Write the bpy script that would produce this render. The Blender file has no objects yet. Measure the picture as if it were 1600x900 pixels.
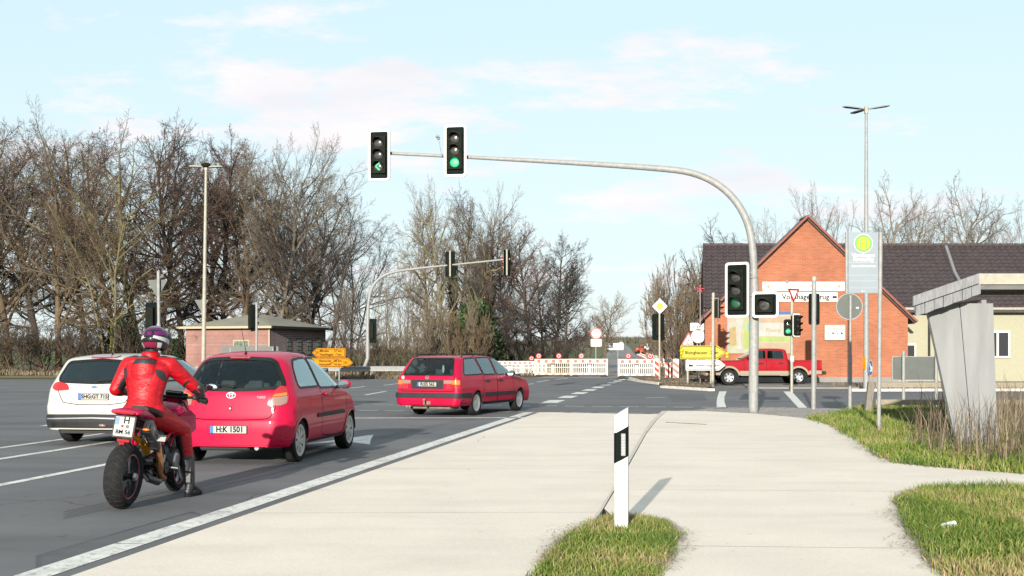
import bpy, bmesh, math, random
import numpy as np
from mathutils import Vector, Matrix, geometry
from mathutils.bvhtree import BVHTree
from mathutils import noise as mnoise
random.seed(7); np.random.seed(7)
R = math.radians
scene = bpy.context.scene
COL = scene.collection

# ------------------------------------------------------------------ camera, sky, sun, exposure
F, VH, CH = 1900.0, 552.0, 1.5          # focal length in photo pixels, horizon row, eye height
cd = bpy.data.cameras.new("camera")
cam = bpy.data.objects.new("camera", cd); COL.objects.link(cam)
cam.location = (0, 0, CH); cam.rotation_euler = (R(90), 0, 0)
cd.sensor_width = 36; cd.lens = F / 1600 * 36
cd.shift_y = (VH - 450) / 1600
cd.clip_start = 0.1; cd.clip_end = 6000
scene.camera = cam
SUN_EL, SUN_DIR = R(13.5), R(12.5)      # light travels towards +Y turned 12.5 deg to +X
EXPOSURE = 2.2
sd = bpy.data.lights.new("sun", 'SUN'); sd.energy = 2.2; sd.angle = R(0.6); sd.color = (1.0, 0.93, 0.82)
sun = bpy.data.objects.new("sun", sd); COL.objects.link(sun)
ld = Vector((math.sin(SUN_DIR) * math.cos(SUN_EL), math.cos(SUN_DIR) * math.cos(SUN_EL), -math.sin(SUN_EL)))
sun.rotation_euler = ld.to_track_quat('-Z', 'Y').to_euler()
sun.location = (-20, -60, 40)
w = bpy.data.worlds.new("World"); scene.world = w; w.use_nodes = True
nt = w.node_tree; nt.nodes.clear()
def N(t, typ, **kw):
    n = t.nodes.new(typ)
    for k, v in kw.items(): setattr(n, k, v)
    return n
sky = N(nt, 'ShaderNodeTexSky', sky_type='NISHITA'); sky.sun_disc = False
sky.sun_elevation = SUN_EL; sky.sun_rotation = R(180) + SUN_DIR
sky.air_density = 1.0; sky.dust_density = 0.5; sky.ozone_density = 1.5
tc = N(nt, 'ShaderNodeTexCoord')
sep = N(nt, 'ShaderNodeSeparateXYZ'); nt.links.new(tc.outputs['Generated'], sep.inputs[0])
mz = N(nt, 'ShaderNodeMath', operation='MAXIMUM'); mz.inputs[1].default_value = 0.0
nt.links.new(sep.outputs['Z'], mz.inputs[0])
az = N(nt, 'ShaderNodeMath', operation='ADD'); az.inputs[1].default_value = 0.16
nt.links.new(mz.outputs[0], az.inputs[0])
dx = N(nt, 'ShaderNodeMath', operation='DIVIDE'); dy = N(nt, 'ShaderNodeMath', operation='DIVIDE')
nt.links.new(sep.outputs['X'], dx.inputs[0]); nt.links.new(az.outputs[0], dx.inputs[1])
nt.links.new(sep.outputs['Y'], dy.inputs[0]); nt.links.new(az.outputs[0], dy.inputs[1])
cmb = N(nt, 'ShaderNodeCombineXYZ'); nt.links.new(dx.outputs[0], cmb.inputs[0]); nt.links.new(dy.outputs[0], cmb.inputs[1])
cn = N(nt, 'ShaderNodeTexNoise'); cn.inputs['Scale'].default_value = 1.35; cn.inputs['Detail'].default_value = 7
cn.inputs['Roughness'].default_value = 0.62; cn.inputs['Distortion'].default_value = 0.0
mp = N(nt, 'ShaderNodeMapping'); mp.inputs['Location'].default_value = (-9.53, -10.48, 0); mp.inputs['Scale'].default_value = (1.0, 1.25, 1)
nt.links.new(cmb.outputs[0], mp.inputs[0]); nt.links.new(mp.outputs[0], cn.inputs['Vector'])
cr = N(nt, 'ShaderNodeValToRGB'); cr.color_ramp.elements[0].position = 0.515; cr.color_ramp.elements[1].position = 0.60
cr.color_ramp.elements[0].color = (0, 0, 0, 1); cr.color_ramp.elements[1].color = (1, 1, 1, 1)
nt.links.new(cn.outputs['Fac'], cr.inputs[0])
# cloud shading: slightly greyer where the noise is thickest
cc = N(nt, 'ShaderNodeMix', data_type='RGBA')
cc.inputs['A'].default_value = (2.28, 2.16, 2.18, 1); cc.inputs['B'].default_value = (1.96, 1.98, 2.08, 1)
c2 = N(nt, 'ShaderNodeTexNoise'); c2.inputs['Scale'].default_value = 2.3; c2.inputs['Detail'].default_value = 5
nt.links.new(mp.outputs[0], c2.inputs['Vector'])
c2r = N(nt, 'ShaderNodeMapRange'); c2r.inputs[1].default_value = 0.4; c2r.inputs[2].default_value = 0.65
nt.links.new(c2.outputs['Fac'], c2r.inputs[0]); nt.links.new(c2r.outputs[0], cc.inputs['Factor'])
# thin veil over the blue, a little denser towards the horizon
veil = N(nt, 'ShaderNodeMapRange'); veil.inputs[1].default_value = 0.0; veil.inputs[2].default_value = 0.45
veil.inputs[3].default_value = 0.96; veil.inputs[4].default_value = 0.88
nt.links.new(mz.outputs[0], veil.inputs[0])
vm = N(nt, 'ShaderNodeMix', data_type='RGBA'); vm.inputs['B'].default_value = (1.50, 2.08, 2.12, 1)
vc = N(nt, 'ShaderNodeMix', data_type='RGBA'); vc.inputs['A'].default_value = (1.68, 1.93, 2.02, 1); vc.inputs['B'].default_value = (1.46, 1.84, 1.95, 1)
vcr = N(nt, 'ShaderNodeMapRange'); vcr.inputs[1].default_value = 0.02; vcr.inputs[2].default_value = 0.26; nt.links.new(mz.outputs[0], vcr.inputs[0])
nt.links.new(vcr.outputs[0], vc.inputs['Factor']); nt.links.new(vc.outputs['Result'], vm.inputs['B'])
nt.links.new(veil.outputs[0], vm.inputs['Factor']); nt.links.new(sky.outputs[0], vm.inputs['A'])
cm = N(nt, 'ShaderNodeMix', data_type='RGBA')
cf = N(nt, 'ShaderNodeMapRange'); cf.inputs[1].default_value = 0.0; cf.inputs[2].default_value = 0.16; cf.inputs[3].default_value = 0.45; nt.links.new(mz.outputs[0], cf.inputs[0])
cfm = N(nt, 'ShaderNodeMath', operation='MULTIPLY'); nt.links.new(cr.outputs[0], cfm.inputs[0]); nt.links.new(cf.outputs[0], cfm.inputs[1]); nt.links.new(cfm.outputs[0], cm.inputs['Factor']); nt.links.new(vm.outputs['Result'], cm.inputs['A']); nt.links.new(cc.outputs['Result'], cm.inputs['B'])
bg = N(nt, 'ShaderNodeBackground'); bg.inputs['Strength'].default_value = 0.10
wo = N(nt, 'ShaderNodeOutputWorld')
nt.links.new(cm.outputs['Result'], bg.inputs[0]); nt.links.new(bg.outputs[0], wo.inputs[0])
vs = scene.view_settings; vs.view_transform = 'Standard'; vs.look = 'None'; vs.exposure = EXPOSURE; vs.gamma = 1.0
scene.display_settings.display_device = 'sRGB'
scene.cycles.max_bounces = 8; scene.cycles.transparent_max_bounces = 12
scene.cycles.caustics_reflective = False; scene.cycles.caustics_refractive = False
scene.cycles.sample_clamp_indirect = 6

# ------------------------------------------------------------------ measuring helpers
def G(u, v, z=0.0):                      # ground point seen at photo pixel (u, v)
    s = (v - VH) / (CH - z); return Vector(((u - 800) / s, F / s, z))
def P(u, v, Y):                          # point at distance Y seen at pixel (u, v)
    return Vector(((u - 800) * Y / F, Y, CH - (v - VH) * Y / F))

# ------------------------------------------------------------------ materials
MATS = {}
def mat(name, col, rough=0.6, metal=0.0, var=0.0, vscale=8.0, bump=0.0, bscale=60.0, coat=0.0, spec=0.5,
        emit=None, estr=0.0, col2=None, detail=6, space='Object', alpha=None, stretch=None, objvar=0.0):
    if name in MATS: return MATS[name]
    m = bpy.data.materials.new(name); m.use_nodes = True; t = m.node_tree
    b = t.nodes['Principled BSDF']
    b.inputs['Base Color'].default_value = (*col, 1); b.inputs['Roughness'].default_value = rough
    b.inputs['Metallic'].default_value = metal; b.inputs['Coat Weight'].default_value = coat
    b.inputs['Coat Roughness'].default_value = 0.04
    b.inputs['Specular IOR Level'].default_value = spec
    if emit: b.inputs['Emission Color'].default_value = (*emit, 1); b.inputs['Emission Strength'].default_value = estr
    tcn = N(t, 'ShaderNodeTexCoord'); vec = tcn.outputs[space]
    if stretch:
        mpn = N(t, 'ShaderNodeMapping'); mpn.inputs['Scale'].default_value = stretch
        t.links.new(vec, mpn.inputs[0]); vec = mpn.outputs[0]
    if var > 0 or col2:
        n = N(t, 'ShaderNodeTexNoise'); n.inputs['Scale'].default_value = vscale; n.inputs['Detail'].default_value = detail
        n.inputs['Roughness'].default_value = 0.62
        t.links.new(vec, n.inputs['Vector'])
        mr = N(t, 'ShaderNodeMapRange'); mr.inputs[1].default_value = 0.32; mr.inputs[2].default_value = 0.68
        t.links.new(n.outputs['Fac'], mr.inputs[0])
        mx = N(t, 'ShaderNodeMix', data_type='RGBA')
        a = col if col2 else tuple(c * (1 - var) for c in col)
        bb = col2 if col2 else tuple(min(1, c * (1 + var)) for c in col)
        mx.inputs['A'].default_value = (*a, 1); mx.inputs['B'].default_value = (*bb, 1)
        t.links.new(mr.outputs[0], mx.inputs['Factor'])
        out = mx.outputs['Result']
        if objvar:
            oi = N(t, 'ShaderNodeObjectInfo'); hs = N(t, 'ShaderNodeHueSaturation')
            m1 = N(t, 'ShaderNodeMapRange'); m1.inputs[3].default_value = 1 - objvar; m1.inputs[4].default_value = 1 + objvar
            t.links.new(oi.outputs['Random'], m1.inputs[0]); t.links.new(m1.outputs[0], hs.inputs['Value'])
            t.links.new(out, hs.inputs['Color']); out = hs.outputs[0]
        t.links.new(out, b.inputs['Base Color'])
    if bump > 0:
        n2 = N(t, 'ShaderNodeTexNoise'); n2.inputs['Scale'].default_value = bscale; n2.inputs['Detail'].default_value = 4
        t.links.new(vec, n2.inputs['Vector'])
        bp = N(t, 'ShaderNodeBump'); bp.inputs['Strength'].default_value = bump; bp.inputs['Distance'].default_value = 0.02
        t.links.new(n2.outputs['Fac'], bp.inputs['Height']); t.links.new(bp.outputs[0], b.inputs['Normal'])
    MATS[name] = m; return m

def glass_mat(name, tint=(0.5, 0.62, 0.6), refl=1.0):
    m = bpy.data.materials.new(name); m.use_nodes = True; t = m.node_tree; t.nodes.clear()
    tr = N(t, 'ShaderNodeBsdfTransparent'); tr.inputs[0].default_value = (*tint, 1)
    gl = N(t, 'ShaderNodeBsdfGlossy'); gl.inputs['Roughness'].default_value = 0.02; gl.inputs[0].default_value = (0.85, 1.0, 1.0, 1)
    fr = N(t, 'ShaderNodeFresnel'); fr.inputs['IOR'].default_value = 1.55
    mu = N(t, 'ShaderNodeMath', operation='MULTIPLY_ADD'); mu.inputs[1].default_value = 1.5 * refl; mu.inputs[2].default_value = 0.02
    mu.use_clamp = True
    t.links.new(fr.outputs[0], mu.inputs[0])
    mx = N(t, 'ShaderNodeMixShader'); o = N(t, 'ShaderNodeOutputMaterial')
    t.links.new(mu.outputs[0], mx.inputs[0]); t.links.new(tr.outputs[0], mx.inputs[1]); t.links.new(gl.outputs[0], mx.inputs[2])
    t.links.new(mx.outputs[0], o.inputs[0]); MATS[name] = m; return m

M = {}
M['galv'] = mat('galvanised_steel', (0.20, 0.201, 0.196), 0.6, 0.05, var=0.16, vscale=9, bump=0.15, bscale=90)
M['galv_cream'] = mat('weathered_pole', (0.25, 0.235, 0.19), 0.6, 0.0, var=0.16, vscale=7)
M['black'] = mat('black_plastic', (0.008, 0.009, 0.009), 0.5, var=0.25, vscale=12, spec=.2)
M['board'] = mat('signal_back', (0.0035, 0.0068, 0.006), 0.7, var=0.3, vscale=7, spec=.06)
M['white'] = mat('white_paint', (0.52, 0.52, 0.50), 0.5, var=0.05, vscale=6)
M['dirtywhite'] = mat('dirty_white', (0.36, 0.35, 0.32), 0.55, var=0.1, vscale=9)
M['red'] = mat('sign_red', (0.24, 0.004, 0.008), 0.5, var=0.1)
M['orange'] = mat('faded_red', (0.40, 0.055, 0.03), 0.5, var=0.25, vscale=10)
M['yellow'] = mat('sign_yellow', (0.33, 0.27, 0.0), 0.45, var=0.05)
M['yellow2'] = mat('sign_amber', (0.38, 0.155, 0.0), 0.6, spec=.1, var=0.06)
M['signgrey'] = mat('sign_back_grey', (0.062, 0.070, 0.064), 0.6, 0.0, var=0.1, vscale=5)
M['ink'] = mat('black_ink', (0.008, 0.008, 0.008), 0.9, spec=0.0)
M['blue'] = mat('sign_blue', (0.01, 0.09, 0.30), 0.4)
M['rubber'] = mat('tyre_rubber', (0.014, 0.014, 0.0145), 0.85, var=0.3, vscale=20, bump=0.3, bscale=120, spec=.12)
M['darkgrey'] = mat('dark_trim', (0.016, 0.017, 0.019), 0.65, var=0.2, spec=.25)
M['chrome'] = mat('silver_trim', (0.62, 0.63, 0.65), 0.22, 0.8)
M['rimsilver'] = mat('wheel_silver', (0.30, 0.31, 0.32), 0.35, 0.45, var=0.1)
M['under'] = mat('underbody', (0.02, 0.02, 0.02), 0.9)
M['seat'] = mat('seat_cloth', (0.04, 0.045, 0.05), 0.9, var=0.2)
M['glass'] = glass_mat('car_glass', (0.50, 0.62, 0.60), 1.2)
M['rearglass'] = glass_mat('rear_car_glass', (0.55, 0.66, 0.63), .35)
M['darkglass'] = glass_mat('tinted_glass', (0.12, 0.15, 0.15), 0.9)
M['plate'] = mat('plate_white', (0.27, 0.265, 0.24), 0.5)
M['lens_red'] = mat('lamp_red', (0.28, 0.004, 0.008), 0.12, coat=1)
M['lens_white'] = mat('lamp_clear', (0.20, 0.12, 0.10), 0.15, coat=1)
M['lens_amber'] = mat('lamp_amber', (0.42, 0.12, 0.01), 0.15, coat=1)
M['lens_dark'] = mat('signal_lens_off', (0.03, 0.03, 0.028), 0.12, coat=1, var=0.5, vscale=40)
M['green_on'] = mat('signal_green_on', (0.01, 0.10, 0.05), 0.5, emit=(0.02, 0.50, 0.19), estr=0.27)
M['green_dim'] = mat('signal_green_dim', (0.003, 0.032, 0.015), 0.5, emit=(0.05, 0.75, 0.25), estr=0.018)

# ------------------------------------------------------------------ mesh builder
def link(o, parent=None):
    COL.objects.link(o)
    if parent: o.parent = parent
    return o
def empty(name, loc=(0, 0, 0), yaw=0.0, label=None, cat=None, group=None):
    o = bpy.data.objects.new(name, None); COL.objects.link(o); o.location = loc; o.rotation_euler = (0, 0, yaw)
    o.empty_display_size = 0.2
    tag(o, label, cat, group); return o
def tag(o, label=None, cat=None, group=None, kind=None):
    if label: o['label'] = label
    if cat: o['category'] = cat
    if group: o['group'] = group
    if kind: o['kind'] = kind
    return o
def meshobj(name, verts, faces, mats, parent=None, smooth=False, midx=None):
    me = bpy.data.meshes.new(name)
    me.from_pydata([tuple(v) for v in verts], [], faces)
    if not isinstance(mats, (list, tuple)): mats = [mats]
    for m in mats: me.materials.append(m)
    if midx is not None: me.polygons.foreach_set('material_index', midx)
    if smooth is True: me.polygons.foreach_set('use_smooth', [True] * len(me.polygons))
    elif smooth: 
        me.polygons.foreach_set('use_smooth', [True] * len(me.polygons)); me.set_sharp_from_angle(angle=R(smooth))
    me.update()
    o = bpy.data.objects.new(name, me); return link(o, parent)

class MB:
    def __init__(s): s.v = []; s.f = []; s.m = []; s.mi = 0
    def mat(s, i): s.mi = i; return s
    def add(s, vs, fs, M4=None):
        b = len(s.v)
        s.v += [(M4 @ Vector(v)) if M4 else Vector(v) for v in vs]
        s.f += [tuple(i + b for i in f) for f in fs]; s.m += [s.mi] * len(fs); return s
    def box(s, c, d, rot=None, taper=None, bevel=0.0):
        x, y, z = d[0] / 2, d[1] / 2, d[2] / 2
        tx, ty = taper or (1, 1)
        if bevel > 0:
            b = min(bevel, x * .49, y * .49, z * .49)
            vs = []; idx = {}
            for sx in (-1, 1):
                for sy in (-1, 1):
                    for sz in (-1, 1):
                        kx = tx if sz > 0 else 1; ky = ty if sz > 0 else 1
                        for k, (ax, ay, az_) in enumerate(((x, y - b, z - b), (x - b, y, z - b), (x - b, y - b, z))):
                            idx[(sx, sy, sz, k)] = len(vs); vs.append((sx * ax * kx, sy * ay * ky, sz * az_))
            fs = []
            for sx in (-1, 1): fs.append([idx[(sx, a, c_, 0)] for a, c_ in ((-1, -1), (1, -1), (1, 1), (-1, 1))][::sx])
            for sy in (-1, 1): fs.append([idx[(a, sy, c_, 1)] for a, c_ in ((-1, -1), (1, -1), (1, 1), (-1, 1))][::-sy])
            for sz in (-1, 1): fs.append([idx[(a, c_, sz, 2)] for a, c_ in ((-1, -1), (1, -1), (1, 1), (-1, 1))][::sz])
            for sx in (-1, 1):
                for sy in (-1, 1):
                    fs.append([idx[(sx, sy, -1, 0)], idx[(sx, sy, 1, 0)], idx[(sx, sy, 1, 1)], idx[(sx, sy, -1, 1)]][::-sx * sy])
                for sz in (-1, 1):
                    fs.append([idx[(sx, -1, sz, 0)], idx[(sx, 1, sz, 0)], idx[(sx, 1, sz, 2)], idx[(sx, -1, sz, 2)]][::sx * sz])
            for sy in (-1, 1):
                for sz in (-1, 1):
                    fs.append([idx[(-1, sy, sz, 1)], idx[(1, sy, sz, 1)], idx[(1, sy, sz, 2)], idx[(-1, sy, sz, 2)]][::-sy * sz])
            for sx in (-1, 1):
                for sy in (-1, 1):
                    for sz in (-1, 1):
                        fs.append([idx[(sx, sy, sz, k)] for k in range(3)][::sx * sy * sz])
        else:
            vs = [(sx * x * (tx if sz > 0 else 1), sy * y * (ty if sz > 0 else 1), sz * z) for sz in (-1, 1) for sy in (-1, 1) for sx in (-1, 1)]
            fs = [(0, 2, 3, 1), (4, 5, 7, 6), (0, 1, 5, 4), (2, 6, 7, 3), (0, 4, 6, 2), (1, 3, 7, 5)]
        M4 = Matrix.Translation(c)
        if rot is not None: M4 = M4 @ (rot.to_4x4() if hasattr(rot, 'to_4x4') else Matrix.Rotation(rot, 4, 'Z'))
        return s.add(vs, fs, M4)
    def tube(s, pts, r, n=10, caps=True, flat=None):
        pts = [Vector(p) for p in pts]
        rs = r if isinstance(r, (list, tuple)) else [r] * len(pts)
        vs = []; fs = []; up = None
        for i, p in enumerate(pts):
            t = (pts[min(i + 1, len(pts) - 1)] - pts[max(i - 1, 0)]).normalized()
            if up is None: up = Vector((0, 0, 1)) if abs(t.z) < 0.9 else Vector((1, 0, 0))
            a = (up - t * up.dot(t)).normalized(); b = t.cross(a); up = a
            for k in range(n):
                th = 2 * math.pi * k / n
                vs.append(p + (a * math.cos(th) * (flat or 1) + b * math.sin(th)) * rs[i])
        for i in range(len(pts) - 1):
            for k in range(n):
                k2 = (k + 1) % n
                fs.append((i * n + k, i * n + k2, (i + 1) * n + k2, (i + 1) * n + k))
        if caps: fs.append(tuple(range(n))[::-1]); fs.append(tuple(range((len(pts) - 1) * n, len(pts) * n)))
        return s.add(vs, fs)
    def lathe(s, prof, M4=None, n=32, a0=0, a1=2 * math.pi):      # prof: (r, h) about local Z
        vs = []; fs = []; full = abs(a1 - a0 - 2 * math.pi) < 1e-6; cnt = n if full else n + 1
        for j, (r, h) in enumerate(prof):
            for k in range(cnt):
                th = a0 + (a1 - a0) * k / n; vs.append((r * math.cos(th), r * math.sin(th), h))
        for j in range(len(prof) - 1):
            for k in range(n):
                k2 = (k + 1) % cnt
                fs.append((j * cnt + k, j * cnt + k2, (j + 1) * cnt + k2, (j + 1) * cnt + k))
        return s.add(vs, fs, M4)
    def prism(s, poly, y0, y1, M4=None):                            # poly in local x,z ; extruded along y
        n = len(poly); vs = [(x, y0, z) for x, z in poly] + [(x, y1, z) for x, z in poly]
        fs = [tuple(range(n)), tuple(range(n, 2 * n))[::-1]] + [(i, i + n, (i + 1) % n + n, (i + 1) % n) for i in range(n)]
        return s.add(vs, fs, M4)
    def ring(s, po, pi, y0, y1, M4=None):                           # frame between two equal-length outlines
        n = len(po); vs = []
        for y in (y0, y1):
            vs += [(x, y, z) for x, z in po] + [(x, y, z) for x, z in pi]
        fs = []
        for i in range(n):
            j = (i + 1) % n
            fs += [(i, j, n + j, n + i), (2 * n + i, 3 * n + i, 3 * n + j, 2 * n + j), (i, 2 * n + i, 2 * n + j, j), (n + i, n + j, 3 * n + j, 3 * n + i)]
        return s.add(vs, fs, M4)
    def ball(s, c, r, n=12, M4=None):
        rr = r if isinstance(r, (tuple, list)) else (r, r, r); vs = []; fs = []
        for i in range(n + 1):
            ph = math.pi * i / n
            for k in range(2 * n):
                th = math.pi * k / n
                vs.append((c[0] + rr[0] * math.sin(ph) * math.cos(th), c[1] + rr[1] * math.sin(ph) * math.sin(th), c[2] + rr[2] * math.cos(ph)))
        for i in range(n):
            for k in range(2 * n):
                k2 = (k + 1) % (2 * n)
                fs.append((i * 2 * n + k, (i + 1) * 2 * n + k, (i + 1) * 2 * n + k2, i * 2 * n + k2))
        return s.add(vs, fs, M4)
    def build(s, name, mats, parent=None, smooth=40):
        return meshobj(name, s.v, s.f, mats, parent, smooth, s.m)

def rrect(w, h, r, n=5, cx=0, cz=0):
    out = []
    for (sx, sz, a0) in ((1, 1, 0), (-1, 1, 90), (-1, -1, 180), (1, -1, 270)):
        for k in range(n + 1):
            a = R(a0 + 90 * k / n)
            out.append((cx + sx * (w / 2 - r) + r * math.cos(a), cz + sz * (h / 2 - r) + r * math.sin(a)))
    return out
def circ(r, n=28, cx=0, cz=0): return [(cx + r * math.cos(2 * math.pi * k / n), cz + r * math.sin(2 * math.pi * k / n)) for k in range(n)]
def chaikin(pts, it=2, closed=True):
    pts = [tuple(p) for p in pts]
    for _ in range(it):
        q = []; n = len(pts)
        rng = range(n) if closed else range(n - 1)
        if not closed: q.append(pts[0])
        for i in rng:
            a = pts[i]; b = pts[(i + 1) % n]
            q.append(tuple(a[k] * .75 + b[k] * .25 for k in range(len(a)))); q.append(tuple(a[k] * .25 + b[k] * .75 for k in range(len(a))))
        if not closed: q.append(pts[-1])
        pts = q
    return pts
def roundc(pts, r=.04, n=4):
    out = []; N_ = len(pts)
    for i in range(N_):
        p = Vector(pts[i]); a = Vector(pts[i - 1]) - p; b = Vector(pts[(i + 1) % N_]) - p
        la, lb = a.length, b.length; k = min(r, la * .45, lb * .45)
        A = p + a.normalized() * k; B = p + b.normalized() * k
        for j in range(n + 1):
            t = j / n; q = A * (1 - t) ** 2 + p * 2 * t * (1 - t) + B * t * t; out.append(tuple(q))
    return out
def densify(pts, d, closed=True):
    out = []; n = len(pts)
    for i in range(n if closed else n - 1):
        a = Vector(pts[i]); b = Vector(pts[(i + 1) % n]); k = max(1, int((b - a).length / d + .5))
        for j in range(k): out.append(tuple(a.lerp(b, j / k)))
    if not closed: out.append(tuple(pts[-1]))
    return out
def text_mesh(body, size, name, material, parent, loc=(0, 0, 0), rotz=0.0, align='CENTER', extrude=0.001, shear=0.0, rot=None, xs=1.0, bold=0.0):
    cu = bpy.data.curves.new('txt', 'FONT'); cu.body = body; cu.size = size; cu.align_x = align; cu.align_y = 'CENTER'
    cu.extrude = extrude; cu.shear = shear; cu.resolution_u = 3; cu.offset = bold
    to = bpy.data.objects.new('txt', cu); COL.objects.link(to)
    dg = bpy.context.evaluated_depsgraph_get()
    me = bpy.data.meshes.new_from_object(to.evaluated_get(dg)); me.name = name
    bpy.data.objects.remove(to)
    T = Matrix.Translation(loc) @ (rot if rot is not None else Matrix.Rotation(rotz, 4, 'Z') @ Matrix.Rotation(R(90), 4, 'X')) @ Matrix.Diagonal((xs, 1, 1, 1))
    me.transform(T); me.materials.clear(); me.materials.append(material)
    o = bpy.data.objects.new(name, me); return link(o, parent)
def children(o): return [c for c in bpy.data.objects if c.parent == o]
def copy_tree(o, parent=None):
    c = o.copy(); COL.objects.link(c); c.parent = parent
    for ch in KIDS.get(o.name) or children(o): copy_tree(ch, c)
    return c
KIDS = {}
# ------------------------------------------------------------------ ground
def ground_mat(name, c1, c2, scale, bump, rough=0.85, speck=0.25, big=0.4, cols3=None):
    m = bpy.data.materials.new(name); m.use_nodes = True; t = m.node_tree; b = t.nodes['Principled BSDF']
    b.inputs['Roughness'].default_value = rough; b.inputs['Specular IOR Level'].default_value = 0.25
    tcn = N(t, 'ShaderNodeTexCoord'); vec = tcn.outputs['Object']
    n1 = N(t, 'ShaderNodeTexNoise'); n1.inputs['Scale'].default_value = big; n1.inputs['Detail'].default_value = 8; n1.inputs['Roughness'].default_value = 0.6
    n2 = N(t, 'ShaderNodeTexNoise'); n2.inputs['Scale'].default_value = scale; n2.inputs['Detail'].default_value = 3
    t.links.new(vec, n1.inputs[0]); t.links.new(vec, n2.inputs[0])
    mr = N(t, 'ShaderNodeMapRange'); mr.inputs[1].default_value = 0.35; mr.inputs[2].default_value = 0.65; t.links.new(n1.outputs['Fac'], mr.inputs[0])
    mx = N(t, 'ShaderNodeMix', data_type='RGBA'); mx.inputs['A'].default_value = (*c1, 1); mx.inputs['B'].default_value = (*c2, 1)
    t.links.new(mr.outputs[0], mx.inputs['Factor'])
    mr2 = N(t, 'ShaderNodeMapRange'); mr2.inputs[1].default_value = 0.3; mr2.inputs[2].default_value = 0.7
    mr2.inputs[3].default_value = 1 - speck; mr2.inputs[4].default_value = 1 + speck; t.links.new(n2.outputs['Fac'], mr2.inputs[0])
    hs = N(t, 'ShaderNodeHueSaturation'); t.links.new(mr2.outputs[0], hs.inputs['Value']); t.links.new(mx.outputs['Result'], hs.inputs['Color'])
    t.links.new(hs.outputs[0], b.inputs['Base Color'])
    bp = N(t, 'ShaderNodeBump'); bp.inputs['Strength'].default_value = bump; bp.inputs['Distance'].default_value = 0.01
    t.links.new(n2.outputs['Fac'], bp.inputs['Height']); t.links.new(bp.outputs[0], b.inputs['Normal'])
    return m
def stained(m, spots=(7.0, .69, .72, .55), blot=(1.3, .58, .75, .80), streak=None):
    """layer small dark spots and broad soft stains over a ground material's own colour"""
    t = m.node_tree; bs = t.nodes['Principled BSDF']; src = bs.inputs['Base Color'].links[0].from_socket
    tcn = N(t, 'ShaderNodeTexCoord'); out = src
    for (sc, lo, hi, val), st in ((spots, None), (blot, streak)):
        mpn = N(t, 'ShaderNodeMapping'); t.links.new(tcn.outputs['Object'], mpn.inputs[0]); mpn.inputs['Location'].default_value = (sc, 3.1, 0)
        if st: mpn.inputs['Scale'].default_value = st; mpn.inputs['Rotation'].default_value = (0, 0, R(9))
        n = N(t, 'ShaderNodeTexNoise'); n.inputs['Scale'].default_value = sc; n.inputs['Detail'].default_value = 5; t.links.new(mpn.outputs[0], n.inputs[0])
        mr = N(t, 'ShaderNodeMapRange'); mr.inputs[1].default_value = lo; mr.inputs[2].default_value = hi; mr.inputs[3].default_value = 1; mr.inputs[4].default_value = val; t.links.new(n.outputs['Fac'], mr.inputs[0])
        hs = N(t, 'ShaderNodeHueSaturation'); t.links.new(out, hs.inputs['Color']); t.links.new(mr.outputs[0], hs.inputs['Value']); out = hs.outputs[0]
    t.links.new(out, bs.inputs['Base Color'])
def cracked(m, scale=.35, width=.006, dark=(.03, .03, .03), amount=.5):
    t = m.node_tree; bs = t.nodes['Principled BSDF']; src = bs.inputs['Base Color'].links[0].from_socket; tcn = N(t, 'ShaderNodeTexCoord')
    nn = N(t, 'ShaderNodeTexNoise'); nn.inputs['Scale'].default_value = 1.5; nn.inputs['Detail'].default_value = 4; t.links.new(tcn.outputs['Object'], nn.inputs[0])
    mv = N(t, 'ShaderNodeMix', data_type='VECTOR'); mv.inputs['Factor'].default_value = .25; t.links.new(tcn.outputs['Object'], mv.inputs[4]); t.links.new(nn.outputs['Color'], mv.inputs[5])
    v = N(t, 'ShaderNodeTexVoronoi', feature='DISTANCE_TO_EDGE'); v.inputs['Scale'].default_value = scale; t.links.new(mv.outputs[1], v.inputs['Vector'])
    lt = N(t, 'ShaderNodeMath', operation='LESS_THAN'); lt.inputs[1].default_value = width * scale; t.links.new(v.outputs['Distance'], lt.inputs[0])
    n2 = N(t, 'ShaderNodeTexNoise'); n2.inputs['Scale'].default_value = .3; t.links.new(tcn.outputs['Object'], n2.inputs[0]); g2 = N(t, 'ShaderNodeMath', operation='GREATER_THAN'); g2.inputs[1].default_value = 1 - amount; t.links.new(n2.outputs['Fac'], g2.inputs[0])
    ml = N(t, 'ShaderNodeMath', operation='MULTIPLY'); t.links.new(lt.outputs[0], ml.inputs[0]); t.links.new(g2.outputs[0], ml.inputs[1])
    mx = N(t, 'ShaderNodeMix', data_type='RGBA'); mx.inputs['B'].default_value = (*dark, 1); t.links.new(ml.outputs[0], mx.inputs['Factor']); t.links.new(src, mx.inputs['A']); t.links.new(mx.outputs['Result'], bs.inputs['Base Color'])
M['asphalt'] = ground_mat('asphalt', (0.105, 0.105, 0.110), (0.135, 0.134, 0.136), 140, 0.5, speck=0.35, big=0.35)
M['asphalt_old'] = ground_mat('old_asphalt', (0.15, 0.145, 0.135), (0.20, 0.19, 0.175), 120, 0.5, speck=0.3, big=0.8)
M['concrete'] = ground_mat('concrete_paving', (0.575, 0.51, 0.437), (0.63, 0.558, 0.48), 45, 0.25, speck=0.06, big=0.9)
M['kerb'] = ground_mat('kerb_concrete', (0.44, 0.40, 0.345), (0.50, 0.455, 0.395), 60, 0.3, speck=0.1, big=1.5)
M['paint'] = ground_mat('road_paint', (0.50, 0.49, 0.46), (0.62, 0.61, 0.57), 60, 0.25, speck=0.14, big=3.0)
M['paver'] = ground_mat('grey_paver', (0.17, 0.155, 0.145), (0.26, 0.24, 0.22), 50, 0.4, speck=0.15, big=2.5)
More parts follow.
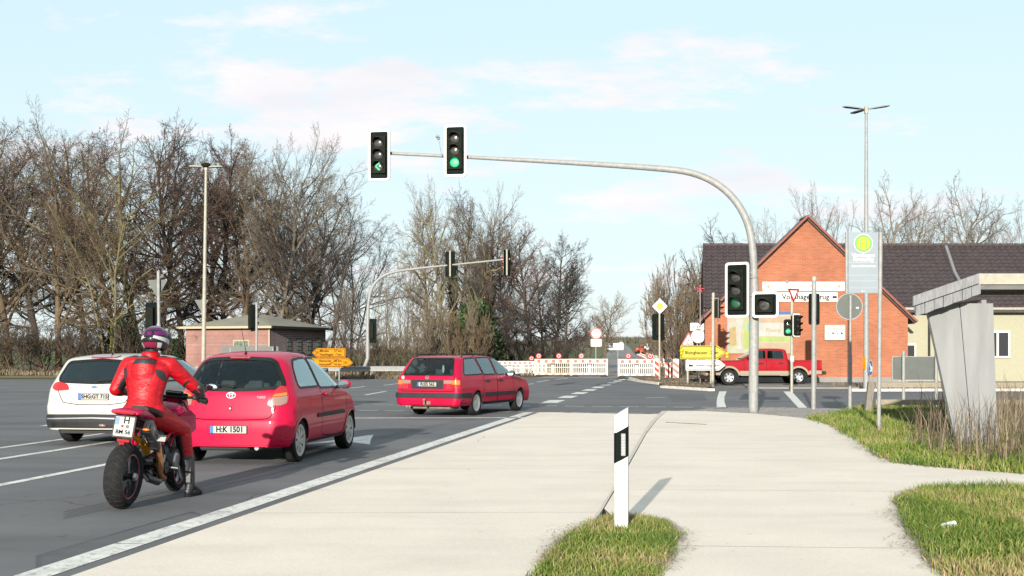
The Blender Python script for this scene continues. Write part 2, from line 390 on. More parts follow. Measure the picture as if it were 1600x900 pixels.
M['joint'] = ground_mat('joint_soil', (0.05, 0.047, 0.04), (0.09, 0.08, 0.065), 60, 0.4, speck=0.3)
M['soil'] = ground_mat('soil', (0.085, 0.062, 0.04), (0.15, 0.115, 0.075), 30, 0.8, speck=0.35, big=1.2)
M['field'] = ground_mat('field_grass', (0.05, 0.062, 0.02), (0.115, 0.10, 0.045), 14, 0.8, speck=0.35, big=0.12)
M['turf'] = ground_mat('verge_turf', (0.045, 0.055, 0.016), (0.10, 0.085, 0.035), 25, 0.8, speck=0.35, big=1.0)

stained(M['asphalt'], (5.0, .66, .72, .72), (.55, .45, .75, .72), (.22, 1.6, 1)); cracked(M['asphalt'], .16, .007, (.06, .06, .06), .46)
stained(M['concrete'], (9.0, .71, .74, .7), (1.1, .48, .80, .90), (.35, 1.6, 1)); cracked(M['concrete'], .16, .004, (.24, .22, .19), .42)
stained(M['paint'], (14.0, .56, .62, .62), (3.0, .50, .70, .72))
ZP = [(-50, 0), (82, 0), (140, .22), (275, 1.2), (590, 4.3), (1200, 13.5), (4000, 22)]
def zt(Y):
    for (a, za), (b, zb) in zip(ZP, ZP[1:]):
        if Y <= b: return za + (zb - za) * max(0, (Y - a)) / (b - a)
    return ZP[-1][1]
# terrain to the horizon
ys = [-40, -5, 6, 30, 60, 82, 100, 120, 140, 180, 230, 275, 350, 450, 590, 800, 1000, 1200, 2000, 4000]
xs = [-3000, -1500, -700, -300, -150, -80, -40, -15, 0, 15, 40, 80, 150, 300, 700, 1500, 3000]
meshobj('ground', [(x, y, zt(y) - 0.045) for y in ys for x in xs],
        [(j * len(xs) + i, j * len(xs) + i + 1, (j + 1) * len(xs) + i + 1, (j + 1) * len(xs) + i) for j in range(len(ys) - 1) for i in range(len(xs) - 1)],
        M['field'])['kind'] = 'structure'

def sheet(name, pts, z, m, parent=None, kind='structure', thick=0.0, label=None):
    """flat polygon in plan; thick > 0 gives it a skirt downwards"""
    p2 = [Vector((p[0], p[1])) for p in pts]
    v, e, f, *_ = geometry.delaunay_2d_cdt(p2, [], [list(range(len(p2)))], 1, 1e-5)
    vs = [(a.x, a.y, z) for a in v]; fs = [tuple(x) for x in f]
    fs = [x if geometry.normal([Vector(vs[i]) for i in x]).z > 0 else x[::-1] for x in fs]
    if thick:
        n = len(pts); b = len(vs)
        area = sum(pts[i][0] * pts[(i + 1) % n][1] - pts[(i + 1) % n][0] * pts[i][1] for i in range(n))
        vs += [(p[0], p[1], z) for p in pts] + [(p[0], p[1], z - thick) for p in pts]
        for i in range(n):
            j = (i + 1) % n; q = (b + i, b + n + i, b + n + j, b + j)
            fs.append(q if area > 0 else q[::-1])
    o = meshobj(name, vs, fs, m, parent)
    if kind: o['kind'] = kind
    return o
def gp(l, z=0.0): return [G(u, v, z) for u, v in l]
def clip_band(poly, a, b, nx, ny):
    """Sutherland-Hodgman: keep a <= n.p <= b"""
    def half(pl, nx, ny, c):
        out = []
        for i in range(len(pl)):
            p, q = pl[i], pl[(i + 1) % len(pl)]
            dp, dq = nx * p[0] + ny * p[1] - c, nx * q[0] + ny * q[1] - c
            if dp >= 0: out.append(p)
            if dp * dq < 0:
                t = dp / (dp - dq); out.append((p[0] + (q[0] - p[0]) * t, p[1] + (q[1] - p[1]) * t))
        return out
    r = half(poly, nx, ny, a)
    return half(r, -nx, -ny, -b) if r else r

# road asphalt: one sheet for the whole junction
road = sheet('road', [(-70, -6), (4, -6), (4.2, 30.2), (13, 33), (60, 33), (60, 49.2), (10.0, 51.5), (8.6, 58), (6.6, 71.5), (5.8, 74), (-3.5, 74), (-9, 70.5), (-70, 66)], 0.0, M['asphalt'])
sheet('side_road', [(6.6, 71.4), (8.6, 58), (8.9, 54), (10, 51.4), (16, 51.2), (15.4, 60), (14, 70), (15, 82), (11, 84)], -0.012, M['asphalt_old'])
# road running on past the barriers, following the rise of the land
rl = [(1.2, 73.6, 8.0), (4.6, 90, 11.2), (9.8, 140, 16.2), (21.0, 275, 27.8), (50.2, 590, 57.0), (101, 1200, 107.5)]
rl2 = []
for (a, b) in zip(rl, rl[1:]):
    for k in range(6): rl2.append(tuple(a[i] + (b[i] - a[i]) * k / 6 for i in range(3)))
rl2.append(rl[-1])
meshobj('country_road', [(q, y, zt(y) + (0.004 if y < 80 else 0.03)) for (a, y, b) in rl2 for q in (a, b)],
        [(2 * i, 2 * i + 1, 2 * i + 3, 2 * i + 2) for i in range(len(rl2) - 1)], M['asphalt_old'])['kind'] = 'structure'
# pavement before the inn
sheet('pavement', [(10.0, 51.5), (60, 49.3), (60, 66), (15.2, 66), (15.4, 60), (11.0, 58)], 0.06, M['asphalt_old'], thick=0.10)
# kerbs of the far side, stone by stone
kst = empty('kerb', (0, 0, 0)); kst['kind'] = 'structure'
def kerb_line(a, b, n, wid=0.16, z=0.075, parent=None, gap=0.012):
    a = Vector((a[0], a[1], 0)); b = Vector((b[0], b[1], 0)); d = (b - a) / n; L = d.length
    bm = MB().box((0, 0, 0), (L - gap, wid, 0.16), bevel=0.012)
    me = None
    for i in range(n):
        c = a + d * (i + .5)
        if me is None:
            o = bm.build('kerb_stone', M['kerb'], parent); me = o.data
        else: o = bpy.data.objects.new('kerb_stone', me); link(o, parent)
        o.location = (c.x, c.y, z - 0.08 + random.uniform(-.003, .003)); o.rotation_euler = (0, 0, math.atan2(d.y, d.x) + random.uniform(-.004, .004))
kerb_line(G(1036, 606), G(1112, 611), 6, parent=kst, z=0.10, wid=.3)
kerb_line(G(1330, 611.5), (33, 48.9), 26, parent=kst, z=0.10)
isl = chaikin([(u, v) for u, v in [(987, 592), (1000, 597), (1030, 600.5), (1036, 604), (1110, 609.5), (1112, 602), (1100, 594), (1060, 585), (1020, 583), (988, 589)]], 2)
sheet('traffic_island', gp(isl), 0.085, M['soil'], thick=0.12)
for (a, b, n) in (((984, 592), (1000, 597), 3), ((1000, 597), (1031, 601), 4)):
    kerb_line(G(*a), G(*b), n, parent=kst, z=0.10)

# ---- markings
mk = empty('road_marking', (0, 0, 0)); mk['kind'] = 'structure'
ZM = 0.004
def quadm(pts, z=ZM, m='paint', name='line'):
    return sheet(name, pts, z, M[m], mk, kind=None)
def line_px(a, b, w0, z=ZM, m='paint', name='line'):
    A, B = G(*a), G(*b); d = (B - A).normalized(); n = Vector((-d.y, d.x, 0)) * w0 / 2
    return quadm([A + n, A - n, B - n, B + n], z, m, name)
def line_w(A, B, w0, z=ZM, m='paint', name='line'):
    A = Vector((A[0], A[1], 0)); B = Vector((B[0], B[1], 0)); d = (B - A).normalized(); n = Vector((-d.y, d.x, 0)) * w0 / 2
    return quadm([A + n, A - n, B - n, B + n], z, m, name)
# bright edge line by the bus bay; segments with fine gaps
E0, E1 = G(125, 876), G(826, 644.5)
dE = (E1 - E0); E00 = E0 - dE * 0.45
k = 0; L = (E1 - E00).length; de = dE.normalized(); p = 0
while p < L - 0.1:
    q = min(L, p + 5.4); line_w(E00 + de * (p + .02), E00 + de * q, 0.25, name='edge_line'); p = q
# stop line, crossing dashes
line_px((440, 653.6), (862, 652.8), 0.24)
def dash_row(u0, u1, v0, v1, n, duty, w0):
    for i in range(n):
        t0, t1 = i / n, (i + duty) / n
        line_px((u0 + (u1 - u0) * t0, v0 + (v1 - v0) * t0), (u0 + (u1 - u0) * t1, v0 + (v1 - v0) * t1), w0)
dash_row(560, 1060, 641.5, 646.5, 12, .72, .12)
dash_row(500, 1180, 630.5, 637.5, 16, .72, .12)
# block markings of the centre line running into the junction
A, B = G(858, 629.5), G(978, 591.5)
for i in range(9):
    t0 = i / 9; line_w(A.lerp(B, t0), A.lerp(B, t0 + .06), .5 - .1 * t0)
line_px((975, 592), (1000, 597), .2); line_px((1000, 597), (1033, 601.5), .2)
for a, b in (((548, 606.5), (570, 604)), ((571, 617), (603, 611.5)), ((645, 600), (668, 597)), ((822, 601), (834, 599.5)), ((838, 597), (858, 594)), ((868, 593), (890, 590.5)), ((600, 602), (622, 599.5)), ((700, 596), (720, 594)), ((1010, 622), (1040, 621))):
    line_px(a, b, .14)
# curved crossing bands on the right
def band(pl, pr, name='crossing_band'):
    n = len(pl)
    for i in range(n - 1): quadm([G(*pl[i]), G(*pr[i]), G(*pr[i + 1]), G(*pl[i + 1])], ZM, 'paint', name)
band([(1120, 636.6), (1119.6, 628), (1121, 620), (1124, 611.6)], [(1135, 636.6), (1132, 628), (1132, 620), (1135.5, 611.6)])
band([(1248, 638), (1238, 627), (1224, 611.8)], [(1262, 638), (1251, 627), (1237, 611.8)])
# lane lines on the left
lane = Vector((0.137, 1, 0)).normalized()
def lane_line(u, v, f, b, w0=.14):
    c = G(u, v); line_w(c + lane * f, c + lane * b, w0, name='lane_line')
lane_line(140, 731, -8, 1.4); lane_line(140, 731, 4.6, 8.6)
lane_line(150, 694, -9, 2.0); lane_line(150, 694, 5, 9); 
lane_line(230, 668, -16, 12, .12)
# straight-on arrow beside the red hatchback
c = G(540, 691)
ar = [(-.07, -2.2), (.07, -2.2), (.07, .3), (.42, .1), (.0, 2.3), (-.42, .1), (-.07, .3)]
lx = Vector((lane.y, -lane.x, 0))
def arrow(c, pts, name='arrow'): return quadm([c + lx * a * 1.0 + lane * b for a, b in pts], ZM, 'paint', name)
arrow(c, [(-.10, -3.0), (.10, -3.0), (.10, .0), (.55, -.5), (.28, .6), (.0, 1.9), (-.28, .6), (-.55, -.5), (-.10, .0)])
arrow(G(160, 655), [(-.10, -2.6), (.10, -2.6), (.10, .0), (.5, -.5), (.0, 2.1), (-.5, -.5), (-.10, .0)])
# tyre marks, seams
M['tyremark'] = ground_mat('tyre_mark', (0.065, 0.065, 0.068), (0.095, 0.095, 0.098), 90, 0.3, speck=0.3, big=2.0)
def mark(pts, w0=.035, name='tyre_mark', m='tyremark'):
    pts = [G(u, v) for u, v in pts]; pts = [Vector(p) for p in chaikin([tuple(p) for p in pts], 2, False)]
    vs = []; 
    for i, p in enumerate(pts):
        d = (pts[min(i + 1, len(pts) - 1)] - pts[max(i - 1, 0)]).normalized(); n = Vector((-d.y, d.x, 0)) * w0 / 2
        vs += [(p.x + n.x, p.y + n.y, .0025), (p.x - n.x, p.y - n.y, .0025)]
    meshobj(name, vs, [(2 * i + 1, 2 * i + 3, 2 * i + 2, 2 * i) for i in range(len(pts) - 1)], M[m], mk)
for k in range(4):
    o_ = k * 3.4
    mark([(100, 800 + o_), (190, 780 + o_), (290, 757 + o_ * .9), (400, 734 + o_ * .7), (470, 714 + o_ * .5), (520, 700 + o_ * .4)], .028)
mark([(575, 686), (640, 672), (700, 661), (745, 655)], .035); mark([(575, 689), (640, 675), (700, 663.5)], .03)
mark([(330, 762), (420, 742), (480, 727), (545, 713)], .02)
mark([(780, 626), (860, 622), (960, 624)], .05, 'crack'); mark([(1000, 617), (1100, 612), (1180, 616)], .05, 'crack')

M['patch'] = ground_mat('asphalt_patch', (0.085, 0.085, 0.089), (0.108, 0.108, 0.111), 120, .5, speck=.3, big=1.2); stained(M['patch'], (5.0, .64, .70, .75), (.9, .5, .75, .8))
M['tar'] = mat('tar_seal', (.045, .045, .047), .6, var=.2)
for l in ([(60, 868), (300, 800), (330, 812), (60, 905)], [(380, 652), (470, 652), (395, 690), (290, 690)], [(655, 612), (790, 606), (810, 614), (672, 621)], [(1040, 617), (1100, 615), (1106, 626), (1050, 628)]):
    p_ = gp(l); sheet('asphalt_patch', p_, .0016, M['patch'], mk, kind=None)
    for i in range(4): line_w(p_[i], p_[(i + 1) % 4], .035, .0020, 'tar', 'patch_seam')
dc = G(590, 628); sheet('manhole_cover', [(dc.x + .33 * math.cos(k * .3142), dc.y + .33 * math.sin(k * .3142)) for k in range(20)], .0022, M['darkgrey'], mk, kind=None)
# ---- concrete bus bay
bay_r = [(1040, 645.5), (1022, 664), (1002, 693), (980, 735), (958, 778), (930, 822), (885, 846), (842, 900), (800, 958)]
bayL = [E00 + Vector((de.y, -de.x, 0)) * .27, E1 + Vector((de.y, -de.x, 0)) * .27]
# the far end of the bay is cut square to the street
bay = [bayL[0], bayL[1], G(1000, 647.5), G(1035, 647.5)] + gp(bay_r) + [Vector((.2, -6, 0)), Vector((-6.5, -6, 0))]
bay_o = sheet('bus_bay', [(p[0], p[1]) for p in bay], 0.001, M['joint'])
bpoly = [(p[0], p[1]) for p in bay]
# slabs with saw-cut joints between them
for i in range(9):
    y0 = -6 + i * 4.35; pl = clip_band(bpoly, y0 + .005, y0 + 4.345, -0.02, 1)
    if len(pl) > 2:
        o = sheet('slab', pl, 0.009, M['concrete'], bay_o, kind=None)
# ---- shared path, a little higher, with its own slabs and kerb
KH = 0.05
path_r = [(1100, 645.5), (1180, 649.5), (1255, 656.5), (1300, 667), (1338, 690), (1372, 716), (1400, 729), (1475, 737), (1660, 752)]
path_r2 = [(1660, 775), (1475, 771), (1432, 776), (1408, 791), (1420, 826), (1442, 862), (1468, 903), (1510, 960)]
pth = gp([(1042, 645), ], 0) + gp(path_r) + gp(path_r2) + [Vector((3.3, -6, 0)), Vector((1.4, -6, 0))]
pth += gp([(1000, 962), (1032, 900), (1055, 842), (1030, 824), (1005, 818), (960, 818)], 0) + gp([(944, 803), (966, 765), (988, 723), (1010, 682), (1027, 659)])
ppoly = [(p[0], p[1]) for p in pth]
path_o = sheet('shared_path', ppoly, KH - .008, M['joint'], thick=.06)
bands = [-6, -2.2, 1.6, 5.4, 9.25, 13.05, 16.65, 20.5, 24.6, 28.4, 33]
for a, b in zip(bands, bands[1:]):
    pl = clip_band(ppoly, a + .005, b - .005, 0.07, 1)
    if len(pl) > 2: sheet('slab', pl, KH, M['concrete'], path_o, kind=None)
# flush kerb strip between bay and path
ks = []
kin = [(1041.5, 645), (1026, 659.5), (1009, 682), (986.5, 723), (964, 765), (942.5, 803), (932, 819)]
kout = [(1034, 645.5), (1017, 662), (998, 692), (975, 735), (953, 778), (930, 815), (921, 828)]
for i in range(6):
    A0, A1, B0, B1 = G(*kout[i]), G(*kout[i + 1]), G(*kin[i]), G(*kin[i + 1])
    nseg = max(1, int((A1 - A0).length / 1.0 + .5))
    for j in range(nseg):
        t0, t1 = j / nseg + .004, (j + 1) / nseg - .004
        pl = [A0.lerp(A1, t0), B0.lerp(B1, t0), B0.lerp(B1, t1), A0.lerp(A1, t1)]
        o = sheet('kerb_stone', [(p.x, p.y) for p in pl], KH + .004, M['kerb'], kst, kind=None, thick=.06)
# drain slot in the path
dr = sheet('drain_channel', gp([(1039, 659), (1104, 662.5), (1105, 664.5), (1040, 661)], KH), KH + .003, M['kerb'], thick=.01)
for i in range(8):
    a = G(1041 + i * 7.9, 660.2 + i * .44, KH); b = G(1047.5 + i * 7.9, 660.6 + i * .44, KH)
    sheet('grating', [(a.x, a.y - .06), (b.x, b.y - .06), (b.x, b.y + .06), (a.x, a.y + .06)], KH + .006, M['darkgrey'], dr, kind=None)
# pavers round the mast foot
pav_base = sheet('paver_strip', gp([(1044, 645.5), (1100, 639.5), (1180, 637.5), (1292, 638.5), (1345, 641), (1300, 652), (1262, 657), (1180, 650.5), (1100, 646.5)]), .018, M['joint'], thick=.06)
ppg = [(p[0], p[1]) for p in gp([(1052, 645), (1100, 640.5), (1180, 638.5), (1290, 639.5), (1338, 641.5), (1300, 651), (1258, 656), (1180, 649.8), (1100, 645.8)])]
def inside(p, poly):
    c = False; n = len(poly)
    for i in range(n):
        (x1, y1), (x2, y2) = poly[i], poly[(i + 1) % n]
        if (y1 > p[1]) != (y2 > p[1]) and p[0] < (x2 - x1) * (p[1] - y1) / (y2 - y1) + x1: c = not c
    return c
pm = MB().box((0, 0, 0), (.235, .225, .05), bevel=.008).build('paver', M['paver'], pav_base); PMESH = pm.data; first = True; cnt = 0
y = 26.5; row = 0
while y < 34:
    x = 3.0 + (row % 2) * .125
    while x < 12.5:
        if inside((x, y), ppg) and cnt < 298:
            o = pm if first else link(bpy.data.objects.new('paver', PMESH), pav_base); first = False; cnt += 1
            o.location = (x, y, .012 + random.uniform(-.003, .003)); o.rotation_euler = (0, 0, random.uniform(-.01, .01))
        x += .25
    y += .24; row += 1
print('pavers', cnt)
# mast foundation and pavement in front etc
# ---- verges
v1 = [(1262, 657), (1300, 652), (1345, 641), (1475, 634), (1700, 634), (1700, 756), (1475, 737.5), (1400, 729.5), (1372, 716.5), (1338, 690.5), (1300, 667.5)]
verge1 = sheet('verge', gp(v1), .035, M['turf'], thick=.08)
v2 = [(1700, 776), (1475, 771), (1432, 776), (1408, 791), (1420, 826), (1442, 862), (1468, 903), (1510, 960), (1800, 960)]
verge2 = sheet('verge', gp(v2), .035, M['turf'], thick=.08)
v3 = [(800, 958), (842, 900), (885, 846), (921, 828), (960, 818), (1005, 818), (1030, 824), (1055, 842), (1032, 900), (1000, 962)]
verge3 = sheet('verge', gp(v3), .035, M['turf'], thick=.08)

def grass_mat(name, c1, c2, c3):
    m = bpy.data.materials.new(name); m.use_nodes = True; t = m.node_tree; b = t.nodes['Principled BSDF']
    b.inputs['Roughness'].default_value = .6; b.inputs['Specular IOR Level'].default_value = .3
    at = N(t, 'ShaderNodeAttribute', attribute_name='tint')
    cr = N(t, 'ShaderNodeValToRGB'); e = cr.color_ramp.elements
    e[0].position = 0; e[0].color = (*c1, 1); e[1].position = 1; e[1].color = (*c3, 1)
    k = e.new(.55); k.color = (*c2, 1)
    t.links.new(at.outputs['Fac'], cr.inputs[0]); t.links.new(cr.outputs[0], b.inputs['Base Color'])
    return m
M['blade'] = grass_mat('grass_blades', (0.045, 0.088, 0.010), (0.125, 0.165, 0.022), (0.25, 0.19, 0.095))
M['drystem'] = grass_mat('dry_stems', (0.055, 0.042, 0.028), (0.11, 0.085, 0.055), (0.19, 0.15, 0.10))
def blades(name, poly, n, h, zb, m, seed, lean=.5, wid=.006, dry=.25, dense=None, kind='stuff', parent=None, jit=.03):
    rng = np.random.RandomState(seed); P2 = np.array(poly)[:, :2]
    lo, hi = P2.min(0), P2.max(0); pts = []
    tries = 0
    while len(pts) < n and tries < n * 12:
        x, y = lo + rng.rand(2) * (hi - lo); tries += 1
        if inside((x, y), [tuple(q) for q in P2]):
            d = mnoise.noise((x * 2.2, y * 2.2, seed)) * .5 + .5
            if dense is not None and rng.rand() > dense * .5 + d: continue
            pts.append((x, y, d))
    pts = np.array(pts); n = len(pts)
    pts[:, :2] += rng.randn(n, 2) * jit
    a = rng.rand(n) * 6.283; hh = h * (.35 + .75 * rng.rand(n)) * (.55 + .8 * pts[:, 2]); ww = wid * (.6 + .8 * rng.rand(n))
    la = rng.rand(n) * 6.283; ll = hh * lean * rng.rand(n)
    v = np.zeros((n, 5, 3)); ca, sa = np.cos(a) * ww, np.sin(a) * ww
    v[:, 0] = np.stack([pts[:, 0] - ca, pts[:, 1] - sa, np.full(n, zb)], 1)
    v[:, 1] = np.stack([pts[:, 0] + ca, pts[:, 1] + sa, np.full(n, zb)], 1)
    mx, my = pts[:, 0] + np.cos(la) * ll * .35, pts[:, 1] + np.sin(la) * ll * .35
    v[:, 2] = np.stack([mx + ca * .8, my + sa * .8, zb + hh * .6], 1); v[:, 3] = np.stack([mx - ca * .8, my - sa * .8, zb + hh * .6], 1)
    v[:, 4] = np.stack([pts[:, 0] + np.cos(la) * ll, pts[:, 1] + np.sin(la) * ll, zb + hh * .95], 1)
    me = bpy.data.meshes.new(name); me.vertices.add(n * 5); me.vertices.foreach_set('co', v.reshape(-1))
    base = (np.arange(n) * 5)[:, None]
    loops = np.concatenate([base + np.array([[0, 1, 2, 3]]), base + np.array([[3, 2, 4]])], 1).reshape(-1)
    me.loops.add(len(loops)); me.loops.foreach_set('vertex_index', loops)
    me.polygons.add(2 * n); st = (np.arange(n) * 7)[:, None] + np.array([[0, 4]])
    me.polygons.foreach_set('loop_start', st.reshape(-1)); me.update(calc_edges=True)
    big = np.array([mnoise.noise((x * .7, y * .7, seed + 9)) for x, y in pts[:, :2]])
    tint = np.clip(rng.rand(n) * .55 + np.clip(big * 1.1, -.2, .5) + (rng.rand(n) < dry * (1.6 - pts[:, 2] * 1.6)) * .5, 0, 1)
    at = me.attributes.new('tint', 'FLOAT', 'POINT'); at.data.foreach_set('value', np.repeat(tint, 5))
    me.materials.append(m); o = link(bpy.data.objects.new(name, me), parent)
    if kind: o['kind'] = kind
    return o
def pxpoly(l, z=0): return [tuple(p)[:2] for p in gp(l, z)]
g3 = blades('verge_grass', pxpoly([(820, 925), (846, 893), (888, 843), (925, 826), (960, 815), (1005, 816), (1035, 824), (1062, 843), (1036, 905), (1008, 950)]), 15000, .080, .03, M['blade'], 3, dry=.6, wid=.0036, dense=.7, lean=.9, jit=.02)
tag(g3, 'grass tuft growing round the foot of the white marker post', 'grass')
g2 = blades('verge_grass', pxpoly([(1700, 772), (1475, 769), (1430, 774), (1400, 791), (1414, 826), (1438, 864), (1466, 906), (1506, 950), (1700, 950)]), 26000, .12, .03, M['blade'], 4, dry=.5, wid=.004, dense=.8, lean=.9)
tag(g2, 'grass verge at the lower right edge of the path', 'grass')
g1 = blades('verge_grass', pxpoly([(1258, 657.5), (1300, 651.5), (1345, 640), (1475, 633), (1650, 633), (1650, 752), (1475, 738.5), (1398, 731), (1368, 718), (1334, 692), (1296, 669)]), 44000, .17, .03, M['blade'], 5, dry=.4, wid=.006, dense=.9, lean=.9)
tag(g1, 'grass verge under the bus stop sign posts', 'grass')

# flattened straw and soil crumbs along the ragged edges of the verges
M['straw_bits'] = grass_mat('straw_litter', (0.11, 0.085, 0.05), (0.22, 0.17, 0.10), (0.34, 0.27, 0.17))
def edge_litter(name, line, n, seed, spread=.12, label=''):
    rng = np.random.RandomState(seed); P3 = [G(u, v) for u, v in line]; seg = [(P3[i + 1] - P3[i]).length for i in range(len(P3) - 1)]; tot = sum(seg); vs = []; fs = []
    for _ in range(n):
        d = rng.rand() * tot; i = 0
        while i < len(seg) - 1 and d > seg[i]: d -= seg[i]; i += 1
        c = P3[i].lerp(P3[i + 1], d / seg[i]); k = mnoise.noise((c.x * 1.7, c.y * 1.7, seed)); sp_ = spread * (.35 + 1.6 * max(0, k + .25))
        x, y = c.x + rng.randn() * sp_, c.y + rng.randn() * sp_; a = rng.rand() * 6.283; l = .02 + .06 * rng.rand(); w0 = .003; z = KH + .008 + rng.rand() * .012
        dx_, dy_ = math.cos(a), math.sin(a); b = len(vs); vs += [(x - dx_ * l - dy_ * w0, y - dy_ * l + dx_ * w0, z), (x - dx_ * l + dy_ * w0, y - dy_ * l - dx_ * w0, z), (x + dx_ * l, y + dy_ * l, z + .004 + .02 * rng.rand())]; fs.append((b, b + 1, b + 2))
    o = meshobj(name, vs, fs, M['straw_bits']); at = o.data.attributes.new('tint', 'FLOAT', 'POINT'); at.data.foreach_set('value', np.repeat(rng.rand(n), 3)); tag(o, label, 'litter', kind='stuff')
edge_litter('straw_litter', [(845, 893), (888, 843), (925, 826), (1000, 818), (1035, 824), (1060, 843), (1035, 900)], 1800, 51, .07, 'straw bits round the grass tuft of the marker post')
edge_litter('straw_litter', [(1262, 657), (1300, 667), (1338, 690), (1372, 716), (1400, 729), (1475, 737)], 3000, 52, .12, 'straw bits along the upper verge edge')
edge_litter('straw_litter', [(1475, 771), (1432, 776), (1408, 791), (1420, 826), (1442, 862), (1468, 903)], 2600, 53, .10, 'straw bits along the lower right verge edge')
# ------------------------------------------------------------------ vehicles
def paint_mat(name, col, coat=.35, rough=.42, metal=0.0, flake=0.0):
    m = mat(name, col, rough, metal, var=.03, vscale=3, coat=coat, spec=.12)
    m.node_tree.nodes['Principled BSDF'].inputs['Coat IOR'].default_value = 1.45
    return m
M['red_paint'] = paint_mat('red_car_paint', (0.33, 0.0006, 0.029))
M['crimson_paint'] = paint_mat('crimson_car_paint', (0.27, 0.001, 0.026))
M['white_car'] = paint_mat('white_car_paint', (0.36, 0.355, 0.33))
M['silver_car'] = paint_mat('silver_car_paint', (0.42, 0.46, 0.50), metal=.3)
M['truck_paint'] = paint_mat('truck_paint', (0.22, 0.0008, 0.008))
M['tan_paint'] = paint_mat('tan_car_paint', (0.22, 0.19, 0.135))
M['dirt'] = mat('road_dirt', (0.16, 0.12, 0.09), .9, var=.3)

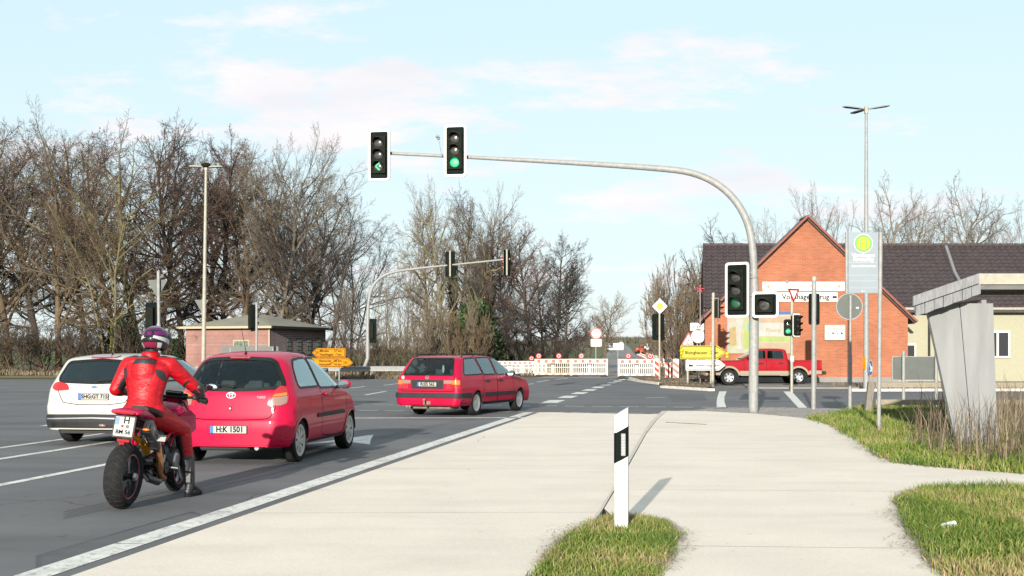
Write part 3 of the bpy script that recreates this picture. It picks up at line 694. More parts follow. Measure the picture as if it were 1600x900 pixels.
def lerp_tab(tab, x):
    if x <= tab[0][0]: return tab[0][1]
    for (a, va), (b, vb) in zip(tab, tab[1:]):
        if x <= b: return va + (vb - va) * (x - a) / max(1e-9, b - a)
    return tab[-1][1]
class Car:
    def __init__(s, root, sp):
        s.root = root; s.sp = sp; L, W = sp['L'], sp['W']
        prof = chaikin(sp['prof'], sp.get('it', 2), False)
        prof = densify(prof, sp.get('ds', .035), False)
        prof = [(prof[i][0] + i * 1e-5, prof[i][1]) for i in range(len(prof))]
        xs_ = [p[0] for p in prof]; zs_ = [p[1] for p in prof]
        top = max(range(len(prof)), key=lambda i: zs_[i])
        rear = sorted([(z, x) for x, z in prof[:top + 1]]); front = sorted([(z, x) for x, z in prof[top:]])
        # monotone envelopes
        def env(tab, mode):
            out = []; cur = None
            for z, x in tab:
                cur = x if cur is None else (max(cur, x) if mode > 0 else min(cur, x)); out.append((z, cur))
            return out
        rear = env(rear, 1); front = env(front, -1)
        K, Nn = sp.get('K', 34), sp.get('N', 18)
        zb = sp['zb']; rr, rf, rt = sp.get('rr', .22), sp.get('rf', .4), sp.get('rt', .10)
        def circ_round(d, r):
            if d >= r: return 0.0
            q = 1 - max(0, d) / r; return r * (1 - math.sqrt(max(0, 1 - q * q)))
        def half(x, z, ztop):
            Wz = W * lerp_tab(sp['wz'], z)
            a = circ_round(x - lerp_tab(rear, z), rr); b = circ_round(lerp_tab(front, z) - x, rf) * sp.get('rfk', .8)
            c = circ_round(ztop - z, rt)
            return Wz - max(a, b, c)
        grid = []
        for (x, z1) in prof:
            z1 = max(z1, zb + .01); row = []
            for i in range(K + 1):
                t = i / K; t = 1 - (1 - t) ** 1.35
                z = zb + (z1 - zb) * t; row.append((x, half(x, z, z1), z))
            ye = row[-1][1]
            for j in range(1, Nn + 1):
                y = ye * (1 - j / Nn); row.append((x, y, z1))
            grid.append(row)
        nr = K + Nn + 1
        cr_, bow, bowf = sp.get('crown', .04), sp.get('bow', .05), sp.get('bowf', .10)
        def deform(x, y, z):
            q = (y / W) ** 2
            u = max(0, 1 - x / .7); uf = max(0, 1 - (L - x) / .9)
            x2 = x + bow * q * u - bowf * q * uf
            z2 = z - cr_ * q * (1 if z > zb + .3 else 0) * min(1, max(0, (z - .6) / .5)) * .8
            return (x2, y, z2)
        V = []; Fc = []
        for side in (1, -1):
            b = len(V)
            for row in grid:
                for (x, y, z) in row: x, y, z = deform(x, y, z); V.append(Vector((x, y * side, z)))
            for i in range(len(grid) - 1):
                for j in range(nr - 1):
                    q = (b + i * nr + j, b + (i + 1) * nr + j, b + (i + 1) * nr + j + 1, b + i * nr + j + 1)
                    Fc.append(q[::-1] if side > 0 else q)
        s.V, s.Fc = V, Fc; s.bvh = BVHTree.FromPolygons(V, Fc); s.holes = []; s.L, s.W = L, W
    # projection frames: returns origin, direction, axes
    def frame(s, mode):
        if mode == 'right': return Vector((0, -3, 0)), Vector((0, 1, 0)), Vector((1, 0, 0))
        if mode == 'left': return Vector((0, 3, 0)), Vector((0, -1, 0)), Vector((1, 0, 0))
        if mode == 'rear': return Vector((-3, 0, 0)), Vector((1, 0, 0)), Vector((0, 1, 0))
        if mode == 'front': return Vector((s.L + 3, 0, 0)), Vector((-1, 0, 0)), Vector((0, 1, 0))
        if mode == 'rr': d = Vector((1, 1, 0)).normalized(); return -d * 5, d, Vector((-1, 1, 0)).normalized()   # towards rear-right corner
        if mode == 'rl': d = Vector((1, -1, 0)).normalized(); return -d * 5, d, Vector((1, 1, 0)).normalized()
        if mode == 'fr': d = Vector((-1, 1, 0)).normalized(); return -d * 8, d, Vector((1, 1, 0)).normalized()
        if mode == 'fl': d = Vector((-1, -1, 0)).normalized(); return -d * 8, d, Vector((-1, 1, 0)).normalized()
    def proj(s, a, z, mode, off):
        o, d, ax = s.frame(mode); hit = s.bvh.ray_cast(o + ax * a + Vector((0, 0, z)), d)
        if hit[0] is None:
            nn = s.bvh.find_nearest(o + ax * a + Vector((0, 0, z)) + d * (3 if mode in ('right', 'left', 'rear', 'front') else 5))
            p, n = nn[0], nn[1]
        else: p, n = hit[0], hit[1]
        if n.dot(d) > 0: n = -n
        return p + n * off
    def panel(s, name, pts, mode, off, m, thick=.012, smooth=2, parent=None, grid=.05, build=True):
        pts = roundc(pts, .02 * smooth) if smooth else pts
        bd = densify(pts, .04)
        n = len(bd); P2 = [Vector(p) for p in bd]
        lo = (min(p[0] for p in bd), min(p[1] for p in bd)); hi = (max(p[0] for p in bd), max(p[1] for p in bd))
        inner = []; x = lo[0] + grid / 2
        while x < hi[0]:
            z = lo[1] + grid / 2
            while z < hi[1]:
                if inside((x, z), bd) and min((Vector((x, z)) - q).length for q in P2[::2]) > grid * .45: inner.append(Vector((x, z)))
                z += grid
            x += grid
        v, e, f, *_ = geometry.delaunay_2d_cdt(P2 + inner, [], [list(range(n))], 1, 1e-6)
        V3 = [s.proj(p.x, p.y, mode, off) for p in v]
        o, d, ax = s.frame(mode)
        F3 = []
        for t in f:
            nm = geometry.normal([V3[i] for i in t]); F3.append(tuple(t) if nm.dot(d) < 0 else tuple(t)[::-1])
        b = len(V3); b0 = [s.proj(p[0], p[1], mode, off) for p in bd]; b1 = [s.proj(p[0], p[1], mode, off - thick) for p in bd]
        V3 += b0 + b1
        for i in range(n):
            j = (i + 1) % n; F3.append((b + i, b + j, b + n + j, b + n + i))
        if not build: return V3, F3
        return meshobj(name, V3, F3, m, parent or s.root, 35)
    def strip(s, name, pts, mode, width, m, off=.0025, closed=False, parent=None, thick=0.0, smooth=0):
        if smooth: pts = chaikin(pts, smooth, closed)
        pts = densify(pts, .035, closed); n = len(pts); V3 = []; F3 = []
        for i, p in enumerate(pts):
            a = Vector(pts[(i - 1) % n] if closed or i > 0 else pts[i]); b = Vector(pts[(i + 1) % n] if closed or i < n - 1 else pts[i])
            t = (b - a).normalized(); nn = Vector((-t.y, t.x)) * width / 2
            for q in (Vector(p) + nn, Vector(p) - nn): V3.append(s.proj(q.x, q.y, mode, off))
        for i in range(n if closed else n - 1):
            j = (i + 1) % n; F3.append((2 * i, 2 * i + 1, 2 * j + 1, 2 * j))
        if thick:
            b = len(V3); V3 += [s.proj(*((Vector(pts[i // 2]) + 0 * Vector((0, 0)))), mode, -.005) for i in range(2 * n)]
        return meshobj(name, V3, F3, m, parent or s.root, True)
    def window(s, name, pts, mode, m='glass', seal=.028, off=.004, parent=None):
        pts = roundc(pts, .05); s.holes.append((mode, pts))
        g = s.panel(name, pts, mode, off, M[m], thick=.004, smooth=0, parent=parent)
        s.strip('window_seal', pts, mode, seal, M['black'], off=off + .003, closed=True, parent=g)
        return g
    def body(s, name, m, arch_r=.345):
        sp = s.sp; keep = []
        for q in s.Fc:
            c = (s.V[q[0]] + s.V[q[1]] + s.V[q[2]] + s.V[q[3]]) / 4; n = geometry.normal([s.V[i] for i in q]) if True else None
            drop = False
            for xw in (sp['xr'], sp['xf']):
                if abs(c.y) > s.W * .5 and (c.x - xw) ** 2 + (c.z - sp['rw']) ** 2 < arch_r ** 2 and c.z < sp['rw'] + arch_r: drop = True
            if not drop:
                for mode, pts in s.holes:
                    o, d, ax = s.frame(mode)
                    if abs(n.dot(d)) < (.22 if mode in ('left', 'right') else .25): continue
                    if (o - c).dot(d) > 0: continue
                    if mode in ('left',) and c.y < 0: continue
                    if mode in ('right',) and c.y > 0: continue
                    if mode == 'rear' and c.x > s.L * .45: continue
                    if mode == 'front' and c.x < s.L * .35: continue
                    a = c.dot(ax)
                    if inside((a, c.z), pts): drop = True; break
            if not drop: keep.append(q)
        o = meshobj(name, s.V, keep, M[m], s.root, 50)
        bmx = bmesh.new(); bmx.from_mesh(o.data); bmesh.ops.remove_doubles(bmx, verts=bmx.verts, dist=.0006)
        bmesh.ops.delete(bmx, geom=[v for v in bmx.verts if not v.link_faces], context='VERTS')
        bmx.to_mesh(o.data); bmx.free()
        o.data.polygons.foreach_set('use_smooth', [True] * len(o.data.polygons)); o.data.set_sharp_from_angle(angle=R(50))
        s.bodyobj = o
        # wheel arches
        for xw in (sp['xr'], sp['xf']):
            for mode in ('right', 'left'):
                pts = [(xw + arch_r * math.cos(R(a)), sp['rw'] + arch_r * math.sin(R(a))) for a in range(-18, 199, 8)]
                pts = [p for p in pts if p[1] > sp['zb'] + .012]
                s.strip('wheel_arch', pts, mode, .05, M[sp.get('arch_mat', m)], off=.006)
            for sy in (-1, 1):   # dark wheel housing
                mb = MB(); ww = s.W * .42
                T = Matrix.Translation((xw, sy * (s.W * lerp_tab(sp['wz'], .5) - .03), sp['rw'])) @ Matrix.Rotation(R(90 * sy), 4, 'X')
                mb.lathe([(arch_r + .01, 0), (arch_r + .01, ww * .9), (arch_r * .5, ww * .9), (0.01, ww * .9)], T, 28)
                mb.f = [f for f in mb.f if sum(mb.v[i].z for i in f) / len(f) > sp['rw'] - .03]; mb.m = [0] * len(mb.f)
                mb.build('wheel_housing', M['under'], s.root)
        # floor and cabin
        mb = MB(); L, W = s.L, s.W
        mb.box((L / 2, 0, sp['zb'] + .04), (L * .93, W * 1.1, .05)); mb.box((L / 2, 0, sp['zb'] + .10), (L * .7, W * .8, .22), bevel=.05); mb.box((L / 2, 0, sp['zb'] + .09), (sp['xf'] - sp['xr'] - .75, W * 1.86, .06))
        mb.build('floor_pan', M['under'], s.root)
        return o
    def wheels(s, style, m='rimsilver'):
        sp = s.sp; first = None
        for xw in (sp['xr'], sp['xf']):
            for sy in (-1, 1):
                y = sy * (s.W * lerp_tab(sp['wz'], .4) - .015 - sp['tw'] / 2)
                if first is None: wobj = make_wheel(s.root, sp['rw'], sp['tw'], sp['rim'], style, m); first = wobj
                else: wobj = copy_tree(first, s.root)
                wobj.location = (xw, y, sp['rw']); wobj.rotation_euler = (0, random.uniform(0, 1), 0 if sy < 0 else R(180))
def make_wheel(root, r, w_, rim, style, m='rimsilver'):
    """wheel facing -Y (outer side), centred at its own origin; tyre is the part, rim its sub-part"""
    RX = Matrix.Rotation(R(90), 4, 'X')    # local z -> -y
    h = w_ / 2
    t = MB(); prof = [(rim, -h * .9), (rim + .012, -h * .98), (r - .05, -h), (r - .015, -h * .93), (r - .003, -h * .72), (r, -h * .3), (r, h * .3), (r - .003, h * .72), (r - .015, h * .93), (r - .05, h), (rim + .012, h * .98), (rim, h * .9)]
    t.lathe(prof, RX, 40)
    for gy in (-.45, -.15, .15, .45):
        pass
    tyre = t.build('tyre', M['rubber'], root, 30)
    q = MB()
    q.mat(0).lathe([(rim + .004, h * .97), (rim - .006, h * .96), (rim - .02, h * .72), (rim - .03, h * .3), (rim - .03, -h * .9)], RX, 40)
    q.mat(1).lathe([(0.001, h * .12), (rim - .02, h * .12)], RX, 24)
    if style == 'cover7' or style == 'cover8':
        nsp = 7 if style == 'cover7' else 8
        q.mat(0).lathe([(0.001, h * .86), (.04, h * .85), (.07, h * .78), (.075, h * .7)], RX, 24)
        for k in range(nsp):
            a = 2 * math.pi * k / nsp; hw = .034 if style == 'cover7' else .040
            def pt(rr, ww, zz): return Matrix.Rotation(a, 4, 'Z') @ Vector((rr, ww, zz))
            vs = [pt(.05, -hw * .7, h * .80), pt(.05, hw * .7, h * .80), pt(rim - .035, hw * 1.75, h * .84), pt(rim - .035, -hw * 1.75, h * .84),
                  pt(.05, -hw * .7, h * .6), pt(.05, hw * .7, h * .6), pt(rim - .035, hw * 1.75, h * .6), pt(rim - .035, -hw * 1.75, h * .6)]
            q.mat(0).add(vs, [(0, 1, 2, 3), (0, 3, 7, 4), (1, 5, 6, 2), (3, 2, 6, 7)], RX)
        q.mat(0).lathe([(rim - .045, h * .6), (rim - .045, h * .85), (rim - .02, h * .93), (rim, h * .95)], RX, 40)
    elif style == 'spoke6':
        q.mat(0).lathe([(0.001, h * .7), (.05, h * .7), (.075, h * .6), (.08, h * .4)], RX, 20)
        for k in range(6):
            a = 2 * math.pi * k / 6
            def pt(rr, ww, zz): return Matrix.Rotation(a, 4, 'Z') @ Vector((rr, ww, zz))
            vs = [pt(.05, -.045, h * .62), pt(.05, .045, h * .62), pt(rim - .01, .05, h * .8), pt(rim - .01, -.05, h * .8),
                  pt(.05, -.045, h * .3), pt(.05, .045, h * .3), pt(rim - .01, .05, h * .4), pt(rim - .01, -.05, h * .4)]
            q.mat(0).add(vs, [(0, 1, 2, 3), (0, 3, 7, 4), (1, 5, 6, 2), (3, 2, 6, 7)], RX)
    rimo = q.build('rim', [M[m], M['darkgrey']], tyre, 30)
    return tyre
def car_root(name, u, v, yaw_deg, label, cat, xr, yoff, group=None, scale=1.0):
    """place so that the rear wheel on the right side touches the ground at pixel (u, v); yaw = heading to the right of straight ahead"""
    p = G(u, v); yaw = R(90 - yaw_deg)
    c, s_ = math.cos(yaw), math.sin(yaw)
    lx, ly = xr * scale, yoff * scale
    r = empty(name, (p.x - (lx * c - ly * s_), p.y - (lx * s_ + ly * c), 0.002), yaw, label, cat, group)
    r.scale = (scale,) * 3
    return r
def plate(parent, s, z, text, w_=.52, h=.11, y=0.0, off=.02, mode='rear', tsize=.108, x=None):
    p = s.proj(y, z, mode, off); 
    T = Matrix.Translation(p) @ Matrix.Rotation(R(-90), 4, 'Z')        # local front (-y) -> -x
    mb = MB().prism(rrect(w_, h, .008, 2), -.004, .004, T); pl = mb.build('number_plate', M['plate'], parent)
    mb = MB().ring(rrect(w_, h, .008, 2), rrect(w_ - .012, h - .012, .005, 2), -.0055, -.0035, T); mb.build('plate_rim', M['ink'], pl)
    mb = MB().prism(rrect(.042, h - .014, .003, 1, -w_ / 2 + .03), -.0062, -.003, T); mb.build('euro_band', M['blue'], pl)
    tm = text_mesh(text, tsize, 'plate_text', M['ink'], pl, rot=Matrix.Identity(4), extrude=.0006, xs=.92, bold=.003)
    tm.data.transform(T @ Matrix.Translation((.022, -.0065, 0)) @ Matrix.Rotation(R(90), 4, 'X'))
    return pl
def seats(root, x, n, wtot, zb, zt_, m='seat'):
    for k in range(n):
        y = (k - (n - 1) / 2) * (wtot / n)
        mb = MB(); wd = wtot / n * .86
        mb.box((x, y, (zb + zt_ - .2) / 2), (.12, wd, zt_ - .2 - zb), bevel=.04)
        so = mb.build('seat', M[m], root, 60)
        mb = MB(); mb.box((x + .02, y, zt_ - .08), (.09, min(.26, wd * .6), .18), bevel=.035); mb.build('headrest', M[m], so, 60)
def mirror(root, s, x, z, side, m, y=None):
    y0 = s.W * .93 * side if y is None else y
    mb = MB(); mb.mat(0).ball((x, y0 + side * .13, z), (.055, .095, .07), 10)
    mb.mat(1).tube([(x + .02, y0 - side * .03, z - .04), (x + .02, y0 + side * .06, z - .03)], .022, 8)
    mi = mb.build('wing_mirror', [M[m], M['black']], root, True)
    T = Matrix.Translation((x - .054, y0 + side * .12, z)) @ Matrix.Rotation(R(-90), 4, 'Z')
    MB().prism(rrect(.155, .105, .04, 4), -.008, .02, T).build('mirror_glass', M['mirror'], mi)
M['mirror'] = mat('mirror_glass', (.75, .85, .88), .03, 1.0)

# ======== red three-door hatchback in the near lane
sp = dict(L=3.75, W=.8475, zb=.235, xr=.56, xf=3.02, rw=.30, tw=.185, rim=.215, rr=.28, rf=.55, rt=.15, crown=.065, bow=.055, bowf=.18, ds=.03,
     prof=[(0.0, .235), (0.0, .36), (0.0, .56), (.035, .64), (.055, .80), (.085, .96), (.13, 1.05), (.25, 1.26), (.35, 1.40), (.45, 1.455), (.72, 1.51), (1.2, 1.54), (1.7, 1.52), (2.05, 1.46), (2.5, 1.27), (2.92, 1.03), (3.05, .99), (3.4, .91), (3.62, .78), (3.71, .62), (3.74, .45), (3.75, .235)],
     wz=[(.2, .90), (.3, .955), (.45, .985), (.62, 1.0), (.8, .995), (.93, .975), (1.02, .935), (1.2, .85), (1.35, .775), (1.47, .715), (1.54, .68)])
yr = car_root('red_hatchback', 462, 722, 8.2, 'red three-door hatchback with two-line rear spoiler lip waiting in the near lane beside the motorcycle', 'car', sp['xr'], -.74)
yr['label'] = 'red three-door hatchback standing beside the motorcyclist in the near lane'
s = Car(yr, sp)
rw = s.window('rear_window', [(-.685, 1.035), (-.35, 1.01), (0, 1.0), (.35, 1.01), (.685, 1.035), (.645, 1.14), (.515, 1.37), (.43, 1.41), (0, 1.43), (-.43, 1.41), (-.515, 1.37), (-.645, 1.14)], 'rear', 'rearglass', seal=.045)
for md in ('right', 'left'):
    s.window('side_window', [(.62, 1.02), (.59, 1.10), (.66, 1.31), (.80, 1.405), (1.10, 1.425), (1.33, 1.43), (1.36, 1.38), (1.46, 1.02)], md)
    s.window('side_window', [(1.53, 1.00), (1.42, 1.40), (1.45, 1.43), (1.75, 1.42), (2.0, 1.37), (2.38, 1.20), (2.66, 1.02), (2.66, .98)], md)
s.window('windscreen', [(-.60, 1.04), (0, 1.02), (.60, 1.04), (.52, 1.38), (0, 1.44), (-.52, 1.38)], 'front')
s.body('body', 'red_paint', .335)
for md, sy in (('right', -1), ('left', 1)):
    door = [(1.49, 1.0), (1.485, .95), (1.48, .50), (1.50, .36), (1.56, .30), (2.55, .27), (2.66, .34), (2.70, .55), (2.74, .8), (2.72, .98)]
    s.strip('door_seam', door, md, .011, M['ink'], off=.0015, smooth=1)
    s.panel('side_moulding', [(1.22, .585), (1.22, .64), (2.52, .64), (2.62, .615), (2.60, .585)], md, .016, M['darkgrey'], .02, 1)
    hd = s.panel('door_handle', [(1.62, .885), (1.62, .925), (1.80, .935), (1.82, .90), (1.80, .875)], md, .035, M['crimson_paint'], .03, 1)
    s.strip('sill_trim', [(.94, .265), (2.64, .265)], md, .04, M['darkgrey'], off=.003)
    s.strip('shoulder_crease', [(.45, .985), (1.0, .99), (2.6, .955)], md, .006, M['crimson_paint'], off=.002)
    if sy < 0: s.panel('fuel_flap', rrect(.15, .14, .03, 3, .98, .83), md, .002, M['red_paint'], .002, 0)
s.strip('tailgate_seam', [(-.66, 1.05), (-.63, .80), (-.57, .66), (-.50, .61), (0, .60), (.50, .61), (.57, .66), (.63, .80), (.66, 1.05)], 'rear', .011, M['ink'], off=.0015, smooth=1)
for md, sy in (('rr', 1), ('rl', -1)):
    # corner lamps: a runs along the corner, towards the car's side
    cx = -.60 * 1.414 / 2
    def cc_(l): return [(sy * 0 + (a if md == 'rr' else -a), z) for a, z in l]
    base = {'rr': -.50, 'rl': .50}[md]
    k = -1 if md == 'rr' else 1
    lm = s.panel('tail_lamp', [(base + k * a, z) for a, z in [(-.10, .79), (-.06, .90), (.04, 1.02), (.11, 1.06), (.185, 1.04), (.19, .90), (.15, .81), (.04, .78)]], md, .010, M['lens_red'], .012, 2)
    s.panel('reversing_lens', [(base + k * a, z) for a, z in [(-.05, .80), (-.035, .90), (.165, .92), (.145, .83), (.05, .795)]], md, .016, M['lens_white'], .006, 1, parent=lm)
    s.panel('indicator_lens', [(base + k * a, z) for a, z in [(-.03, .91), (.005, .945), (.165, .965), (.162, .925)]], md, .016, M['lens_amber'], .006, 1, parent=lm)
bp_ = s.panel('rear_bumper', [(-.78, .275), (-.82, .50), (-.76, .60), (-.5, .585), (0, .575), (.5, .585), (.76, .60), (.82, .50), (.78, .275), (0, .262)], 'rear', .022, M['red_paint'], .03, 1)
plate(yr, s, .475, 'H:K 1501', off=.034)
s.strip('plate_recess', rrect(.60, .17, .03, 3, 0, .475), 'rear', .016, M['crimson_paint'], off=.026, closed=True)
# emblem, badge, lock, wiper, high stop strip, aerial
p = s.proj(0, .93, 'rear', .008); T = Matrix.Translation(p) @ Matrix.Rotation(R(-90), 4, 'Z') @ Matrix.Rotation(R(-12), 4, 'X')
mb = MB(); 
def ell(a, b, n=28, cx=0, cz=0): return [(cx + a * math.cos(2 * math.pi * k / n), cz + b * math.sin(2 * math.pi * k / n)) for k in range(n)]
mb.ring(ell(.066, .044), ell(.057, .036), -.008, 0, T); mb.ring(ell(.024, .040), ell(.016, .034), -.010, 0, T); mb.ring(ell(.044, .016, cz=.022), ell(.037, .010, cz=.022), -.009, 0, T)
mb.build('emblem', M['chrome'], yr)
p = s.proj(0, .755, 'rear', .006); T = Matrix.Translation(p) @ Matrix.Rotation(R(-90), 4, 'Z')
MB().prism(ell(.022, .030), -.006, .004, T).build('tailgate_lock', M['black'], yr); MB().prism(ell(.013, .016), -.011, 0, T).build('lock_barrel', M['chrome'], yr)
tm = text_mesh('YARIS', .05, 'badge', M['chrome'], yr, rot=Matrix.Identity(4)); p = s.proj(-.42, .90, 'rear', .016)
tm.data.transform(Matrix.Translation(p) @ Matrix.Rotation(R(-90 - 6), 4, 'Z') @ Matrix.Rotation(R(78), 4, 'X'))
mb = MB(); a = s.proj(-.02, 1.03, 'rear', .03); b = s.proj(.40, 1.055, 'rear', .028); mb.tube([a, a.lerp(b, .25), b], [.016, .009, .006], 8); mb.tube([s.proj(.05, 1.065, 'rear', .016), s.proj(.46, 1.065, 'rear', .016)], .006, 6); mb.ball(tuple(a), .026, 8)
mb.build('rear_wiper', M['black'], yr)
s.panel('high_stop_lamp', [(-.14, 1.425), (-.14, 1.443), (.14, 1.443), (.14, 1.425)], 'rear', .010, M['lens_red'], .01, 0)
mb = MB(); hp = s.bvh.ray_cast(Vector((.62, 0, 3)), Vector((0, 0, -1)))[0]; mb.tube([hp, hp + Vector((.01, 0, .03))], [.022, .012], 8); mb.tube([hp + Vector((.01, 0, .03)), hp + Vector((-.12, .02, .36))], [.0045, .003], 6); mb.build('aerial', M['black'], yr)
mb = MB(); mb.tube([(.06, -.36, .225), (.25, -.36, .235)], .032, 12); mb.build('exhaust', M['chrome'], yr)
mb = MB(); mb.box((.22, .1, .235), (.3, .7, .10), bevel=.04); mb.tube([(.5, -.7, .28), (.5, .7, .28)], .03, 8); mb.build('rear_axle', M['under'], yr)
s.wheels('cover7'); mirror(yr, s, 2.38, 1.03, -1, 'red_paint'); mirror(yr, s, 2.38, 1.03, 1, 'red_paint')
seats(yr, 1.02, 3, 1.22, .5, 1.10); seats(yr, 1.75, 2, 1.10, .5, 1.26)
mb = MB(); mb.box((2.72, 0, .86), (.5, 1.4, .22), bevel=.08); mb.build('dashboard', M['darkgrey'], yr, 60)
T = Matrix.Translation((2.36, .36, .97)) @ Matrix.Rotation(R(-68), 4, 'Y'); mb = MB(); mb.lathe([(.17 + .014 * math.cos(R(a)), .014 * math.sin(R(a))) for a in range(0, 361, 45)], T, 24); mb.build('steering_wheel', M['black'], yr)
mb = MB(); mb.box((2.2, 0, 1.33), (.03, .22, .07), bevel=.01); mb.build('inner_mirror', M['black'], yr)

# ======== crimson estate car crossing the stop line
sp = dict(L=4.57, W=.85, zb=.25, xr=1.03, xf=3.65, rw=.305, tw=.185, rim=.20, rr=.13, rf=.30, rt=.09, crown=.035, bow=.03, bowf=.10, K=28, N=14, ds=.04,
     prof=[(0.0, .25), (0.0, .45), (.02, .62), (.03, .90), (.05, .98), (.20, 1.18), (.36, 1.37), (.46, 1.42), (.9, 1.445), (1.6, 1.45), (2.3, 1.44), (2.65, 1.37), (3.2, 1.08), (3.38, .98), (3.8, .92), (4.25, .84), (4.45, .74), (4.53, .60), (4.57, .45), (4.57, .25)],
     wz=[(.2, .90), (.32, .97), (.5, 1.0), (.7, .995), (.88, .98), (.96, .96), (1.15, .89), (1.35, .81), (1.46, .77)])
pr = car_root('red_estate_car', 740, 649, 23.5, 'dark red estate car with roof rails and tow bar turning across the junction', 'car', sp['xr'], -.74)
s = Car(pr, sp)
s.window('rear_window', [(-.66, .98), (.66, .98), (.54, 1.37), (-.54, 1.37)], 'rear', 'rearglass', seal=.03)
for md in ('right', 'left'):
    s.window('side_window', [(.40, .98), (.40, 1.05), (.58, 1.36), (1.18, 1.39), (1.42, .99)], md, seal=.026)
    s.window('side_window', [(1.48, .98), (1.28, 1.39), (2.02, 1.39), (2.18, .98)], md, seal=.026)
    s.window('side_window', [(2.26, .97), (2.10, 1.38), (2.36, 1.375), (2.62, 1.30), (3.02, 1.06), (3.14, .97)], md, seal=.026)
s.window('windscreen', [(-.62, 1.02), (.62, 1.02), (.54, 1.38), (-.54, 1.38)], 'front')
s.body('body', 'crimson_paint', .335)
for md in ('right', 'left'):
    s.strip('door_seam', [(1.44, .98), (1.42, .75), (1.40, .60), (1.34, .30), (2.20, .28), (2.22, .97)], md, .012, M['ink'])
    s.strip('door_seam', [(2.22, .97), (2.22, .29), (3.18, .28), (3.24, .5), (3.18, .98)], md, .012, M['ink'])
    s.panel('side_moulding', [(1.40, .46), (1.40, .54), (3.32, .54), (3.32, .46)], md, .02, M['darkgrey'], .03, 0)
    s.panel('side_moulding', [(.06, .46), (.06, .56), (.66, .56), (.66, .46)], md, .03, M['darkgrey'], .03, 0)
    s.panel('door_handle', [(1.52, .80), (1.52, .84), (1.72, .84), (1.72, .80)], md, .03, M['black'], .03, 0)
    s.panel('door_handle', [(2.30, .80), (2.30, .84), (2.50, .84), (2.50, .80)], md, .03, M['black'], .03, 0)
    s.strip('sill_trim', [(1.38, .285), (3.30, .285)], md, .07, M['darkgrey'], off=.004)
mb = MB()
for sy in (-1, 1):
    mb.tube([(.62, sy * .60, 1.40), (.70, sy * .60, 1.47), (2.2, sy * .60, 1.485), (2.35, sy * .60, 1.42)], .016, 8)
    mb.tube([(1.3, sy * .6, 1.42), (1.3, sy * .6, 1.48)], .016, 6)
mb.build('roof_rail', M['black'], pr)
for sy in (-1, 1):
    lm = s.panel('tail_lamp', [(sy * a, z) for a, z in [(.50, .66), (.50, .87), (.81, .87), (.835, .66)]], 'rear', .012, M['lens_red'], .012, 0)
    s.panel('indicator_lens', [(sy * a, z) for a, z in [(.66, .76), (.66, .86), (.81, .86), (.82, .76)]], 'rear', .018, M['lens_amber'], .01, 0, parent=lm)
    s.panel('reversing_lens', [(sy * a, z) for a, z in [(.44, .78), (.44, .86), (.655, .86), (.655, .78)]], 'rear', .018, M['lens_white'], .01, 0, parent=lm)
s.panel('number_plate_surround', [(-.42, .66), (-.42, .87), (.42, .87), (.42, .66)], 'rear', .012, M['darkgrey'], .012, 0)
for md, k in (('rr', -1), ('rl', 1)):
    lm = s.panel('tail_lamp_side', [(k * a, z) for a, z in [(.55, .66), (.55, .87), (.66, .87), (.66, .66)]], md, .008, M['lens_red'], .008, 0)
s.panel('rear_bumper', [(-.86, .445), (-.86, .56), (.86, .56), (.86, .445)], 'rear', .055, M['darkgrey'], .06, 0)
s.panel('bumper_skirt', [(-.80, .285), (-.84, .44), (.84, .44), (.80, .285)], 'rear', .035, M['crimson_paint'], .04, 0)
plate(pr, s, .765, 'RI:ES 562', off=.024, w_=.52)
s.strip('tailgate_seam', [(-.70, .99), (-.68, .60), (.68, .60), (.70, .99)], 'rear', .012, M['ink'])
p = s.proj(0, .925, 'rear', .006); T = Matrix.Translation(p) @ Matrix.Rotation(R(-90), 4, 'Z'); mb = MB(); mb.ring(circ(.045), circ(.037), -.006, 0, T)
for (x0, z0, x1, z1) in ((-.026, .024, -.012, -.026), (-.012, -.026, 0, .0), (0, 0, .012, -.026), (.012, -.026, .026, .024)): mb.tube([T @ Vector((x0, -.003, z0)), T @ Vector((x1, -.003, z1))], .004, 5)
mb.build('emblem', M['chrome'], pr)
p = s.proj(.66, .92, 'rear', .006); T = Matrix.Translation(p) @ Matrix.Rotation(R(-90), 4, 'Z'); MB().prism(circ(.045), -.002, .002, T).build('round_sticker', M['plate'], pr)
mb = MB(); a = s.proj(.0, .985, 'rear', .03); b = s.proj(.46, 1.0, 'rear', .03); mb.tube([a, b], [.013, .006], 8); mb.tube([s.proj(.05, 1.01, 'rear', .02), s.proj(.52, 1.02, 'rear', .02)], .006, 6); mb.build('rear_wiper', M['black'], pr)
mb = MB(); mb.tube([(.25, 0, .27), (-.06, 0, .26), (-.13, 0, .30), (-.13, 0, .37)], .024, 8); mb.ball((-.13, 0, .40), .034, 8); mb.box((-.03, -.07, .33), (.03, .1, .08)); mb.build('tow_bar', M['dirt'], pr)
mb = MB(); mb.tube([(-.02, .45, .235), (.4, .45, .25)], .03, 10); mb.tube([(-.02, .52, .235), (.4, .52, .25)], .03, 10); mb.build('exhaust', M['dirt'], pr)
mb = MB(); mb.box((.4, 0, .23), (.5, 1.1, .12), bevel=.04); mb.build('fuel_tank', M['dirt'], pr)
s.wheels('cover8'); mirror(pr, s, 2.92, .99, -1, 'black'); mirror(pr, s, 2.92, .99, 1, 'black')
seats(pr, 1.45, 3, 1.2, .5, 1.12); seats(pr, 2.3, 2, 1.1, .5, 1.2)
mb = MB(); mb.box((3.1, 0, .85), (.4, 1.35, .2), bevel=.08); mb.build('dashboard', M['darkgrey'], pr, 60)
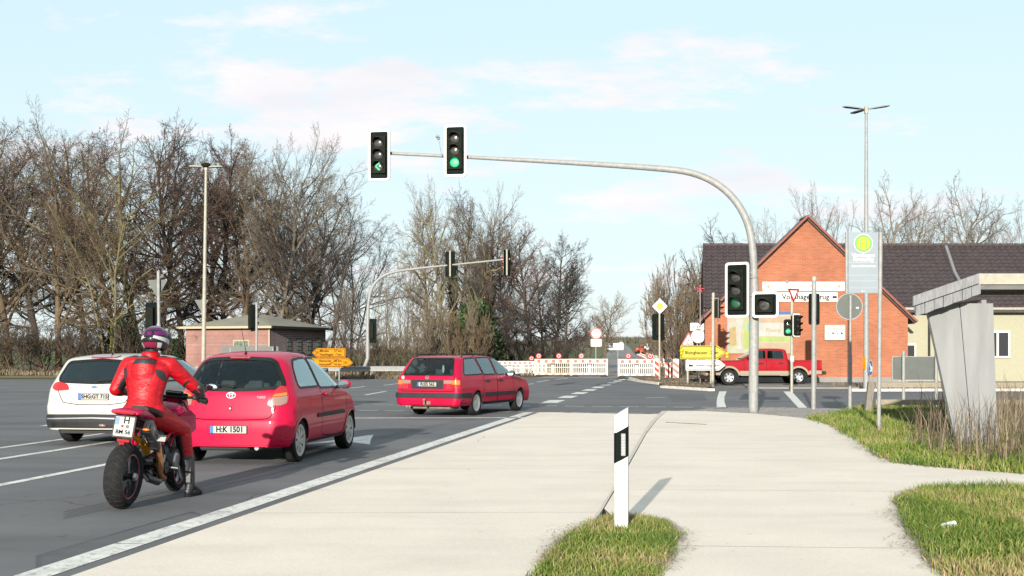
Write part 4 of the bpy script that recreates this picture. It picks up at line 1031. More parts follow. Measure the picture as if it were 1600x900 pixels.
mb = MB(); q = [(2.35, 1.06), (2.36, 1.22), (2.48, 1.24), (2.80, 1.10), (2.82, 1.0), (2.40, 1.0)]; s.panel('window_poster', q, 'right', .002, M['dirtywhite'], .001, 0)
mb = MB(); mb.ball((.52, -.18, 1.12), (.02, .03, .10), 8); mb.build('hanging_ornament', M['dirtywhite'], pr)

# ======== white hatchback at the left edge of the frame
sp = dict(L=4.4, W=.91, zb=.25, xr=.85, xf=3.55, rw=.325, tw=.2, rim=.23, rr=.26, rf=.5, rt=.12, crown=.05, bow=.07, bowf=.18, K=26, N=16, ds=.045,
     prof=[(0.0, .25), (0.0, .40), (.0, .62), (.05, .72), (.07, .90), (.10, 1.0), (.24, 1.22), (.33, 1.38), (.45, 1.44), (.9, 1.485), (1.6, 1.50), (2.2, 1.46), (2.8, 1.25), (3.3, 1.03), (3.8, .93), (4.2, .80), (4.36, .62), (4.4, .45), (4.4, .25)],
     wz=[(.2, .92), (.35, .97), (.6, 1.0), (.8, .995), (.95, .97), (1.03, .94), (1.2, .87), (1.4, .79), (1.5, .75)])
wr = empty('white_hatchback', (0, 0, 0), 0, 'white hatchback at the left edge with plate SHG GT 715', 'car')
pp = G(205, 686); wr.location = (0, 0, .002); yw = R(90 - 7.2); 
base = Vector((-6.82, 19.75, .002)); wr.location = base; wr.rotation_euler = (0, 0, yw)
s = Car(wr, sp)
s.window('rear_window', [(-.62, 1.03), (0, 1.01), (.62, 1.03), (.67, 1.10), (.56, 1.35), (0, 1.39), (-.56, 1.35), (-.67, 1.10)], 'rear', 'darkglass', seal=.04)
for md in ('right', 'left'):
    s.window('side_window', [(.72, 1.03), (.68, 1.12), (1.0, 1.36), (1.45, 1.41), (1.62, 1.03)], md)
    s.window('side_window', [(1.69, 1.02), (1.55, 1.41), (2.1, 1.39), (2.6, 1.24), (3.05, 1.02)], md)
s.window('windscreen', [(-.62, 1.06), (.62, 1.06), (.52, 1.40), (-.52, 1.40)], 'front')
s.body('body', 'white_car', .36)
for md, k in (('rr', -1), ('rl', 1)):
    s.panel('tail_lamp', [(k * a, z) for a, z in [(.36, .90), (.42, .99), (.58, 1.03), (.66, 1.0), (.66, .93), (.55, .88)]], md, .012, M['lens_red'], .012, 2)
s.panel('rear_bumper', [(-.84, .285), (-.86, .42), (-.80, .50), (0, .51), (.80, .50), (.86, .42), (.84, .285)], 'rear', .028, M['darkgrey'], .03, 1)
s.panel('bumper_insert', [(-.7, .30), (-.7, .38), (.7, .38), (.7, .30)], 'rear', .04, M['black'], .02, 1)
s.strip('bumper_line', [(-.8, .43), (0, .45), (.8, .43)], 'rear', .02, M['chrome'], off=.032)
s.panel('high_stop_lamp', [(-.22, 1.415), (-.24, 1.45), (.24, 1.45), (.22, 1.415)], 'rear', .02, M['lens_red'], .02, 1)
s.strip('tailgate_seam', [(-.68, 1.02), (-.60, .80), (-.5, .66), (.5, .66), (.60, .80), (.68, 1.02)], 'rear', .011, M['ink'], smooth=1)
plate(wr, s, .79, 'SHG:GT 715', off=.018, tsize=.094)
p = s.proj(0, .945, 'rear', .008); T = Matrix.Translation(p) @ Matrix.Rotation(R(-90), 4, 'Z'); MB().prism(ell(.058, .024), -.006, .004, T).build('emblem', M['chrome'], wr); MB().prism(ell(.048, .017), -.008, .002, T).build('emblem_field', M['blue'], wr)
mb = MB(); a = s.proj(-.05, 1.03, 'rear', .03); b = s.proj(-.45, 1.06, 'rear', .03); mb.tube([a, b], [.016, .007], 8); mb.build('rear_wiper', M['black'], wr)
hp = s.bvh.ray_cast(Vector((.75, 0, 3)), Vector((0, 0, -1)))[0]; mb = MB(); mb.tube([hp, hp + Vector((-.02, 0, .035)), hp + Vector((-.11, 0, .14))], [.018, .008, .003], 6); mb.build('aerial', M['black'], wr)
for md in ('right', 'left'): s.strip('door_seam', [(1.64, 1.0), (1.62, .35), (2.7, .32), (2.95, .6), (3.0, 1.0)], md, .011, M['ink'])
s.wheels('cover7'); mirror(wr, s, 2.75, 1.04, -1, 'white_car'); mirror(wr, s, 2.75, 1.04, 1, 'white_car')
seats(wr, 1.3, 3, 1.3, .5, 1.13); seats(wr, 2.1, 2, 1.2, .5, 1.25)
mb = MB(); mb.tube([(.02, -.5, .26), (.3, -.5, .27)], .03, 10); mb.box((.3, 0, .24), (.4, 1.2, .1)); mb.build('exhaust', M['under'], wr)

# ======== silver-blue car ahead, mostly hidden by the red hatchback
sp = dict(sp); sp['ds'] = .06; sp['K'] = 20; sp['N'] = 10
sr = empty('silver_hatchback', (-6.35, 30.2, .002), R(90 - 7), 'silver-blue car in the left lane, only its roof and mirror showing past the red hatchback', 'car')
s = Car(sr, sp)
s.window('rear_window', [(-.62, 1.03), (.62, 1.03), (.56, 1.35), (-.56, 1.35)], 'rear', 'darkglass')
for md in ('right', 'left'):
    s.window('side_window', [(.72, 1.03), (.68, 1.12), (1.0, 1.36), (1.45, 1.41), (1.62, 1.03)], md)
    s.window('side_window', [(1.69, 1.02), (1.55, 1.41), (2.1, 1.39), (2.6, 1.24), (3.05, 1.02)], md)
s.window('windscreen', [(-.62, 1.06), (.62, 1.06), (.52, 1.40), (-.52, 1.40)], 'front')
s.body('body', 'silver_car', .36)
s.wheels('cover7'); mirror(sr, s, 2.75, 1.04, -1, 'black'); mirror(sr, s, 2.75, 1.04, 1, 'black')
for md, k in (('rr', -1), ('rl', 1)):
    s.panel('tail_lamp', [(k * a, z) for a, z in [(.36, .90), (.42, .99), (.58, 1.03), (.66, 1.0), (.66, .93), (.55, .88)]], md, .012, M['lens_red'], .012, 2)
mb = MB()
for sy in (-1, 1): mb.tube([(.8, sy * .6, 1.43), (.9, sy * .6, 1.52), (2.0, sy * .6, 1.53), (2.2, sy * .6, 1.45)], .016, 6)
mb.build('roof_rail', M['black'], sr)
seats(sr, 2.1, 2, 1.2, .5, 1.25)

# ======== red crew-cab pickup before the inn (heads left)
sp = dict(L=5.80, W=.98, zb=.50, xr=1.22, xf=4.72, rw=.40, tw=.26, rim=.235, rr=.10, rf=.25, rt=.08, crown=.02, bow=.02, bowf=.10, K=26, N=12, ds=.045, it=1, rfk=.9, arch_mat='tan_paint',
     prof=[(0.0, .50), (0.0, 1.24), (.02, 1.27), (1.70, 1.27), (1.74, 1.30), (1.80, 1.74), (1.90, 1.82), (2.3, 1.86), (3.1, 1.85), (3.30, 1.80), (4.05, 1.32), (4.12, 1.27), (5.2, 1.22), (5.62, 1.12), (5.72, 1.0), (5.78, .7), (5.80, .50)],
     wz=[(.4, .94), (.55, 1.0), (.9, 1.0), (1.15, .985), (1.27, .96), (1.5, .90), (1.75, .84), (1.87, .80)])
tr = empty('red_pickup', (0, 0, 0), 0, 'red crew-cab pickup truck with tan lower trim parked before the brick inn', 'pickup truck')
yw = R(180.0 + 1.0); sc_ = .93
pw = G(1247, 602); lx, ly = sp['xr'] * sc_, .85 * sc_      # its left side faces the camera
cq, sq = math.cos(yw), math.sin(yw)
tr.location = (pw.x - (lx * cq - ly * sq), pw.y - (lx * sq + ly * cq), .0)
tr.location.z = .062 if False else .004; tr.rotation_euler = (0, 0, yw); tr.scale = (sc_,) * 3
s = Car(tr, sp)
for md in ('right', 'left'):
    s.window('side_window', [(1.98, 1.34), (2.02, 1.72), (2.78, 1.74), (2.80, 1.34)], md, 'darkglass', seal=.035)
    s.window('side_window', [(2.88, 1.34), (2.88, 1.74), (3.20, 1.72), (3.86, 1.34)], md, 'darkglass', seal=.035)
s.window('windscreen', [(-.75, 1.34), (.75, 1.34), (.68, 1.78), (-.68, 1.78)], 'front', 'darkglass')
s.window('rear_window', [(-.68, 1.36), (.68, 1.36), (.62, 1.72), (-.62, 1.72)], 'rear', 'darkglass')
s.body('body', 'truck_paint', .50)
for md in ('right', 'left'):
    s.panel('lower_trim', [(1.74, .50), (1.74, .72), (4.18, .72), (4.24, .50)], md, .012, M['tan_paint'], .012, 0)
    s.panel('lower_trim', [(.04, .56), (.04, .74), (.68, .74), (.72, .56)], md, .012, M['tan_paint'], .012, 0)
    s.panel('lower_trim', [(5.20, .52), (5.24, .74), (5.66, .78), (5.68, .52)], md, .012, M['tan_paint'], .012, 0)
    for xc in (sp['xr'], sp['xf']):
        s.strip('arch_flare', [(xc + .535 * math.cos(R(a)), .40 + .535 * math.sin(R(a))) for a in range(12, 169, 8)], md, .07, M['tan_paint'], off=.02)
    for xx in (1.80, 2.84, 3.98): s.strip('door_seam', [(xx, 1.30), (xx - .01, .55)], md, .014, M['ink'])
    s.strip('bed_seam', [(1.735, 1.26), (1.735, .55)], md, .02, M['ink'])
    s.panel('door_handle', [(2.0, 1.08), (2.0, 1.14), (2.22, 1.14), (2.22, 1.08)], md, .03, M['black'], .03, 1)
    s.panel('door_handle', [(3.0, 1.06), (3.0, 1.13), (3.25, 1.13), (3.25, 1.06)], md, .03, M['black'], .03, 1)
    s.strip('step_bar', [(1.78, .47), (4.14, .47)], md, .06, M['chrome'], off=.06)
    s.panel('tail_lamp', [(-.0 + .01, .82), (.01, 1.20), (.13, 1.20), (.13, .82)], md, .012, M['lens_red'], .012, 0)
s.panel('fuel_flap', circ(.09, 16, 1.38, 1.02), 'left', .004, M['truck_paint'], .004, 0)
MB().box((-.10, 0, .62), (.18, 1.86, .18), bevel=.03).build('rear_bumper', M['darkgrey'], tr)
MB().box((5.84, 0, .60), (.16, 1.90, .24), bevel=.05).build('front_bumper', M['tan_paint'], tr)
s.panel('headlamp', [(5.45, .90), (5.42, 1.06), (5.66, 1.05), (5.72, .90)], 'left', .012, M['lens_white'], .012, 0)
mb = MB(); mb.box((2.7, 0, .44), (4.6, 1.0, .10)); mb.tube([(sp['xr'], -.7, .4), (sp['xr'], .7, .4)], .07, 8); mb.build('chassis', M['under'], tr)
s.wheels('spoke6'); mirror(tr, s, 3.78, 1.36, -1, 'black', y=-.93); mirror(tr, s, 3.78, 1.36, 1, 'black', y=.93)
seats(tr, 2.15, 3, 1.5, .8, 1.5); seats(tr, 3.0, 2, 1.4, .8, 1.6)
# ------------------------------------------------------------------ motorcycle
BO = G(189, 795); BYAW = R(86.0)
bike = empty('motorcycle', (BO.x, BO.y, .002), BYAW, 'red and black motorcycle with plate H BM 56, wide rear tyre and upswept silencer', 'motorcycle')
bike.rotation_euler = (R(5), 0, BYAW)
M['magenta'] = paint_mat('motorcycle_paint', (0.30, 0.002, 0.045))
M['copper'] = mat('heat_tinted_pipe', (0.42, 0.20, 0.09), .28, .9, var=.35, vscale=14)
M['steel'] = mat('brushed_steel', (0.34, 0.34, 0.35), .3, .9, var=.15, vscale=20)
M['engine'] = mat('engine_alloy', (0.035, 0.035, 0.037), .45, .4, var=.3, vscale=18)
M['carbon'] = mat('carbon_black', (0.016, 0.016, 0.018), .25, 0, coat=.6)
RXm = Matrix.Rotation(R(90), 4, 'X')
def bike_wheel(x, r, w_, rim, crown):
    t = MB(); h = w_ / 2; prof = []
    for k in range(-9, 10):
        a = k / 9; prof.append((r - crown * (abs(a) ** 2.3), a * h))
    prof = [(rim, -h * .72), (rim + .02, -h * .86)] + prof + [(rim + .02, h * .86), (rim, h * .72)]
    t.lathe(prof, Matrix.Translation((x, 0, r)) @ RXm, 56); ty = t.build('tyre', M['rubber'], bike, 35)
    g = MB()    # tread grooves: thin dark slashes across the shoulders
    for k in range(26):
        for sgn in (-1, 1):
            a0 = 2 * math.pi * (k + .25 * (sgn > 0)) / 26; pts = []
            for j in range(5):
                aa = j / 4; yy = sgn * h * (.12 + .66 * aa); rr_ = r - crown * (abs(yy / h) ** 2.3) + .0006; th = a0 + .12 * aa
                pts.append((x + rr_ * math.cos(th), yy, r + rr_ * math.sin(th)))
            g.tube(pts, .0028, 4)
    gr = g.build('tread_grooves', M['under'], ty); gr['kind'] = 'stuff'
    q = MB(); q.lathe([(rim + .004, h * .74), (rim - .012, h * .70), (rim - .022, h * .3), (rim - .022, -h * .3), (rim - .012, -h * .70), (rim + .004, -h * .74)], Matrix.Translation((x, 0, r)) @ RXm, 48)
    q.lathe([(.0, h * .5), (.05, h * .5), (.055, -h * .5), (0, -h * .5)], Matrix.Translation((x, 0, r)) @ RXm, 20)
    for k in range(5):
        a = 2 * math.pi * k / 5 + .3
        for da in (-.14, .14):
            p0 = (x + .045 * math.cos(a), -h * .35, r + .045 * math.sin(a)); p1 = (x + (rim - .015) * math.cos(a + da), -h * .3, r + (rim - .015) * math.sin(a + da))
            q.tube([p0, p1], [.016, .012], 6)
    rm = q.build('rim', M['carbon'], ty, 35)
    q = MB(); q.ring([(x + (rim - .004) * math.cos(2 * math.pi * k / 48), r + (rim - .004) * math.sin(2 * math.pi * k / 48)) for k in range(48)], [(x + (rim - .013) * math.cos(2 * math.pi * k / 48), r + (rim - .013) * math.sin(2 * math.pi * k / 48)) for k in range(48)], -h * .73, -h * .71)
    q.build('rim_stripe', M['magenta'], rm)
    return ty
bike_wheel(0, .318, .19, .215, .055)
bike_wheel(1.49, .300, .12, .215, .04)
mb = MB(); mb.ring([(1.49 + .16 * math.cos(2 * math.pi * k / 36), .3 + .16 * math.sin(2 * math.pi * k / 36)) for k in range(36)], [(1.49 + .11 * math.cos(2 * math.pi * k / 36), .3 + .11 * math.sin(2 * math.pi * k / 36)) for k in range(36)], -.075, -.07); mb.build('brake_disc', M['steel'], bike)
mb = MB(); mb.box((1.40, -.08, .40), (.07, .05, .12), bevel=.015); mb.build('brake_caliper', M['engine'], bike, 60)
mb = MB(); mb.tube([(0, .12, .318), (.2, .14, .37), (.42, .10, .44), (.56, .02, .46)], [.045, .055, .06, .06], 10); mb.tube([(0, .11, .318), (0, -.11, .318)], .032, 14); mb.tube([(.35, .10, .42), (.40, -.10, .44), (.56, -.08, .44)], [.045, .05, .04], 10)
mb.build('swingarm', M['carbon'], bike)
mb = MB(); mb.lathe([(0, -.13), (.035, -.13), (.045, -.115), (.045, -.10), (0, -.10)], Matrix.Rotation(R(90), 4, 'X'), 6); o = mb.build('axle_nut', M['steel'], bike); o.location = (0, -.0, .318); o.rotation_euler = (0, 0, R(180)); 
# engine, frame
mb = MB(); mb.box((.80, 0, .43), (.42, .34, .30), bevel=.06); mb.box((.98, 0, .60), (.20, .24, .26), rot=Matrix.Rotation(R(-20), 3, 'Y'), bevel=.04); mb.box((.66, 0, .62), (.20, .24, .22), rot=Matrix.Rotation(R(25), 3, 'Y'), bevel=.04)
mb.tube([(.80, -.16, .42), (.80, -.225, .42)], [.13, .115], 20); mb.tube([(.62, -.15, .36), (.62, -.20, .36)], [.07, .06], 14); mb.tube([(.96, -.15, .36), (.96, -.19, .36)], [.05, .045], 12)
eng = mb.build('engine', M['engine'], bike, 45)
mb = MB(); mb.tube([(.80, -.225, .42), (.80, -.24, .42)], [.085, .075], 20); mb.build('clutch_cover', M['steel'], eng)
mb = MB()
for sy in (-1, 1):
    mb.tube([(1.17, sy * .04, .92), (.95, sy * .16, .78), (.62, sy * .14, .62), (.48, sy * .11, .45)], .017, 8); mb.tube([(.95, sy * .16, .78), (.80, sy * .15, .55)], .015, 8); mb.tube([(.62, sy * .14, .62), (.30, sy * .09, .82), (.05, sy * .05, .86)], .014, 8); mb.tube([(.52, sy * .13, .48), (.34, sy * .09, .80)], .013, 8)
mb.build('frame', M['red_paint'], bike)
mb = MB(); mb.box((.62, 0, .30), (.34, .22, .12), bevel=.04); mb.tube([(.45, -.05, .30), (.40, -.10, .26), (.52, -.15, .22), (.62, -.15, .25)], .04, 10); mb.build('belly_box', M['carbon'], bike, 60)
# exhaust
mb = MB(); mb.tube([(.66, -.16, .245), (.58, -.17, .25), (.53, -.165, .30)], [.034, .034, .030], 12); mb.tube([(.53, -.165, .30), (.50, -.165, .38), (.475, -.165, .46), (.46, -.165, .53), (.42, -.17, .60)], [.029, .042, .040, .026, .024], 14)
mb.build('exhaust_pipe', M['copper'], bike)
def oct_(w_, h, c=.35): return [(w_ / 2, h / 2 * (1 - c)), (w_ / 2 * (1 - c), h / 2), (-w_ / 2 * (1 - c), h / 2), (-w_ / 2, h / 2 * (1 - c)), (-w_ / 2, -h / 2 * (1 - c)), (-w_ / 2 * (1 - c), -h / 2), (w_ / 2 * (1 - c), -h / 2), (w_ / 2, -h / 2 * (1 - c))]
dirm = Vector((.40, .015, -.27)); dq = dirm.to_track_quat('Y', 'Z').to_matrix().to_4x4(); A0 = Matrix.Translation((.07, -.175, .80)) @ dq @ Matrix.Diagonal((.80, .80, .74, 1))
mb = MB(); mb.prism(oct_(.125, .185), .03, .40, A0); mf = mb.build('silencer', M['engine'], bike)
mb = MB(); mb.prism(oct_(.135, .195), -.02, .075, A0); mb.prism(oct_(.130, .190), .20, .225, A0); mb.prism(oct_(.13, .19), .37, .42, A0); mb.build('silencer_cap', M['carbon'], mf)
mb = MB(); mb.ring(rrect(.055, .105, .026, 4), rrect(.040, .088, .02, 4), -.04, -.018, A0); mb.prism(rrect(.040, .088, .02, 4), -.022, -.0201, A0); mb.build('silencer_outlet', M['engine'], mf)
MB().box((.22, -.252, .69), (.10, .004, .07), rot=dq.to_3x3()).build('silencer_label', M['plate'], mf)
# rear shock
mb = MB()
T0 = Vector((.18, -.07, .66)); T1 = Vector((.42, -.07, .50))
pts = [];
for k in range(64):
    t = k / 63; c = T0.lerp(T1, .15 + .7 * t); a = t * 2 * math.pi * 6; pts.append(c + Vector((0, math.cos(a) * .034, math.sin(a) * .034)))
mb.tube(pts, .007, 5); sh = mb.build('shock_spring', M['yellow2'], bike, True)
mb = MB(); mb.tube([T0, T1], .014, 8); mb.build('shock_damper', M['steel'], sh)
mb = MB(); mb.box((.13, -.06, .665), (.12, .05, .05), rot=Matrix.Rotation(R(20), 3, 'Y'), bevel=.012); mb.build('shock_reservoir', M['yellow2'], bike)
# tail, seat, tank
def loft(secs, m, name, parent, cap=True, smooth=True):
    """secs: list of (x, yc, zc, half_w, half_h, power)"""
    vs = []; fs = []; n = 20
    for (x, yc, zc, hw, hh, pw) in secs:
        for k in range(n):
            a = 2 * math.pi * k / n; ca, sa = math.cos(a), math.sin(a)
            vs.append((x, yc + hw * math.copysign(abs(ca) ** (2 / pw), ca), zc + hh * math.copysign(abs(sa) ** (2 / pw), sa)))
    for i in range(len(secs) - 1):
        for k in range(n): k2 = (k + 1) % n; fs.append((i * n + k, i * n + k2, (i + 1) * n + k2, (i + 1) * n + k))
    fs.append(tuple(range(n))); fs.append(tuple(range((len(secs) - 1) * n, len(secs) * n))[::-1])
    return meshobj(name, vs, fs, m, parent, 50)
loft([(-.10, 0, .935, .13, .018, 3), (-.06, 0, .935, .155, .030, 3), (.05, 0, .925, .15, .045, 3), (.22, 0, .905, .13, .055, 2.6), (.42, 0, .86, .11, .05, 2.4)], M['magenta'], 'tail_cowl', bike)
loft([(-.04, 0, .885, .10, .02, 2.5), (.10, 0, .87, .10, .03, 2.5), (.40, 0, .80, .10, .06, 2.5)], M['black'], 'under_tail', bike)
loft([(.26, 0, .955, .09, .03, 2.5), (.40, 0, .93, .13, .045, 2.6), (.60, 0, .865, .15, .045, 2.6), (.80, 0, .85, .12, .05, 2.4), (.90, 0, .87, .09, .04, 2.2)], M['black'], 'seat', bike)
loft([(.80, 0, .84, .10, .07, 2.2), (.88, 0, .86, .17, .10, 2.5), (1.0, 0, .88, .21, .12, 2.6), (1.12, 0, .87, .20, .11, 2.5), (1.20, 0, .84, .12, .07, 2.2)], M['magenta'], 'fuel_tank', bike)
for sy in (-1, 1):
    mb = MB(); mb.add([(.78, sy * .17, .70), (1.02, sy * .245, .64), (1.22, sy * .27, .72), (1.26, sy * .24, .86), (1.05, sy * .245, .93), (.86, sy * .19, .86),
                       (.80, sy * .14, .71), (1.02, sy * .19, .66), (1.18, sy * .20, .74), (1.20, sy * .19, .84), (1.05, sy * .19, .90), (.88, sy * .15, .84)],
                      [f if sy < 0 else f[::-1] for f in [(0, 1, 2, 3, 4, 5), (6, 11, 10, 9, 8, 7), (0, 6, 7, 1), (1, 7, 8, 2), (2, 8, 9, 3), (3, 9, 10, 4), (4, 10, 11, 5), (5, 11, 6, 0)]])
    mb.build('tank_shroud', M['magenta'], bike, False)
# tail lamp, plate holder, plate, indicators
MB().box((-.115, 0, .935), (.03, .20, .022), bevel=.008).build('tail_lamp', M['lens_red'], bike)
PT = Matrix.Translation((-.10, .0, .80)) @ Matrix.Rotation(R(-90), 4, 'Z') @ Matrix.Rotation(R(-14), 4, 'X')
mb = MB(); mb.prism(rrect(.215, .215, .012, 3), .001, .008, PT); mb.tube([(.02, 0, .88), (-.07, 0, .86), (-.085, 0, .72)], .02, 8); hol = mb.build('plate_holder', M['black'], bike)
mb = MB().prism(rrect(.20, .20, .012, 3), -.004, .0, PT); npl = mb.build('number_plate', M['plate'], bike)
MB().ring(rrect(.198, .198, .011, 3), rrect(.188, .188, .008, 3), -.0052, -.003, PT).build('plate_rim', M['ink'], npl)
MB().prism(rrect(.040, .075, .004, 1, -.072, .050), -.0056, -.003, PT).build('euro_band', M['blue'], npl)
def onplate(txt, sz, x, z, m='ink'):
    t = text_mesh(txt, sz, 'plate_text', M[m], npl, rot=Matrix.Identity(4), extrude=.0006, bold=.0015)
    t.data.transform(PT @ Matrix.Translation((x, -.0052, z)) @ Matrix.Rotation(R(90), 4, 'X'))
onplate('H', .09, .02, .058); onplate('BM 56', .056, .0, -.055)
MB().prism(circ(.013, 14, -.015, .004), -.0056, -.003, PT).build('inspection_seal', M['lens_red'], npl); MB().prism(circ(.018, 16, .035, .002), -.0056, -.003, PT).build('registration_seal', M['signgrey'], npl)
mb = MB(); mb.box((-.09, 0, .665), (.012, .12, .03), bevel=.004); mb.box((-.07, .02, .60), (.012, .05, .12), bevel=.004); mb.build('rear_reflector', M['lens_red'], bike)
for sy in (-1, 1):
    mb = MB(); mb.tube([(-.08, sy * .05, .80), (-.09, sy * .19, .79)], .006, 6); st = mb.build('indicator_stalk', M['black'], bike)
    mb = MB(); mb.ball((-.095, sy * .215, .79), (.018, .036, .014), 8); mb.build('indicator', M['lens_amber'] if sy < 0 else M['lens_white'], st, True)
# front end
mb = MB()
for sy in (-1, 1):
    mb.tube([(1.49, sy * .095, .30), (1.24, sy * .095, .90), (1.18, sy * .095, 1.02)], [.026, .026, .022], 10)
mb.box((1.19, 0, .97), (.10, .24, .03), bevel=.01); mb.box((1.26, 0, .83), (.10, .24, .04), bevel=.01)
mb.build('fork', M['engine'], bike)
mb = MB(); mb.tube([(1.05, -.41, 1.035), (1.13, -.25, 1.055), (1.17, -.08, 1.04), (1.17, .08, 1.04), (1.13, .25, 1.055), (1.05, .41, 1.035)], .014, 8); hb = mb.build('handlebar', M['black'], bike)
for sy in (-1, 1):
    mb = MB(); mb.tube([(1.045, sy * .42, 1.034), (1.085, sy * .30, 1.048)], .019, 10); mb.build('grip', M['rubber'], hb)
    mb = MB(); mb.tube([(1.12, sy * .40, 1.03), (1.16, sy * .26, 1.04)], .007, 6); mb.box((1.12, sy * .26, 1.06), (.05, .05, .05), bevel=.01); mb.build('lever', M['black'], hb)
    mb = MB(); mb.tube([(1.12, sy * .30, 1.07), (1.14, sy * .36, 1.13), (1.14, sy * .41, 1.17)], .006, 6); mb.ball((1.145, sy * .43, 1.185), (.022, .070, .038), 10); mr_ = mb.build('bar_mirror', M['black'], bike, True)
    mb = MB(); mb.ball((1.122, sy * .43, 1.185), (.006, .060, .031), 10); mb.build('mirror_glass', M['mirror'], mr_, True)
mb = MB(); mb.box((1.24, 0, 1.06), (.05, .19, .09), rot=Matrix.Rotation(R(-30), 3, 'Y'), bevel=.02); mb.tube([(1.18, -.13, 1.02), (1.20, -.13, 1.08)], [.025, .03], 10); mb.tube([(1.18, .13, 1.02), (1.20, .13, 1.08)], [.02, .02], 10); ins = mb.build('instruments', M['black'], bike, 60)
MB().box((1.212, 0, 1.065), (.004, .15, .06), rot=Matrix.Rotation(R(-30), 3, 'Y')).build('display', M['steel'], ins)
loft([(1.22, 0, .98, .10, .08, 2.4), (1.32, 0, .97, .12, .11, 2.4), (1.40, 0, .95, .10, .09, 2.2), (1.44, 0, .93, .05, .04, 2)], M['red_paint'], 'headlamp_cowl', bike)
loft([(1.26, 0, .62, .05, .02, 2.4), (1.40, 0, .63, .07, .03, 2.4), (1.56, 0, .62, .06, .02, 2.2), (1.74, 0, .52, .04, .01, 2)], M['carbon'], 'front_mudguard', bike)
mb = MB()
for pts in ([(1.15, -.06, .98), (1.05, -.2, .80), (.98, -.19, .6)], [(1.18, -.12, 1.0), (1.22, -.2, .85), (1.1, -.16, .62)], [(.9, -.18, .75), (.74, -.2, .6), (.7, -.19, .45)], [(.5, -.1, .72), (.6, -.16, .55), (.66, -.18, .4)], [(.35, -.1, .6), (.5, -.12, .5), (.7, -.18, .32)], [(1.2, .12, 1.0), (1.25, .2, .8), (1.1, .16, .6)]):
    mb.tube(pts, .007, 5)
mb.build('cables', M['black'], bike, True)
for sy in (-1, 1):
    mb = MB(); mb.tube([(.66, sy * .18, .36), (.66, sy * .30, .355)], .012, 8); mb.box((.60, sy * .17, .42), (.05, .02, .14), bevel=.006); mb.build('footpeg', M['steel'], bike)
mb = MB(); mb.tube([(.62, .2, .33), (.45, .26, .05), (.44, .27, .01)], .012, 8); mb.build('side_stand', M['engine'], bike)

# ------------------------------------------------------------------ rider
M['leather_red'] = mat('red_leather', (0.30, 0.0012, 0.006), .5, var=.20, vscale=6, bump=.9, bscale=5, spec=.3, stretch=(1.6, 1.6, 4))
M['leather_black'] = mat('black_leather', (0.014, 0.014, 0.017), .45, var=.2, bump=.3, bscale=40, spec=.4)
rider = empty('person', (BO.x, BO.y, 0), BYAW, 'motorcyclist in red leather racing suit and white-purple helmet, right boot on the road', 'person')
def organic(name, parts, m, parent, vox=.011, smooth=6, fn=None, mats=None):
    """parts: list of chains [(p, r), ...]; each chain a string of tapered capsules, all fused by voxel remesh"""
    mb = MB()
    for ch in parts:
        for (p0, r0), (p1, r1) in zip(ch, ch[1:]):
            p0, p1 = Vector(p0), Vector(p1); n = max(2, int((p1 - p0).length / .03))
            mb.tube([p0.lerp(p1, t / n) for t in range(n + 1)], [r0 + (r1 - r0) * t / n for t in range(n + 1)], 16)
        for (p, r) in ch: mb.ball(tuple(p), r, 9)
    me = bpy.data.meshes.new('tmp'); me.from_pydata([tuple(v) for v in mb.v], [], mb.f)
    return finish(me, name, m, parent, vox, smooth, mats, fn)
def finish(me, name, m, parent, vox, smooth, mats=None, fn=None):
    o = bpy.data.objects.new('tmp', me); COL.objects.link(o)
    md = o.modifiers.new('r', 'REMESH'); md.mode = 'VOXEL'; md.voxel_size = vox; md.adaptivity = 0
    ms = o.modifiers.new('s', 'SMOOTH'); ms.factor = .6; ms.iterations = smooth
    dg = bpy.context.evaluated_depsgraph_get(); m2 = bpy.data.meshes.new_from_object(o.evaluated_get(dg)); bpy.data.objects.remove(o)
    m2.materials.clear()
    for x in (mats or [m]): m2.materials.append(x)
    m2.polygons.foreach_set('use_smooth', [True] * len(m2.polygons))
    if fn: m2.polygons.foreach_set('material_index', [fn(p.center) for p in m2.polygons])
    m2.name = name; return link(bpy.data.objects.new(name, m2), parent)
# joints (x forward, y left, z up)
hip = Vector((.60, .0, .93)); 
LSH, RSH = Vector((.74, .21, 1.375)), Vector((.76, -.215, 1.37))
LEL, REL = Vector((.70, .335, 1.13)), Vector((.93, -.40, 1.16))
LHA, RHA = Vector((.98, .315, 1.09)), Vector((1.02, -.485, 1.055))
LKN, RKN = Vector((1.02, .24, .74)), Vector((1.00, -.26, .70))
LAN, RAN = Vector((.66, .24, .43)), Vector((1.02, -.33, .12))
tor = MB()
def ering(c, a, b, tilt=0): return (Vector(c), a, b)
rings = [((.55, 0, .80), .13, .14), ((.57, 0, .87), .155, .175), ((.60, 0, .95), .15, .165), ((.63, 0, 1.05), .135, .150), ((.66, 0, 1.16), .145, .168), ((.69, 0, 1.27), .155, .195), ((.72, 0, 1.36), .145, .205), ((.745, 0, 1.42), .11, .165), ((.76, -.005, 1.455), .08, .10), ((.775, -.01, 1.50), .065, .068), ((.79, -.02, 1.56), .06, .062)]
vs = []; fs = []; n = 28
for (c, a, b) in rings:
    for k in range(n):
        th = 2 * math.pi * k / n; vs.append((c[0] + a * (1.08 if c[2] < 1.44 else 1) * math.cos(th), c[1] + b * (1.17 if c[2] < 1.44 else 1) * math.sin(th), c[2]))
for i in range(len(rings) - 1):
    for k in range(n): k2 = (k + 1) % n; fs.append((i * n + k, i * n + k2, (i + 1) * n + k2, (i + 1) * n + k))
fs.append(tuple(range(n))[::-1]); fs.append(tuple(range((len(rings) - 1) * n, len(rings) * n)))
tor.add(vs, fs)
